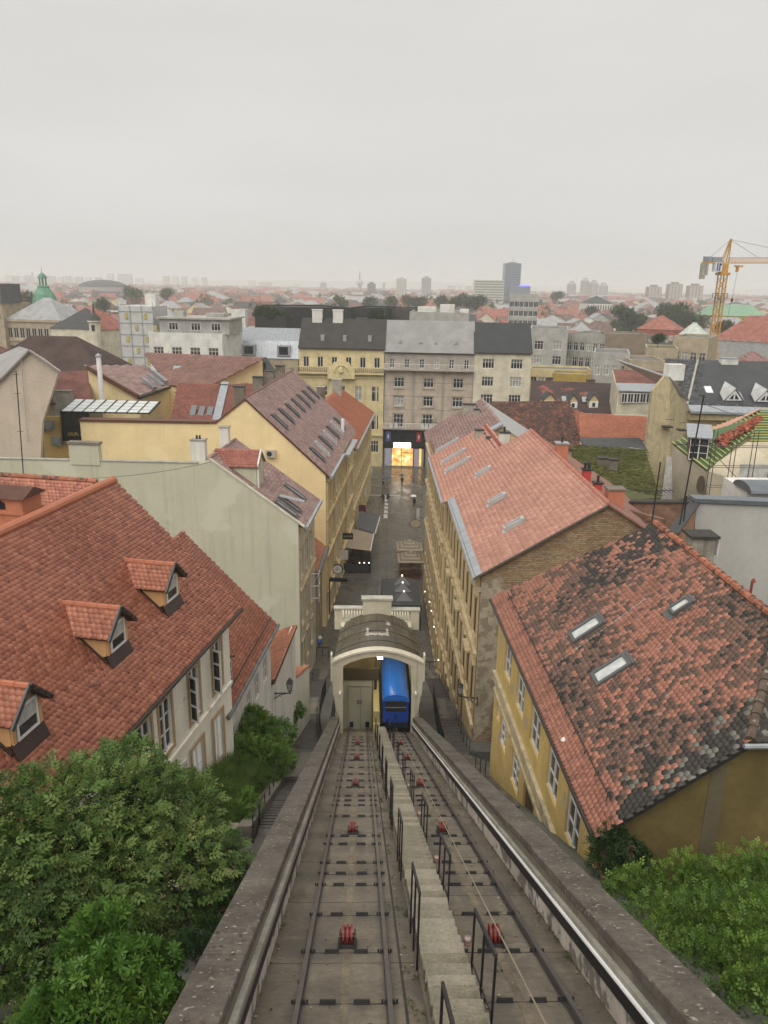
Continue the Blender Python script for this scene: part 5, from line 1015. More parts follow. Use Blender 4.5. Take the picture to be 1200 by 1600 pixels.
def block(name, label, cat, l, r, D, wall, roof=('flat', .6, None), wins=(), group=None, zb=-3, sidewins=True, over=.3, roofname='roof'):
    """l, r = (px, py, Y) of the two top corners of the front; wins = rows (drop from eave, h, w, n, kind)"""
    a, b = A(*l), A(*r); zt = (a.z+b.z)/2; d = Vector((b.x-a.x, b.y-a.y, 0)); W = d.length; az = -math.degrees(math.atan2(d.y, d.x))
    t = thing(name, label, cat, (a.x, a.y, zb), az, group); H = zt-zb
    ops = [((i+.5)*W/n-w/2, H-dr-h, w, h, k) for dr, h, w, n, k in wins for i in range(n)]
    mb = MB(); facade(t, mb, (0, 0), (W, 0), 0, H, ops, depth=.18)
    mb.add([(0, 0, 0), (W, 0, 0), (W, D, 0), (0, D, 0), (0, 0, H), (W, 0, H), (W, D, H), (0, D, H)], [(1, 2, 6, 5), (2, 3, 7, 6), (3, 0, 4, 7)]); k, rh, rm = roof
    o = over
    if k == 'gx':
        mb.add([(0, 0, H), (0, D, H), (0, D/2, H+rh*.98), (W, 0, H), (W, D, H), (W, D/2, H+rh*.98)], [(0, 2, 1), (3, 4, 5)])
        e = rh*o/(D/2)
        slab(t, roofname, [(-o*.5, -o, H-e+.05), (W+o*.5, -o, H-e+.05), (W+o*.5, D/2, H+rh+.05), (-o*.5, D/2, H+rh+.05)], .15, rm); slab(t, roofname, [(-o*.5, D+o, H-e+.05), (W+o*.5, D+o, H-e+.05), (W+o*.5, D/2, H+rh+.05), (-o*.5, D/2, H+rh+.05)], .15, rm)
        m2 = MB(); m2.box(0, -o-.1, H-e-.15, W, -o+.05, H-e+.05); m2.build('gutter', GUT, t)
    elif k == 'gy':
        mb.add([(0, 0, H), (W, 0, H), (W/2, 0, H+rh), (0, D, H), (W, D, H), (W/2, D, H+rh)], [(0, 1, 2), (4, 3, 5)]); e = rh*o/(W/2)
        for s in (0, 1): x0 = -o if s == 0 else W+o; slab(t, roofname, [(x0, -o*.5, H-e+.05), (x0, D+o, H-e+.05), (W/2, D+o, H+rh+.05), (W/2, -o*.5, H+rh+.05)], .15, rm)
    elif k == 'hip':
        q = min(W, D)/2; r0, r1 = ((q, D/2), (W-q, D/2)) if W >= D else ((W/2, q), (W/2, D-q)); zz = H+rh
        c = [(-o, -o), (W+o, -o), (W+o, D+o), (-o, D+o)]; m2 = MB(); V = [(x, y, H) for x, y in c]+[(*r0, zz), (*r1, zz)]
        m2.add(V, [(0, 1, 5, 4), (1, 2, 5), (2, 3, 4, 5), (3, 0, 4)] if W >= D else [(0, 1, 4), (1, 2, 5, 4), (2, 3, 5), (3, 0, 4, 5)]); m2.add(V[:4], [(3, 2, 1, 0)]); m2.build(roofname, rm, t)
    elif k == 'shed': slab(t, roofname, [(-o, -o, H), (W+o, -o, H), (W+o, D, H+rh), (-o, D, H+rh)], .2, rm)
    elif k == 'mans':
        m2 = MB(); V = [(-.2, -.2, H), (W+.2, -.2, H), (W+.2, D, H), (-.2, D, H), (0, 1.4, H+rh*.6), (W, 1.4, H+rh*.6), (W, D/2, H+rh), (0, D/2, H+rh)]; m2.add(V, [(0, 1, 5, 4), (4, 5, 6, 7), (1, 2, 6, 5), (3, 0, 4, 7), (2, 3, 7, 6)]); m2.build(roofname, rm, t)
    else:
        m2 = MB(); m2.box(.25, .25, H-.1, W-.25, D-.25, H-.02); m2.build(roofname, rm or FL, t)
        m2 = MB(); m2.box(0, 0, H, W, .3, H+.35); m2.box(0, D-.3, H, W, D, H+.35); m2.box(0, .3, H, .3, D-.3, H+.35); m2.box(W-.3, .3, H, W, D-.3, H+.35); m2.build('parapet', wall, t)
    mb.build('wall', wall, t)
    return t, W, H
def shell(t, name, tops, zb, mat, th=.3):
    mb = MB()
    for p, q in zip(tops[:-1], tops[1:]):
        p = loc_of(t, p); q = loc_of(t, q); z = zb-WM[t.as_pointer()].translation.z; d = Vector((q.x-p.x, q.y-p.y, 0)).normalized(); n = Vector((-d.y, d.x, 0))
        mb.extr([(p.x, p.y, z), (q.x, q.y, z), q, p], n*th)
    return mb.build(name, mat, t)
def proof(t, name, pts, mat, th=.15): return slab(t, name, [loc_of(t, A(*p)) for p in pts], th, mat)
def tproof(t, name, pts, mat, tw=.34, ex=.36, shape='pan', th=.03, zz=None):
    c = [loc_of(t, A(*p) if not zz else at(*p[:2], Z=zz[i//2])) for i, p in enumerate(pts)]; O = c[3]; c[2] = O+(c[1]-c[0])*.3 if zz else c[2]; ux = (c[2]-O).normalized(); n = (c[2]-O).cross(c[0]-O).normalized()
    if n.z < 0: n = -n
    c[1].z -= (c[1]-O).dot(n)/n.z; uy = n.cross(ux)
    r = slab(t, name, c, .15, mat); tiles(r, O, ux, uy, [((p-O).dot(ux), (p-O).dot(uy)) for p in (c[3], c[2], c[1], c[0])], tw, ex, mat, shape=shape, near=0, th=th)
    return r
# ---- the row along the tram street
IY = [155.65, 154.42, 153.13, 152.3]
yb, W, H = block('ornate_yellow_house', 'yellow ornate house with dark roof, balustrade and carved gable on the tram street', 'building', (467, 540, IY[0]), (600.6, 545, IY[1]), 12, W_YEL, ('gx', 5.2, flatm('dark_scale_roof', (.045, .042, .04), bscale=4)),
    wins=[(1.9, 2.2, 1.15, 6, 'k'), (7.6, 3.0, 1.5, 5, 'g'), (13.3, 3.0, 1.5, 5, 'g'), (18.6, 2.4, 1.6, 5, 'f')])
mb = MB(); zc = H-4.7; mb.box(0, -.9, zc-.5, W, 0, zc-.2); mb.box(0, -.95, zc+.75, W, -.7, zc+.95); mb.box(0, -.25, zc-1.3, W, 0, zc-1.05); mb.box(0, -.3, H-17.6, W, 0, H-17.2); mb.build('cornice', W_YEL, yb)
m1 = MB(); m1.lathe([(.1, 0), (.07, .1), (.13, .35), (.07, .7), (.1, .95)], (0, 0, 0), 6); bm2 = m1.mesh('baluster', [flatm('weathered_stone', (.30, .27, .2))])
for k in range(44):
    if abs(k/44*W-W/2+.1) > 2.4: ob('baluster', bm2, yb, Matrix.Translation((.2+k*W/44, -.8, zc-.2)))
mb = MB()
for k in range(40): mb.box(k*W/40+.1, -.45, zc-.85, k*W/40+.3, 0, zc-.5)
mb.build('dentil', W_YEL, yb, kind='stuff')
mb = MB(); pts = [(W/2-2.7, -1.4), (W/2-2.7, .5), (W/2-2.0, .9), (W/2-1.6, 1.7), (W/2, 2.2), (W/2+1.6, 1.7), (W/2+2.0, .9), (W/2+2.7, .5), (W/2+2.7, -1.4)]; mb.extr([(x, -1.0, zc+z) for x, z in pts], (0, 1.0, 0))
for i in range(9): a = math.pi*i/8; mb.tube([(W/2+1.5*math.cos(a), -1.02, zc+.2+1.2*math.sin(a)), (W/2+1.2*math.cos(a+.3), -1.1, zc+.2+1.0*math.sin(a+.3))], .16, 5)
mb.lathe([(.5, 0), (.35, .8), (.1, 1.2)], (W/2, -1.0, zc-.1), 8); mb.build('carved_gable', W_YEL, yb)
mb = MB(); mb.box(W/2-1.9, -1.3, H-10.8, W/2+1.9, -.02, H-10.55); mb.box(W/2-1.9, -1.3, H-10.55, W/2+1.9, -1.22, H-9.5); mb.build('balcony', W_GREY, yb)
mb = MB()
for x in (W*.14, W*.28, W*.40, W*.60, W*.72, W*.86): mb.box(x+W*.05, -.12, H-16.8, x+W*.05+.25, 0, zc-.9)
mb.build('pilaster', W_YEL, yb, kind='stuff')
for k, x in enumerate((2.0, 6.2)): 
    p = MB(); p.box(x, 5, H+3.0, x+2.0, 6.2, H+6.8); p.box(x-.1, 4.9, H+6.8, x+2.1, 6.3, H+7.0); p.build('chimney', W_WHITE, yb)
for x in (4.2, 8.6, 13.6):
    p = MB(); p.box(x, 1.2, H+1.0, x+.7, 2.6, H+2.2); p.build('roof_hatch', M_GREY, yb)
W_G2 = flatm('grey_brown_render', (.36, .325, .275), streak=.25, stain=(.24, .22, .18)); W_PK = flatm('pinkish_render', (.47, .39, .31), streak=.2, stain=(.33, .28, .22))
gb, W, H = block('grey_modernist_house', 'grey modernist house with white balcony above the lit shop at the street end', 'building', (601.5, 547.5, IY[1]), (741.5, 551, IY[2]), 12, W_G2, ('gx', 5.6, T_GREYR),
    wins=[(1.5, 1.8, 1.0, 6, 'f'), (5.2, 1.85, 2.0, 3, 'f'), (8.9, 1.9, 2.0, 3, 'f'), (12.5, 2.6, 2.0, 3, 'f')])
mb = MB()
for k in range(3):
    u = (k+.5)*W/3
    for s in (-1, 1): mb.box(u+s*1.9-.75, -.06, H-15.2, u+s*1.9+.75, 0, H-3.7) if s < 0 or 1 else None
    for z0, z1 in ((H-5.05, H-3.7), (H-8.7, H-7.2), (H-12.3, H-10.95)): mb.box(u-1.15, -.06, z0, u+1.15, 0, z1)
    for z in (H-7.2, H-10.95): mb.box(u-1.2, -.22, z-.2, u+1.2, -.06, z)
mb.build('pink_panel', W_PK, gb, kind='stuff')
mb = MB()
for z in (H-6.2, H-8.9, H-11.6, H-14.2): mb.box(0, -.065, z, W, -.055, z+.07)
mb.build('panel_joint', plain('joint_shadow', (.18, .16, .13)), gb, kind='stuff')
mb = MB(); mb.box(0, -1.3, H-3.7, W, 0, H-3.45); mb.box(0, -1.1, H-15.5, W, 0, H-15.2); mb.build('balcony_slab', W_G2, gb)
for z in (H-3.45, H-15.2):
    mb = MB(); mb.bar((0, -1.22, z+1.05), (W, -1.22, z+1.05), .07)
    for k in range(13): mb.bar((k*W/12, -1.22, z), (k*W/12, -1.22, z+1.05), .06)
    for k in range(60): mb.bar((k*W/60, -1.22, z), (k*W/60, -1.22, z+1.0), .025)
    mb.build('white_railing', WHITE, gb, kind='stuff')
for i, u in enumerate((1.2, 2.2, 7.5, 8.3, 9.2, 9.9, 13.3)):
    p = MB(); p.box(u, -1.1, H-15.2, u+.65, -.5, H-14.2); pp = p.build('planter', W_WHITE, gb)
    p = MB()
    for j in range(40): c = Vector((u+.32+rng.gauss(0, .22), -.8+rng.gauss(0, .2), H-14+abs(rng.gauss(0, .35 if i > 1 else .8)))); e = Vector((rng.gauss(0, 1), rng.gauss(0, 1), rng.gauss(0, 1)))*.12; f = Vector((rng.gauss(0, 1), rng.gauss(0, 1), rng.gauss(0, 1)))*.1; p.add([c, c+e, c+e+f], [(0, 1, 2)])
    p.build('shrub', plain('planter_leaves', (.05, .09, .03), .6), pp)
for x in (3.0, 7.0, 10, 14):
    p = MB(); p.extr([(x-.45, 1.3, H+1.35), (x+.45, 1.3, H+1.35), (x, 1.3, H+1.9)], (0, 1.3, .2)); p.build('eyebrow_vent', M_GREY, gb)
# shop front on its ground floor
mb = MB(); mb.box(-.02, -.35, 4.2, 8.6, -.05, 8.0); mb.box(-.02, -.3, 0, .1, -.05, 4.2); mb.box(8.3, -.3, 0, 8.6, -.05, 4.2); mb.build('shop_fascia', plain('black_shop_panel', (.02, .021, .023), .3), gb)
for u, c in ((.5, (.10, .12, .30)), (3.5, (.006, .006, .008)), (6.7, (.35, .04, .04))):
    p = MB(); p.box(u, -.38, 5.4 if u != 3.5 else 5.0, u+(.95 if u != 3.5 else .9), -.35, 7.4 if u != 3.5 else 6.8); po = p.build('poster', plain('poster_%d' % int(u*10), c, .4, var=.4, scale=2.5), gb)
    if u != 3.5: p = MB(); p.lathe([(.1, 0), (.2, .4), (.12, .7), (.05, .95)], (u+.48, -.39, 5.9), 7); p.build('poster_print', plain('poster_figure', (.6, .55, .55)), po)
SHOPM = mk('lit_shop_display', (.9, .55, .2), .4, .5, .9, 0, emit=((1, .62, .2), 1.0)); nt_ = SHOPM.node_tree; bs_ = nt_.nodes['Principled BSDF']
v_ = nt_.nodes.new('ShaderNodeTexVoronoi'); v_.inputs['Scale'].default_value = 1.5; cr_ = nt_.nodes.new('ShaderNodeValToRGB'); tc_ = nt_.nodes.new('ShaderNodeTexCoord'); nt_.links.new(tc_.outputs['Object'], v_.inputs[0])
E_ = cr_.color_ramp.elements; E_[0].color = (.75, .08, .02, 1); E_[1].color = (1.6, 1.25, .65, 1); E_[0].position = .18; E_[1].position = .82
for p_, c_ in ((.34, (1.1, .42, .08)), (.5, (1.3, .75, .18)), (.62, (.6, .22, .06))): e = E_.new(p_); e.color = (*c_, 1)
nt_.links.new(v_.outputs['Color'], cr_.inputs[0]); nt_.links.new(cr_.outputs[0], bs_.inputs['Emission Color']); bs_.inputs['Emission Strength'].default_value = .42
for u0, u1 in ((1.75, 3.7), (3.8, 6.1), (7.35, 7.8)):
    p = MB(); p.box(u0, -.12, .3, u1, -.06, 4.0); p.build('lit_window', SHOPM, gb)
for u0, u1 in ((.35, 1.65), (6.35, 7.25)):
    p = MB(); p.box(u0, -.13, .2, u1, -.06, 3.9); p.build('lilac_panel', flatm('lilac_panel', (.42, .42, .50)), gb)
mb = MB()
for u in (1.7, 3.75, 6.2): mb.box(u-.05, -.2, 0, u+.05, -.06, 4.1)
mb.box(3.75, -.2, 3.0, 6.2, -.1, 3.1); mb.box(0, -.2, 4.0, 8.3, -.06, 4.2); mb.build('shop_frame', BLACK, gb)
p = MB(); p.box(2.1, -.62, 4.15, 5.6, -.36, 5.15); p.build('lit_sign', plain('lit_white_sign', (1, 1, 1), emit=((1, .93, .82), 2.5)), gb)
bb, W, H = block('beige_corner_house', 'beige flat fronted house with dark grey roof right of the grey modernist house', 'building', (742, 548, IY[2]), (831, 551, IY[3]), 12, W_CREAM, ('gx', 5.2, T_SLATE),
    wins=[(1.4, 1.9, 2.3, 2, 'g'), (4.9, 1.9, 2.3, 2, 'f'), (8.4, 1.9, 2.4, 2, 'f'), (12.2, 1.9, 2.4, 2, 'f')])
# grey metal mansard house to the left
mz_, W, H = block('zinc_mansard_house', 'house with a high zinc mansard roof left of the ornate yellow house', 'building', (345, 557, 157.5), (466, 562, 156), 12, W_TAN, ('mans', 5.6, ZINC), wins=[(1.8, 2.6, 1.3, 6, 'g'), (6.8, 2.6, 1.3, 6, 'f')])
mb = MB()
for k in range(26): mb.bar((k*W/25, -.22, H+.05), (k*W/25, 1.4, H+3.42), .06); mb.bar((k*W/25, 1.4, H+3.42), (k*W/25, 6, H+5.66), .06)
mb.build('standing_seam', ZINC, mz_, kind='stuff')
for u in (4.5, 11.5):
    p = MB(); p.box(u, -.3, H+.5, u+2.6, 1.5, H+2.6); dd = p.build('dormer', ZINC, mz_); p = MB(); p.box(u+.4, -.36, H+.8, u+2.2, -.3, H+2.3); p.build('dormer_window', GLASS, dd)
# white modern block with set-back storey, and the wrapped tower
wb, W, H = block('white_flat_block', 'white flat roofed block with dark windows behind the brown roofs', 'building', (232, 521, 145), (347, 526, 143.5), 14, W_WHITE, ('flat', 0, None), wins=[(2.2, 1.9, 1.9, 4, 'g'), (6.6, 1.9, 1.9, 4, 'f')])
p = MB(); p.box(1.2, 2.5, H, W+.6, 12, H+2.7); u_ = p.build('setback_storey', W_GREY, wb); p = MB(); p.box(.8, 2.0, H+2.7, W+1.0, 12.5, H+3.0); p.build('roof_slab', W_GREY, u_)
for u, k in ((3.0, 0), (7.2, 1), (11.0, 0)): fm, _ = winmesh('g', 1.8, 1.4); ob('window', fm, wb, Matrix.Translation((u, 2.46, H+.7)))
p = MB(); p.box(3, 5, H+3.0, 5, 7, H+4.0); p.box(9, 6, H+3.0, 12.5, 9, H+3.7); p.build('roof_plant', W_GREY, wb)
sw = thing('wrapped_tower', 'tower house wrapped in pale scaffold netting with yellow panels', 'building', (A(190, 553, 150).x, 150, -3), 3)
Wt = A(244, 553, 150).x-A(190, 553, 150).x; Ht = A(190, 478, 150).z+3
NET = mk('scaffold_netting', (.50, .50, .48), .9, .12, .8, .3, 3)
p = MB(); p.box(0, 0, 0, Wt, 9, Ht); p.build('netting', NET, sw)
for r_ in range(7):
    z = Ht-1-r_*2.1; p = MB(); p.box(-.05, -.1, z, Wt+.05, -.02, z+.08); p.build('scaffold_ledger', ZINC, sw)
    for c in (0, 1): 
        if r_ < 6: u = 1.2+3.6*c+(1.8 if r_ % 2 else 0); p = MB(); p.box(u, -.14, z-1.3, u+.55, -.02, z-.3); p.build('yellow_panel', plain('yellow_sheet', (.44, .37, .12), .6), sw)
for u in (0, 2.2, 4.4, Wt): p = MB(); p.box(u-.05, -.12, 0, u+.05, -.03, Ht+.8); p.build('scaffold_pole', ZINC, sw)
p = MB(); p.box(4.5, 2, Ht, 6.5, 4.5, Ht+2.2); p.build('chimney', W_WHITE, sw)
# ---- left: yellow firewall roofs, brown roofs
bl = thing('brown_wing_house', 'yellow house with two joined brown roofs and thin roof windows', 'building', (A(200, 620, 96).x, 96, -3))
tproof(bl, 'roof', [(136, 573, 95), (225, 552, 110), (265, 601, 104), (216, 619, 90.5)], T_MAUVE, .5, .45); tproof(bl, 'roof', [(225, 552, 110), (412, 560, 105), (324, 600, 103), (264, 602, 103)], mk('brown_pressed_tile', (.20, .105, .085), .55, .2, .5, .1, 20, ramp=[(0, (.17, .088, .07)), (1, (.235, .125, .10))]), .5, .45, zz=(23.18, 19.9))
shell(bl, 'wall', [A(137, 574, 95.3), A(206, 617, 91.3), A(216, 620, 91)], -3, YW); shell(bl, 'wall', [A(216, 619.5, 91.5), at(265, 603, Z=19.8), at(264, 602, Z=19.75)+(at(412, 560, Z=23.18)-at(225, 552, Z=23.18))*.29, at(410, 561, Z=23.0)], -3, YW)
p0 = A(216, 619, 90.3); p1 = at(264, 603, Z=19.9); mb = MB(); mb.bar(loc_of(bl, p0)-Vector((0, 0, .2)), loc_of(bl, p1)-Vector((0, 0, .2)), .5, .3); mb.build('gutter', BLACK, bl)
for q in ((150, 578), (182, 599)): pass
mb = MB(); a_ = [loc_of(bl, A(136, 574, 94.8)), loc_of(bl, A(216, 620, 90.2))]; mb.bar(a_[0], a_[1], .25, .5); mb.build('verge_board', plain('brown_red_verge', (1, 1, 1)), bl)
for (x, y) in ((199, 595), (222, 590), (234, 586), (240, 580)):
    o_ = loc_of(bl, A(x, y, 98)); mb = MB(); mb.bar(o_, o_+Vector((1.9, -1.3, -1.1)), .5, .25); mb.build('skylight', SKYGL, bl)
for (x, y) in ((275, 585), (319, 587)):
    o_ = loc_of(bl, A(x, y, 104.6)); mb = MB(); mb.extr([o_+Vector((-.5, 0, 0)), o_+Vector((.5, 0, 0)), o_+Vector((.6, .9, .9)), o_+Vector((-.4, .9, .9))], (0, -.1, .15)); mb.build('skylight', SKYGL, bl)
fl_ = thing('steel_flue', 'tall shiny steel flue pipe on the yellow gable', 'flue', A(161, 625, 91)); mb = MB(); mb.tube([(0, -.3, -1), (0, -.3, 5.0)], .28, 10); mb.build('pipe', mk('painted_sheen_steel', (1, 1, 1)), fl_); mb = MB(); mb.lathe([(.36, 5.0), (.36, 5.2), (.05, 5.4)], (0, -.3, 0), 10); mb.build('flue_cap', ZINC, fl_)
br = thing('brick_gable_house', 'bare brick gable with an open loft hole beside the brown roofs', 'building', (A(390, 600, 108).x, 108, -3))
g_ = [A(352, 590, 108), A(400, 561, 108), A(421, 586, 108), A(421, 640, 108), A(352, 640, 108)]
mb = MB(); mb.extr([loc_of(br, q) for q in g_], (0, .5, 0)); mb.build('brick_gable', flatm('rough_old_brick', (.24, .12, .07), var=.35, scale=1.2), br); mb = MB(); o_ = loc_of(br, A(410, 573, 108)); mb.box(o_.x-.6, -.05, o_.z-.7, o_.x+.5, .1, o_.z+.6); mb.build('loft_opening', BLACK, br)
slab(br, 'roof', [loc_of(br, A(399, 560, 107.6)), loc_of(br, A(423, 587, 107.6)), loc_of(br, A(440, 592, 118)), loc_of(br, A(416, 558, 120))], .2, M_DARK)
rr_ = thing('red_rooflight_house', 'red tiled roof with three rooflights and a zinc flashing strip', 'building', (A(330, 640, 88).x, 88, -3))
DRT = mk('deep_red_tile', (.2, .08, .055), .5, .2, .6, .1, 20, ramp=[(0, (.15, .052, .036)), (1, (.235, .082, .054))]); tproof(rr_, 'roof', [(278, 598, 97), (352, 601, 96.5), (345, 660, 86.5), (267, 656, 87)], DRT, .34, .3, 'round'); tproof(rr_, 'roof', [(352, 601, 96.5), (402, 604, 96), (390, 628, 91), (345, 660, 86.5)], DRT, .34, .3, 'round')
shell(rr_, 'wall', [A(267, 657, 87.2), A(345, 661, 86.8)], -3, YW); shell(rr_, 'wall', [A(278, 600, 97.5), A(402, 606, 96.5)], -3, YW)
mb = MB(); a_, b_ = loc_of(rr_, A(352, 600, 96.5)), loc_of(rr_, A(338, 660, 86.5)); mb.bar(a_+Vector((0, 0, .15)), b_+Vector((0, 0, .15)), .9, .3); mb.build('zinc_strip', ZINC, rr_)
for (x, y) in ((296, 651), (309, 652), (322, 653)):
    o_ = loc_of(rr_, A(x, y, 88.2)); up_ = Vector((.0, 1.1, .95)); mb = MB(); mb.extr([o_+Vector((0, 0, .1)), o_+Vector((.65, 0, .1)), o_+up_+Vector((.75, 0, .1)), o_+up_+Vector((.1, 0, .1))], (0, -.1, .12)); mb.build('rooflight', plain('dark_rooflight', (.05, .055, .06), .1, spec=.8), rr_)
own_chimney(350, 601, 96, .9, .9, 1.6, CONC, 'dark square chimney at the top of the zinc flashing strip', 0)
# rooftop glasshouse
gh = thing('roof_glasshouse', 'rooftop glasshouse with a slanted pane roof and black frame on the yellow wall', 'glasshouse', A(95, 690, 82.6))
o_ = WM[gh.as_pointer()].translation; cx = lambda px, py, Y: loc_of(gh, A(px, py, Y))
F0, F1, B0, B1 = cx(95, 643, 82.3), cx(233, 646, 81.5), cx(117, 624, 87.5), cx(250, 628, 86.7)
for i in range(8):
    for j in range(4):
        u0, u1, v0, v1 = i/8+.006, (i+1)/8-.006, j/4+.015, (j+1)/4-.015; q = lambda u, v: F0.lerp(F1, u).lerp(B0.lerp(B1, u), v)
        mb = MB(); mb.extr([q(u0, v0), q(u1, v0), q(u1, v1), q(u0, v1)], (0, 0, .06)); mb.build('roof_pane', mk('frosted_canopy_pane', (.60, .63, .60), .2, .1, 1, 0, spec=.6), gh)
mb = MB()
for i in range(9): mb.bar(F0.lerp(F1, i/8)-Vector((0, 0, .02)), B0.lerp(B1, i/8)+Vector((0, 0, .03)), .17, .16)
for j in range(5): mb.bar(F0.lerp(B0, j/4)-Vector((0, 0, .04)), F1.lerp(B1, j/4)+Vector((0, 0, .0)), .13, .12)
mb.build('roof_frame', BLACK, gh)
mb = MB(); a_, b_ = cx(97, 644, 82.5), cx(142, 688, 82.2); mb.box(a_.x, -.3, b_.z, b_.x, 4, a_.z); gx_ = mb.build('glazed_box', GLASS, gh)
mb = MB(); mb.box(a_.x-.1, -.42, b_.z-.1, b_.x, -.31, b_.z+1.4); mb.box(a_.x-.1, -.42, b_.z-.1, a_.x+.1, -.31, a_.z)
for k in range(4): x = a_.x+(b_.x-a_.x)*k/3; mb.box(x-.05, -.4, b_.z, x+.05, -.31, a_.z)
mb.build('box_frame', BLACK, gh)
text('gold_sign', 'OUR: no', .5, plain('gold_lettering', (.55, .36, .12), .4), gh, Matrix.Translation((a_.x*.5+b_.x*.5, -.44, b_.z+.65)) @ RX, .02)
mb = MB(); r_ = cx(143, 656, 82.6); e_ = cx(235, 658, 81.6); mb.bar((r_.x, -.1, r_.z-.9), (e_.x+1, -.1, r_.z-.9), .3, 1.4); mb.build('dark_sill_wall', plain('dark_sill', (.05, .04, .035)), gh)
# yellow lower wall left of the glasshouse, concrete garden wall, olive boundary
yw = thing('yellow_boundary_wall', 'ochre yellow wall under the glasshouse with two silver vents', 'wall', (A(100, 720, 82.9).x, 82.9, -3))
mb = MB(); q = [A(51, 651, 82.9), A(96, 651, 82.9), A(96, 688, 82.9), A(144, 690, 82.9), A(144, 724, 82.9), A(70, 724, 82.9), A(66, 680, 82.9), A(51, 678, 82.9)]; mb.extr([loc_of(yw, p) for p in q], (0, .5, 0)); mb.build('wall', flatm('ochre_yellow_wall', (.66, .46, .17), var=.08), yw)
for (x, y) in ((66, 665), (77, 664), (90, 689)):
    o_ = loc_of(yw, A(x, y, 82.7)); mb = MB(); mb.box(o_.x-.5, -.7, o_.z-.45, o_.x+.5, 0, o_.z+.45); mb.box(o_.x-.38, -.8, o_.z-.3, o_.x+.38, -.7, o_.z+.3); mb.build('vent_hood', ZINC, yw)
cw = thing('stained_garden_wall', 'stained pale concrete wall beside the pink gable house', 'wall', (A(30, 700, 79).x, 79, -3)); mb = MB(); q = [A(-20, 700, 79), A(20, 688, 79), A(64, 670, 79), A(69, 730, 79), A(-20, 735, 79)]; mb.extr([loc_of(cw, p) for p in q], (0, .4, 0)); mb.build('wall', mk('stained_concrete_wall', (.36, .35, .31), .9, .2, .4, .2, 6, streak=.8, stain=(.10, .09, .075)), cw)
pg = thing('pink_gable_house', 'pale pink gable house with a grey scale roof at the left edge', 'building', (A(45, 600, 76).x, 76, -3))
mb = MB(); q = [A(-30, 622, 76), A(44, 547, 76), A(92, 580, 76), A(88, 592, 76), A(66, 660, 76), A(62, 740, 76), A(-30, 740, 76)]; mb.extr([loc_of(pg, p) for p in q], (0, .5, 0)); mb.build('gable_wall', mk('pale_pink_plaster', (.54, .45, .36), .85, .1, .5, .1, 9, streak=.4, stain=(.42, .36, .28)), pg)
proof(pg, 'roof', [(-30, 622, 75.6), (45, 546, 75.6), (30, 541, 92), (-60, 580, 92)], T_GREYR); proof(pg, 'roof', [(45, 546, 75.6), (94, 580, 75.6), (70, 560, 92), (30, 541, 92)], T_GREYR)
mb = MB(); 
for a_, b_ in (((52, 600), (20, 690)), ): pass
mb.tube([loc_of(pg, A(33, 560, 75.7)), loc_of(pg, A(36, 600, 75.7)), loc_of(pg, A(41, 660, 75.7)), loc_of(pg, A(44, 690, 75.7))], .04, 5); mb.build('drain_pipe', plain('grey_conduit', (1, 1, 1)), pg)
dk, W, H = block('brown_hip_house', 'cream house under a faded dark brown hipped roof', 'building', (-60, 594, 100), (172, 597, 99), 13, W_CREAM, ('hip', 5.2, T_BROWN), wins=[(2.2, 2.4, 1.5, 7, 'f'), (7, 2.4, 1.5, 7, 'f')])
block('dark_red_shed', 'small dark red roof between the pink gable and the glasshouse', 'building', (62, 632, 90), (140, 626, 92), 6, W_TAN, ('shed', 3.0, M_REDD)); own_chimney(98, 611, 91, 2.0, 1.2, 3.2, CONCL, 'broad pale chimney block with a flat cap behind the glasshouse', 0, CONC)
for i, (x0, y0, x1, y1, Y) in enumerate(((25, 580, 37, 748, 60), )):
    t = thing('aerial_mast', 'thin tall aerial mast in front of the pink gable at the left', 'antenna', A(x1, y1, Y)); top = loc_of(t, A(x0, y0, Y)); mb = MB(); mb.tube([(0, 0, 0), top], .045, 6); mb.build('mast', IRON, t)
    mb = MB()
    for f in (.97, .8, .45): c = top*f; mb.bar(c-Vector((.25, 0, 0)), c+Vector((.25, 0, 0)), .03)
    mb.build('cross_arm', IRON, t)
# ---- right side
gr = thing('grass_roof_annex', 'low flat roof overgrown with grass behind the pink terrace', 'building', (A(950, 720, 74).x, 74, -3))
q = [A(893, 714, 84), A(1005, 722, 82), A(1030, 790, 62), A(945, 770, 60), A(900, 740, 70)]
zg = A(960, 720, 76).z; mb = MB(); mb.extr([(loc_of(gr, p).x, loc_of(gr, p).y, zg+3) for p in q], (0, 0, -2.5)); mb.build('roof_slab', flatm('mossy_roof_soil', (.085, .085, .035), rough=1), gr); mb = MB()
for i in range(5000):
    u, v = rng.random(), rng.random(); a_ = loc_of(gr, q[0]).lerp(loc_of(gr, q[1]), u); b_ = loc_of(gr, q[4]).lerp(loc_of(gr, q[2]), u); c = a_.lerp(b_, v); c.z = zg+3; e = Vector((rng.gauss(0, .25), rng.gauss(0, .25), .06*rng.random())); f = Vector((rng.gauss(0, .25), rng.gauss(0, .25), .04)); mb.add([c, c+e, c+f], [(0, 1, 2)])
mb.build('grass_cover', mk('dry_roof_grass', (.14, .13, .04), 1, .3, .3, 0, spec=0, ramp=[(0, (.05, .065, .015)), (.6, (.085, .085, .028)), (1, (.12, .105, .045))]), gr, kind='stuff')
own_chimney(942, 716, 74, 1.0, .7, 1.5, CONC, 'squat grey chimney standing in the roof grass', 0); own_chimney(958, 718, 72, .8, .7, 1.3, CONC, 'second squat grey chimney right beside the first in the roof grass', 0)
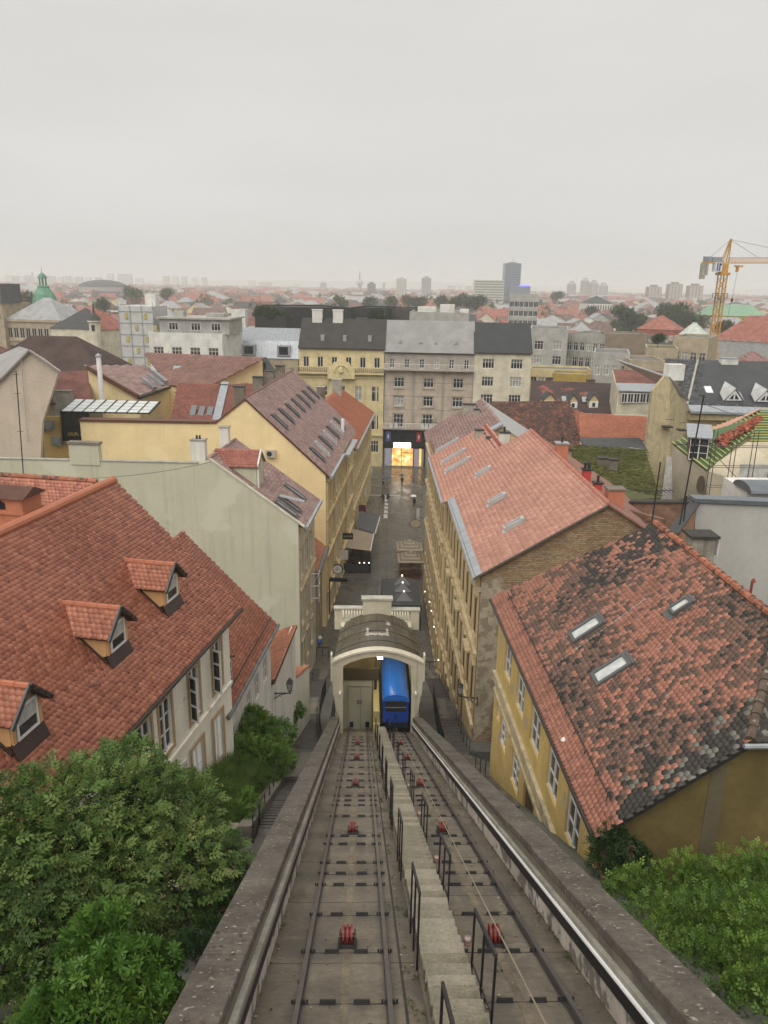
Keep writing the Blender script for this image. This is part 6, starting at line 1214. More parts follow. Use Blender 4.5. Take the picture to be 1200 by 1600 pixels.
an = thing('dark_annex', 'low annex with a dark grey sheet roof and a row of white windows', 'building', (A(915, 715, 86).x, 86, -3)); proof(an, 'roof', [(905, 684, 96), (1000, 684, 96), (1012, 703, 88), (912, 698, 87)], M_DARK); shell(an, 'wall', [A(913, 698, 87.3), A(1005, 702, 87.3)], 0, W_WHITE)
for k in range(5): o_ = loc_of(an, A(917+k*15, 714, 87.1)); fm, _ = winmesh('f', .9, 1.1); ob('window', fm, an, Matrix.Translation((o_.x, -.0+o_.y, o_.z)))
bt_ = thing('brown_roof_house', 'long roof of moss blackened brown tiles beyond the pink terrace', 'building', (A(840, 690, 108).x, 108, -3)); z0_ = A(840, 637, 118).z
pl1 = [(768, 637, 119), (903, 640, 117), (908, 703, 107), (740, 703, 109)]; proof(bt_, 'roof', pl1, T_BROWN); shell(bt_, 'wall', [A(740, 704, 109.3), A(908, 704, 107.3)], -3, W_TAN)
c_ = [loc_of(bt_, A(*p)) for p in pl1]; tiles(bt_, c_[3], c_[2]-c_[3], (c_[0]-c_[3]).cross(c_[2]-c_[3]).cross(c_[2]-c_[3])*-1, [(0, 0), ((c_[2]-c_[3]).length, 0), ((c_[2]-c_[3]).length-.3, 13), (2.5, 13)], .4, .42, T_BROWN, near=0, th=.05)
shell(bt_, 'back_wall', [A(768, 638, 119.3), A(903, 641, 117.3)], -3, W_TAN)
ot = thing('orange_roof_house', 'plain bright orange tile roof right of the blackened brown roof', 'building', (A(950, 680, 108).x, 106, -3)); pl2 = [(904, 645, 117), (1012, 648, 115), (1006, 688, 107), (907, 684, 108)]; tproof(ot, 'roof', pl2, mk('far_orange_tile', (.36, .12, .06), .6, .15, .5, .1, 20, ramp=[(0, (.28, .095, .05)), (1, (.37, .135, .075))]), .4, .4, 'round', .05); shell(ot, 'wall', [A(907, 685, 108.2), A(1006, 689, 107.2)], -3, W_CREAM); shell(ot, 'back_wall', [A(904, 646, 117.3), A(1012, 649, 115.3)], -3, W_CREAM)
dr = thing('three_dormer_roof', 'steep dark stained roof with three little white dormers', 'building', (A(900, 640, 128).x, 128, -3)); proof(dr, 'roof', [(830, 594, 140), (955, 599, 138), (962, 652, 127), (826, 650, 128)], mk('stained_dark_roof', (.055, .035, .032), .8, .3, .3, .15, 6, patch=((.26, .08, .05), .22, .58))); shell(dr, 'wall', [A(826, 651, 128.3), A(962, 653, 127.3)], -3, W_CREAM); shell(dr, 'back_wall', [A(830, 595, 140.4), A(955, 600, 138.4)], -3, W_CREAM)
for i, (x, y) in enumerate(((858, 636), (895, 638), (927, 637))):
    o_ = loc_of(dr, A(x, y, 130.2)); d_ = ob('dormer', None, dr, Matrix.Translation(o_)); w_ = (1.0, .75, .8)[i]
    mb = MB(); mb.extr([(-w_, 0, 0), (w_, 0, 0), (w_, 0, 1.3), (0, 0, 2.3), (-w_, 0, 1.3)], (0, 3, 0)); mb.build('dormer_front', flatm('dormer_cream', (.56, .42, .24)), d_); mb = MB(); mb.box(-w_*.95, -.08, -.1, w_*.95, 0, 1.1); mb.build('window_frame', WHITE, d_)
    for s in ((-1, 1) if i == 0 else (0,)): mb = MB(); mb.box(s*w_*.45-.25, -.1, .15, s*w_*.45+.25, -.08, .85); mb.build('pane', GLASS, d_)
    for s in (-1, 1): slab(d_, 'dormer_roof', [(s*(w_+.2), -.2, 1.15), (s*(w_+.2), 3, 1.15), (0, 3, 2.45), (0, -.2, 2.45)], .1, M_DARK)
for (x, y) in ((878, 628), (910, 629)): o_ = loc_of(dr, A(x, y, 131.5)); mb = MB(); mb.extr([o_, o_+Vector((.8, 0, 0)), o_+Vector((.8, .8, .8)), o_+Vector((0, .8, .8))], (0, -.1, .12)); mb.build('skylight', SKYGL, dr)
own_chimney(858, 591, 140, 1.2, .8, 2.0, M_BRN, 'brown brick chimney on the left end of the stained dark ridge', 0); own_chimney(923, 594, 138.5, 1.4, .8, 2.0, M_BRN, 'brown brick chimney with pale plinth on the right of the stained dark ridge', 0)
mh = thing('maroon_roof_house', 'narrow white house with maroon roof, zinc lean-to and long window strip', 'building', (A(960, 640, 124).x, 124, -3))
proof(mh, 'roof', [(958, 577, 132), (1042, 580, 131), (1040, 600, 126), (963, 598, 127)], M_REDD); proof(mh, 'zinc_roof', [(963, 598, 127), (1042, 600, 126), (1044, 613, 121.5), (967, 610, 122)], ZINC); shell(mh, 'wall', [A(957, 578, 132), A(962, 599, 127), A(966, 611, 122.5), A(1040, 614, 121.8)], -3, W_CREAM)
o_ = loc_of(mh, A(970, 629, 122)); 
for k in range(6): fm, _ = winmesh('f', .95, 1.5); ob('window', fm, mh, Matrix.Translation((o_.x+k*1.0, o_.y-.05, o_.z)))
tw = thing('peeling_tower_house', 'narrow house end with peeling ochre plaster and a stepped gable', 'building', (A(1035, 700, 90).x, 90, -3))
PEEL = mk('peeling_ochre', (.50, .42, .25), .9, .2, .6, .3, 6, streak=.6, stain=(.28, .23, .15), patch=((.38, .31, .2), .6, .55))
q = [A(1020, 610, 90), A(1040, 587, 90), A(1047, 596, 90), A(1047, 790, 90), A(1003, 790, 90), A(1010, 700, 90)]; mb = MB(); mb.extr([loc_of(tw, p) for p in q], (0, .6, 0)); mb.build('gable_wall', PEEL, tw)
a_, b_ = loc_of(tw, A(1047, 590, 90)), loc_of(tw, A(1072, 640, 96)); mb = MB(); mb.extr([(a_.x, 0, 0), (b_.x, 6, 0), (b_.x, 6, b_.z), (a_.x, .2, a_.z)], (-.3, .3, 0)); mb.build('side_wall', PEEL, tw)
slab(tw, 'roof', [(a_.x, .1, a_.z+.1), (b_.x+.3, 6, b_.z+1.2), (b_.x-1, 14, b_.z+3.5), (a_.x-2.5, 12, a_.z+1)], .2, ZINC)
p = MB(); c_ = loc_of(tw, A(1055, 573, 94)); p.box(c_.x-1.0, 3.4, c_.z-1.6, c_.x+1.0, 5, c_.z+.3); p.build('chimney_block', W_WHITE, tw)
for x, y in ((1040, 665), (1063, 670)): c_ = loc_of(tw, A(x, y, 90)); p = MB(); p.box(c_.x-.5, -1.1, c_.z-.1, c_.x+.5, -.0, c_.z+.05); p.bar((c_.x-.5, -1.05, c_.z+.9), (c_.x+.5, -1.05, c_.z+.9), .05); p.build('small_balcony', IRON, tw)
c_ = loc_of(tw, A(1035, 745, 90)); p = MB()
for k in range(5): x = c_.x+k*.55; j = rng.uniform(-.3, .3); p.extr([(x, -.6-.1*(k % 2), c_.z-4), (x+.56, -.6-.1*((k+1) % 2), c_.z-4), (x+.56, -.5, c_.z+2.4+j), (x, -.5, c_.z+2.6)], (0, .04, 0))
p.build('hanging_sheet', mk('dusty_white_sheet', (.55, .53, .5), .8, .25, 1.2, .4, 3), tw)
sl_ = thing('slate_roof_house', 'ochre house under a wide dark slate roof with white triangular dormers', 'building', (A(1120, 640, 104).x, 104, -3))
proof(sl_, 'roof', [(1090, 563, 122), (1300, 566, 122), (1300, 640, 107), (1074, 632, 106)], T_SLATE); proof(sl_, 'side_roof', [(1074, 632, 106), (1090, 563, 122), (1068, 575, 126), (1062, 600, 124)], T_SLATE)
pl3 = [(1090, 563, 122), (1300, 566, 122), (1300, 640, 107), (1074, 632, 106)]; c_ = [loc_of(sl_, A(*p)) for p in pl3]; ux_ = c_[2]-c_[3]; uy_ = (c_[0]-c_[3]); uy_ = uy_-ux_*(uy_.dot(ux_)/ux_.length_squared); L2_ = uy_.length
tiles(sl_, c_[3], ux_, uy_, [(.2, 0), (ux_.length, 0), (ux_.length, L2_), (2.8, L2_)], .55, .5, T_SLATE, near=0, th=.05)
mb = MB(); mb.bar(c_[0], c_[3], .3, .2); mb.build('hip_cap', CONCL, sl_); mb = MB(); a_, b_ = c_[3], c_[2]; mb.extr([a_+Vector((0, -.1, 0)), b_+Vector((0, -.1, 0)), b_+Vector((0, -1.4, -.7)), a_+Vector((0, -1.4, -.7))], (0, 0, -.3)); mb.build('eave_gutter', ZINC, sl_)
shell(sl_, 'wall', [A(1072, 642, 106.0), A(1300, 650, 106.6)], -3, W_OCH); mb = MB(); o_ = loc_of(sl_, A(1075, 652, 105.8)); mb.box(o_.x, o_.y-.5, o_.z-.3, o_.x+24, o_.y+.3, o_.z+.5); mb.box(o_.x, o_.y-.3, o_.z-2.5, o_.x+24, o_.y+.3, o_.z-2.0); mb.build('cornice', W_OCH, sl_)
for x, y in ((1147, 626), (1196, 628)):
    o_ = loc_of(sl_, A(x, y, 107.5)); d_ = ob('dormer', None, sl_, Matrix.Translation(o_))
    for s in (-1, 1): slab(d_, 'dormer_roof', [(s*1.5, 0, 0), (s*1.5, 1.5, .9), (0, 3.6, 2.3), (0, -.1, 1.75)], .1, flatm('white_sheet', (.42, .42, .41)))
    mb = MB(); mb.extr([(-1.2, .1, 0), (1.2, .1, 0), (0, .1, 1.5)], (0, .1, 0)); mb.build('dormer_front', WHITE, d_)
    for s in (-1, 1): mb = MB(); mb.extr([(s*.12, .08, .2), (s*.7, .08, .2), (s*.12, .08, .95)], (0, -.03, 0)); mb.build('pane', GLASS, d_)
o_ = loc_of(sl_, A(1104, 616, 110)); mb = MB(); mb.extr([o_, o_+Vector((1.0, 0, 0)), o_+Vector((.9, 1.1, .9)), o_+Vector((-.1, 1.1, .9))], (0, -.1, .15)); mb.build('skylight', flatm('white_skylight', (.7, .72, .72)), sl_)
own_chimney(1139, 560, 121, 2.6, 1.2, 2.6, W_WHITE, 'wide white chimney on the ridge of the slate roof', 0, ZINC)
# house under renovation with bare battens
rn = thing('renovation_house', 'house being re-roofed with yellow battens, stacked red tiles and scaffolding', 'building', (A(1105, 740, 72).x, 72, -3))
e0, e1, t0, t1 = (1050, 692, 78), (1105, 735, 70), (1186, 640, 84), (1300, 640, 76)
RB = [A(*e0), A(*e1), A(1200, 655, 80)-Vector((0, 0, 0)), A(1186, 641, 86)]; ll = [loc_of(rn, q) for q in RB]
slab(rn, 'roof_membrane', ll, .1, plain('green_membrane', (.07, .13, .05), .6)); BAT = plain('yellow_batten', (.48, .46, .16), .7)
for k in range(19):
    f = k/18; a_ = ll[0].lerp(ll[3], f)+Vector((0, 0, .12)); b_ = ll[1].lerp(ll[2], f)+Vector((0, 0, .12)); mb = MB(); mb.bar(a_, b_, .12, .09); mb.build('batten', BAT, rn)
R2 = [loc_of(rn, A(*q)) for q in (e1, (1320, 742, 66), (1320, 640, 78), (1200, 642, 81))]
R2 = [loc_of(rn, A(1172, 690, 75)), loc_of(rn, A(1320, 690, 73)), loc_of(rn, A(1320, 640, 79)), loc_of(rn, A(1188, 641, 82))]
slab(rn, 'roof_membrane', R2, .1, plain('green_membrane', (1, 1, 1)))
for k in range(13): f = k/12; mb = MB(); mb.bar(R2[0].lerp(R2[3], f)+Vector((0, 0, .12)), R2[1].lerp(R2[2], f)+Vector((0, 0, .12)), .12, .09); mb.build('batten', BAT, rn)
mt = MB(); mt.box(-.1, -.16, 0, .1, .16, .05); tm_ = [mt.mesh('loose_tile', [plain('loose_tile_%d' % i, c, .8)]) for i, c in enumerate(((.34, .10, .055), (.28, .08, .045)))]
for k in range(260):
    u, v = rng.random(), rng.random()*.34+.12+.35*0; uu = .30+.62*u; vv = .62+.3*rng.random()-.25*(1-u)*.3; b_ = ll[0].lerp(ll[3], uu).lerp(ll[1].lerp(ll[2], uu), vv); ob('loose_tile', rng.choice(tm_), rn, Matrix.Translation(b_+Vector((0, 0, .2+.35*rng.random()))) @ Matrix.Rotation(rng.uniform(0, 3), 4, 'Z') @ Matrix.Rotation(rng.uniform(-.7, .7), 4, 'X') @ Matrix.Scale(1.7, 4))
pink = [loc_of(rn, A(*q)) for q in ((1048, 693, 78.2), (1066, 704, 76), (1190, 640, 85), (1180, 643, 87))]; slab(rn, 'old_tile_strip', [pink[0], pink[1]+Vector((0, 0, .15)), pink[2]+Vector((0, 0, .15)), pink[3]], .1, T_PINK)
q = [A(1105, 736, 70.2), A(1170, 692, 73.5), A(1320, 690, 72), A(1320, 800, 68), A(1107, 800, 70)]; mb = MB(); mb.extr([loc_of(rn, p) for p in q], (0, .4, 0)); mb.build('front_wall', flatm('renovation_plaster', (.50, .44, .32), var=.12), rn)
q = [A(1050, 697, 77.7), A(1105, 738, 70.2), A(1107, 800, 70), A(1050, 800, 77)]; mb = MB(); mb.extr([loc_of(rn, p) for p in q], (.3, .3, 0)); mb.build('side_wall', flatm('renovation_plaster', (1, 1, 1)), rn)
o_ = loc_of(rn, A(1097, 756, 71)); mb = MB(); mb.lathe([(.0, -.02), (.55, 0), (.55, .02), (0, .04)], (0, 0, 0), 16); g_ = mb.build('oval_window', plain('brown_oval', (.10, .07, .05)), rn); g_.matrix_local = Matrix.Translation(o_+Vector((-.25, -.25, 0))) @ Matrix.Rotation(-.75, 4, 'Z') @ Matrix.Rotation(math.pi/2, 4, 'X') @ Matrix.Diagonal((.7, 1.6, 1, 1))
o_ = loc_of(rn, A(1092, 700, 73.0)); dd = ob('dormer', None, rn, Matrix.Translation(o_) @ Matrix.Rotation(-.35, 4, 'Z')); mb = MB(); mb.box(-.9, 0, -1.3, .9, 3.6, 1.1); mb.build('dormer_body', flatm('rusty_board', (.16, .085, .05)), dd)
fm, pm = winmesh('c', 1.7, 2.2); w_ = ob('window', fm, dd, Matrix.Translation((-.85, -.06, -1.2))); ob('pane', pm, w_); slab(dd, 'dormer_roof', [(-1.2, -.4, 1.1), (1.2, -.4, 1.1), (1.2, 4.2, 1.7), (-1.2, 4.2, 1.7)], .12, ZINC)
text('wall_lettering', 'RUK', 1.35, plain('dark_brown_lettering', (.05, .03, .02), .6), rn, Matrix.Translation(loc_of(rn, A(1157, 749, 71.0))+Vector((0, -.25, 0))) @ RX, .02)
o_ = loc_of(rn, A(1156, 725, 71)); mb = MB(); c0_, c1_ = loc_of(rn, A(1157, 725, 69.6)), loc_of(rn, A(1320, 764, 69.6)); mb.box(c0_.x, c0_.y, c1_.z, c1_.x, c0_.y+.02, c0_.z); mb.build('safety_net', mk('pale_safety_net', (.62, .6, .56), .8, .2, 1.5, .3, 5), rn)
sf = thing('pipe_scaffold', 'thin steel pipe scaffold in front of the renovated house', 'scaffold', (A(1108, 800, 68).x, 68.5, A(1108, 800, 68.5).z)); zt_ = A(1108, 690, 68.5).z-A(1108, 800, 68.5).z
mb = MB()
for k in range(6):
    for y in (0, .8): mb = MB(); mb.tube([(k*1.9, y, 0), (k*1.9, y, zt_+1)], .04, 5); mb.build('standard', STEEL, sf)
for z in (.5, 2.4, 4.3, 6.2):
    for y in (0, .8): mb = MB(); mb.tube([(-.2, y, z), (9.8, y, z)], .035, 5); mb.build('ledger', STEEL, sf)
mb = MB(); mb.tube([(0, 0, 5.5), (6, 0, 0)], .035, 5); mb.build('brace', STEEL, sf)
wf = thing('white_firewall', 'big blank pale grey firewall with a metal coping right of the mossy roof', 'wall', (A(1100, 900, 40).x, 40, 5)); q = [A(1086, 786, 40), A(1300, 794, 39), A(1300, 1020, 34), A(1086, 1020, 40)]
mb = MB(); mb.extr([loc_of(wf, A(1086, 786, 40)), loc_of(wf, A(1300, 795, 40)), loc_of(wf, A(1300, 1050, 40)), loc_of(wf, A(1086, 1050, 40))], (0, .5, 0)); mb.build('wall', mk('pale_grey_firewall', (.48, .47, .44), .85, .08, .4, .1, 8, streak=.25, stain=(.36, .35, .33)), wf)
mb = MB(); a_, b_ = loc_of(wf, A(1084, 785, 40)), loc_of(wf, A(1302, 794, 40)); mb.extr([a_+Vector((0, -.15, .02)), b_+Vector((0, -.15, .02)), b_+Vector((0, -.15, .25)), a_+Vector((0, -.15, .25))], (0, .9, 0)); mb.build('metal_coping', plain('dark_zinc', (.17, .19, .21), .4, metal=.4), wf)
mb = MB(); a_, b_ = loc_of(wf, A(1086, 788, 40)), loc_of(wf, A(1050, 838, 33)); mb.extr([a_, b_, (b_.x, b_.y, -6), (a_.x, a_.y, -6)], (.3, .3, 0)); mb.build('brick_flank', flatm('orange_old_brick', (.34, .19, .10), var=.35, scale=1.0), wf); mb = MB(); mb.bar(a_+Vector((0, 0, .1)), b_+Vector((0, 0, .1)), .5, .15); mb.build('flank_coping', IRON, wf)
cb = thing('slotted_chimney', 'grimy square chimney block with a slotted cap beside the mossy roof ridge', 'chimney', A(1090, 880, 31)); mb = MB(); mb.box(-.5, -.35, 0, .5, .45, 1.25); mb.build('stack', mk('grimy_plaster', (.30, .28, .24), .9, .3, 2, .3, 8, streak=.8, stain=(.06, .055, .05)), cb)
mb = MB(); mb.box(-.62, -.47, 1.25, .62, .57, 1.36); mb.build('cap', plain('dark_slab', (.05, .046, .04), .8), cb)
for x in (-.3, .15): mb = MB(); mb.box(x-.1, -.15, 1.36, x+.16, .2, 1.365); mb.build('flue_hole', BLACK, cb)
mb = MB(); 
for k in range(9): mb.box(.62, -.35, .45+k*.1, .66, .45, .52+k*.1)
mb.build('louvre', WHITE, cb)
up_ = thing('red_vent_pipe', 'small rusty red vent pipe against the pale firewall', 'vent pipe', A(1172, 930, 36)); mb = MB(); mb.tube([(0, 0, 0), (.0, 0, .7), (.12, 0, .75)], .07, 8); mb.lathe([(.13, .72), (.05, .9)], (.05, 0, 0), 8); mb.build('pipe', plain('rusty_red', (.25, .06, .04), .7), up_)
bq = thing('barrel_roof_house', 'white gable end with a round grey metal roof cap at the right edge', 'building', (A(1180, 790, 55).x, 55, 3)); a_ = loc_of(bq, A(1168, 766, 55)); mb = MB(); mb.box(a_.x, 0, -2, a_.x+7, 4, a_.z); mb.build('wall', W_WHITE, bq); mb = MB(); mb.extr([(a_.x-.2, .5+1.5*math.cos(t), a_.z+.6*math.sin(t)) for t in np.linspace(0, math.pi, 10)], (8, 0, 0)); mb.build('barrel_roof', plain('dark_zinc', (1, 1, 1)), bq)
lw = thing('low_brick_walls', 'low brown brick yard walls with dark copings behind the mossy roof', 'wall', (A(1050, 790, 52).x, 52, 4))
mb = MB(); a_, b_ = loc_of(lw, A(985, 785, 54)), loc_of(lw, A(1095, 786, 52)); mb.extr([a_, b_, (b_.x, b_.y, -4), (a_.x, a_.y, -4)], (0, .4, 0)); mb.build('brick_wall', flatm('brown_yard_brick', (.19, .115, .075), var=.4, scale=1.5), lw); mb = MB(); mb.bar(a_+Vector((0, .2, .05)), b_+Vector((0, .2, .05)), .7, .12); mb.build('coping', plain('dark_slab', (1, 1, 1)), lw)
mb = MB(); a_, b_ = loc_of(lw, A(975, 795, 48)), loc_of(lw, A(1040, 812, 45)); mb.extr([a_, b_, (b_.x, b_.y, -4), (a_.x, a_.y, -4)], (0, .4, 0)); mb.build('brick_wall', flatm('brown_yard_brick', (1, 1, 1)), lw)
def aerial(x0, y0, x1, y1, Y, label, els):
    t = thing('aerial_mast', label, 'antenna', A(x1, y1, Y)); top = loc_of(t, A(x0, y0, Y)); mb = MB(); mb.tube([(0, 0, 0), top], .035, 6); mb.build('mast', IRON, t)
    for f, ln, n in els:
        mb = MB(); c = top*f; mb.bar(c-Vector((ln, 0, -.05)), c+Vector((ln, .3, .05)), .03)
        for k in range(n): p = c-Vector((ln, 0, -.05))+Vector((2*ln, .3, 0))*(k/(n-1)); mb.bar(p-Vector((0, .35, 0)), p+Vector((0, .35, 0)), .02)
        mb.build('yagi', IRON, t)
aerial(1100, 617, 1062, 820, 33, 'tallest slanting aerial mast on the ridge of the mossy roof', [(.62, .9, 8), (.98, .05, 2), (.6, 0.3, 3)])
aerial(1032, 722, 1017, 828, 32.5, 'short aerial mast with a comb antenna at the mossy ridge end', [(.55, .8, 9), (.1, .35, 5)]); aerial(1073, 775, 1068, 815, 33, 'stubby aerial post between the tall mast and the chimney', [(.8, .3, 4)])
# wires slung over the roofs
for i, (a, b, s, l_) in enumerate((((40, 748, 58), (330, 722, 61), .5, 'thin cable sagging across the olive gable wall'), ((1095, 628, 40), (1200, 652, 60), .3, 'thin cable crossing in front of the slate roof'))):
    p, q = A(*a), A(*b); mb = MB(); mb.tube([p.lerp(q, t)-Vector((0, 0, 4*s*t*(1-t)))-p for t in np.linspace(0, 1, 12)], .018, 5); o = mb.build('overhead_cable', BLACK, mat=Matrix.Translation(p)); tag(o, l_, 'cable')
# ================================================================== TOWN BEYOND: landmarks first
def dwin(t, W, H, rows_, n, w, h, m=DARKWIN, y=-.04):
    mb = MB()
    for dr in rows_:
        for i in range(n): x = (i+.5)*W/n-w/2; mb.box(x, y, H-dr-h, x+w, .02, H-dr)
    return mb.build('window', m, t, kind='stuff')
sc0, W, H = block('clock_house', 'long tan public building with grey roof and many tall windows at far left', 'building', (9, 501, 236), (94, 498.5, 232), 16, W_TAN, ('hip', 6.2, M_GREY), wins=[(2.4, 3.0, 1.5, 9, 'k'), (7.4, 3.0, 1.5, 9, 'k'), (12.3, 2.6, 1.5, 9, 'k')])
p = MB(); p.box(-9, -1.5, 0, .5, 12, H+4.6); pv = p.build('corner_pavilion', W_TAN, sc0); p = MB(); p.extr([(-9.5, -2, H+4.6), (1, -2, H+4.6), (-2, 2, H+10), (-6, 2, H+10)], (0, 9, 0)); p.build('pavilion_roof', M_DARK, pv)
p = MB(); p.lathe([(1.4, 0), (1.4, .2), (1.1, .25)], (0, 0, 0), 18); c_ = p.build('clock_face', flatm('pale_clock', (.45, .40, .28)), pv); c_.matrix_local = Matrix.Translation((-1.6, -1.5, H+1.6)) @ RX
p = MB(); p.box(0, -.4, H-.6, W, 0, H+.1); p.box(0, -.3, H-6.3, W, 0, H-5.9); p.build('cornice', W_TAN, sc0)
for x in (6, 11): p = MB(); p.extr([(x-1, 1.5, H+1.2), (x+1.4, 1.5, H+1.2), (x+.6, 2.6, H+2.0)], (0, 1, .6)); p.build('roof_hatch', M_DARK, sc0)
GRN = flatm('green_copper', (.12, .26, .175), rough=.6, var=.2)
gd = thing('green_dome_tower', 'tower with a bell shaped green copper dome and lantern at the left', 'tower', (A(73, 500, 250).x, 250, -3), 3)
ztop = A(73, 480, 250).z+3; p = MB(); p.box(-3.4, -3.4, 0, 3.4, 3.4, ztop); p.box(-3.7, -3.7, ztop-.5, 3.7, 3.7, ztop); p.build('shaft', W_TAN, gd)
p = MB(); p.lathe([(3.9, 0), (3.9, .5), (3.6, 2.0), (3.1, 3.6), (2.3, 5.0), (1.7, 5.8), (1.75, 6.2), (1.5, 6.4)], (0, 0, ztop), 8); p.build('dome', GRN, gd)
for k in range(6): a = k*math.pi/3; p = MB(); p.box(1.0*math.cos(a)-.15, 1.0*math.sin(a)-.15, ztop+6.4, 1.0*math.cos(a)+.15, 1.0*math.sin(a)+.15, ztop+8.6); p.build('lantern_post', GRN, gd)
p = MB(); p.lathe([(1.4, 8.6), (1.35, 8.9), (1.0, 9.6), (.35, 10.2), (.08, 10.4), (.05, 12)], (0, 0, ztop), 8); p.build('lantern_cap', GRN, gd)
nb, W, H = block('ornate_corner_house', 'ornate corner house with red roof and four roof windows beside the dome', 'building', (96, 514, 228), (148, 516, 222), 14, W_CREAM, ('hip', 5.5, M_RED), wins=[(2.2, 2.6, 1.4, 7, 'k'), (7.2, 2.8, 1.6, 7, 'k')])
p = MB(); p.box(0, -.6, H-5.6, W, 0, H-5.0); p.box(0, -.5, H-.6, W, 0, H); p.build('cornice', W_CREAM, nb)
for x, y in ((2.5, 1.4), (4.4, 3.2), (6.2, 1.4), (8.3, 1.4)): z = H+y*.785+.1; p = MB(); p.extr([(x, y, z), (x+.8, y, z), (x+.8, y+1.2, z+.95), (x, y+1.2, z+.95)], (0, -.1, .12)); p.build('skylight', flatm('white_skylight', (1, 1, 1)), nb)
n2, W, H = block('dark_roof_ornate_house', 'ornate cream house with dark roof between the corner turret and wrapped tower', 'building', (149, 515, 222), (191, 511, 236), 14, W_CREAM, ('hip', 5.5, M_DARK), wins=[(2.2, 2.6, 1.4, 6, 'k'), (7.2, 2.8, 1.6, 6, 'k')])
p = MB(); p.box(0, -.6, H-5.6, W, 0, H-5.0); p.build('cornice', W_CREAM, n2)
tt = thing('corner_turret', 'small round corner turret with an arched opening and pointed dark cap', 'turret', A(149, 520, 221)); p = MB(); p.lathe([(1.5, -6), (1.5, 2.8), (1.9, 3.0), (1.9, 3.3)], (0, 0, 0), 10); p.build('shaft', W_CREAM, tt); p = MB(); p.box(-.4, -1.6, .6, .4, -1.2, 2.2); p.build('opening', BLACK, tt); p = MB(); p.lathe([(1.9, 3.3), (1.2, 4.6), (.4, 5.4), (.25, 6.5), (.05, 8.6)], (0, 0, 0), 10); p.build('cap', M_DARK, tt)
BLK = flatm('black_cladding', (.035, .034, .033)); block('black_office_wing', 'black clad low office wing with a slanting roofline behind the dark roofs', 'building', (447, 487, 215), (549, 478, 222), 25, BLK, ('flat', 0, BLK))
b2, W, H = block('black_office_block', 'black clad office block with one long window behind the ornate house', 'building', (548, 481, 226), (600, 484, 224), 20, BLK, ('flat', 0, BLK), wins=[(2.5, 2.2, 6.5, 1, 'k')]); block('black_office_tail', 'low end of the black office group with brownish parapet', 'building', (592, 479, 236), (645, 489, 232), 20, flatm('brown_black_cladding', (.07, .06, .05)), ('flat', 0, BLK))
block('black_terrace_block', 'dark terrace block with planted roof edges at the left of the black offices', 'building', (398, 491, 216), (447, 499, 210), 20, BLK, ('flat', 0, BLK))
block('pale_stair_tower', 'pale blank stair tower beside the planted dark terrace', 'building', (361, 486, 205), (383, 486, 205), 5, W_WHITE)
g3, W, H = block('cluttered_grey_block', 'grey flat roofed block with plant rooms behind the grey modernist house', 'building', (640, 489, 215), (733, 491, 213), 22, W_GREY)
for x, y, w_, d_, h_ in ((2, 3, 5, 4, 1.6), (8, 6, 4, 5, 2.2), (13.5, 4, 2.5, 3, 1.2)): p = MB(); p.box(x, y, H, x+w_, y+d_, H+h_); p.build('plant_room', W_WHITE, g3)
block('pale_block_with_dark_bays', 'pale block with stacked dark bay windows left of the grey roofs', 'building', (797, 460, 330), (842, 463, 328), 20, W_GREY, wins=[(2.5, 2.2, 1.8, 6, 'k'), (6.2, 2.2, 1.8, 6, 'k'), (10, 2.2, 1.8, 6, 'k')])
g1, W, H = block('grey_modern_house', 'grey modern flat house with white mullioned windows right of the beige house', 'building', (829, 513, 186), (888, 518, 184), 14, W_GREY, wins=[(2.6, 2.0, 2.1, 2, 'f'), (6.0, 2.0, 2.1, 2, 'f'), (9.4, 2.0, 2.1, 2, 'f')])
block('yellow_low_wing', 'low pale yellow wing with a row of blind windows under the grey houses', 'building', (829, 577, 168), (925, 582, 166), 8, W_YEL, wins=[(1.4, 1.7, 1.3, 8, 'f'), (4.4, 1.7, 1.3, 8, 'f')]); block('ochre_shed', 'ochre walled box with a grey junk covered roof below the yellow wing', 'building', (863, 586, 158), (922, 588, 156), 6, flatm('mustard_wall', (.36, .25, .06)), ('flat', 0, M_GREY))
block('stained_curved_house', 'stained grey house with balconies right of the grey modern house', 'building', (886, 521, 192), (947, 526, 186), 16, mk('stained_concrete_wall', (1, 1, 1)), wins=[(1.8, 2.0, 1.2, 6, 'g'), (5.4, 2.2, 1.2, 6, 'g'), (9.2, 2.2, 1.2, 5, 'g')])
h3, W, H = block('stepped_tan_house', 'tan flat roofed house with a wide dark window band and white frames', 'building', (985, 566, 152), (1040, 566, 151), 12, W_TAN, wins=[(2.8, 2.0, 1.5, 4, 'k'), (7, 2.0, 1.5, 4, 'f')]); block('stepped_grey_house', 'grey flat roofed old house left of the tan window band house', 'building', (928, 556, 160), (985, 552, 158), 13, W_GREY, wins=[(2.2, 2.0, 1.2, 4, 'g'), (6, 2.2, 1.2, 4, 'g')])
block('brown_blank_house', 'brown blank walled house standing behind the stepped grey house', 'building', (946, 523, 186), (1012, 525, 184), 12, flatm('dull_brown_wall', (.24, .19, .14))); block('old_tan_house', 'weathered tan house with a shrub topped roof by the crane foot', 'building', (1052, 530, 176), (1108, 528, 172), 14, W_TAN, wins=[(3, 2.2, 1.4, 4, 'g'), (7, 2.2, 1.4, 4, 'f')])
block('mossy_terrace_house', 'old house with mossy terrace roof in front of the crane', 'building', (1010, 545, 168), (1060, 548, 166), 12, W_TAN, ('flat', 0, flatm('mossy_flat_roof', (.12, .13, .05))), wins=[(2, 2, 1.2, 4, 'k')])
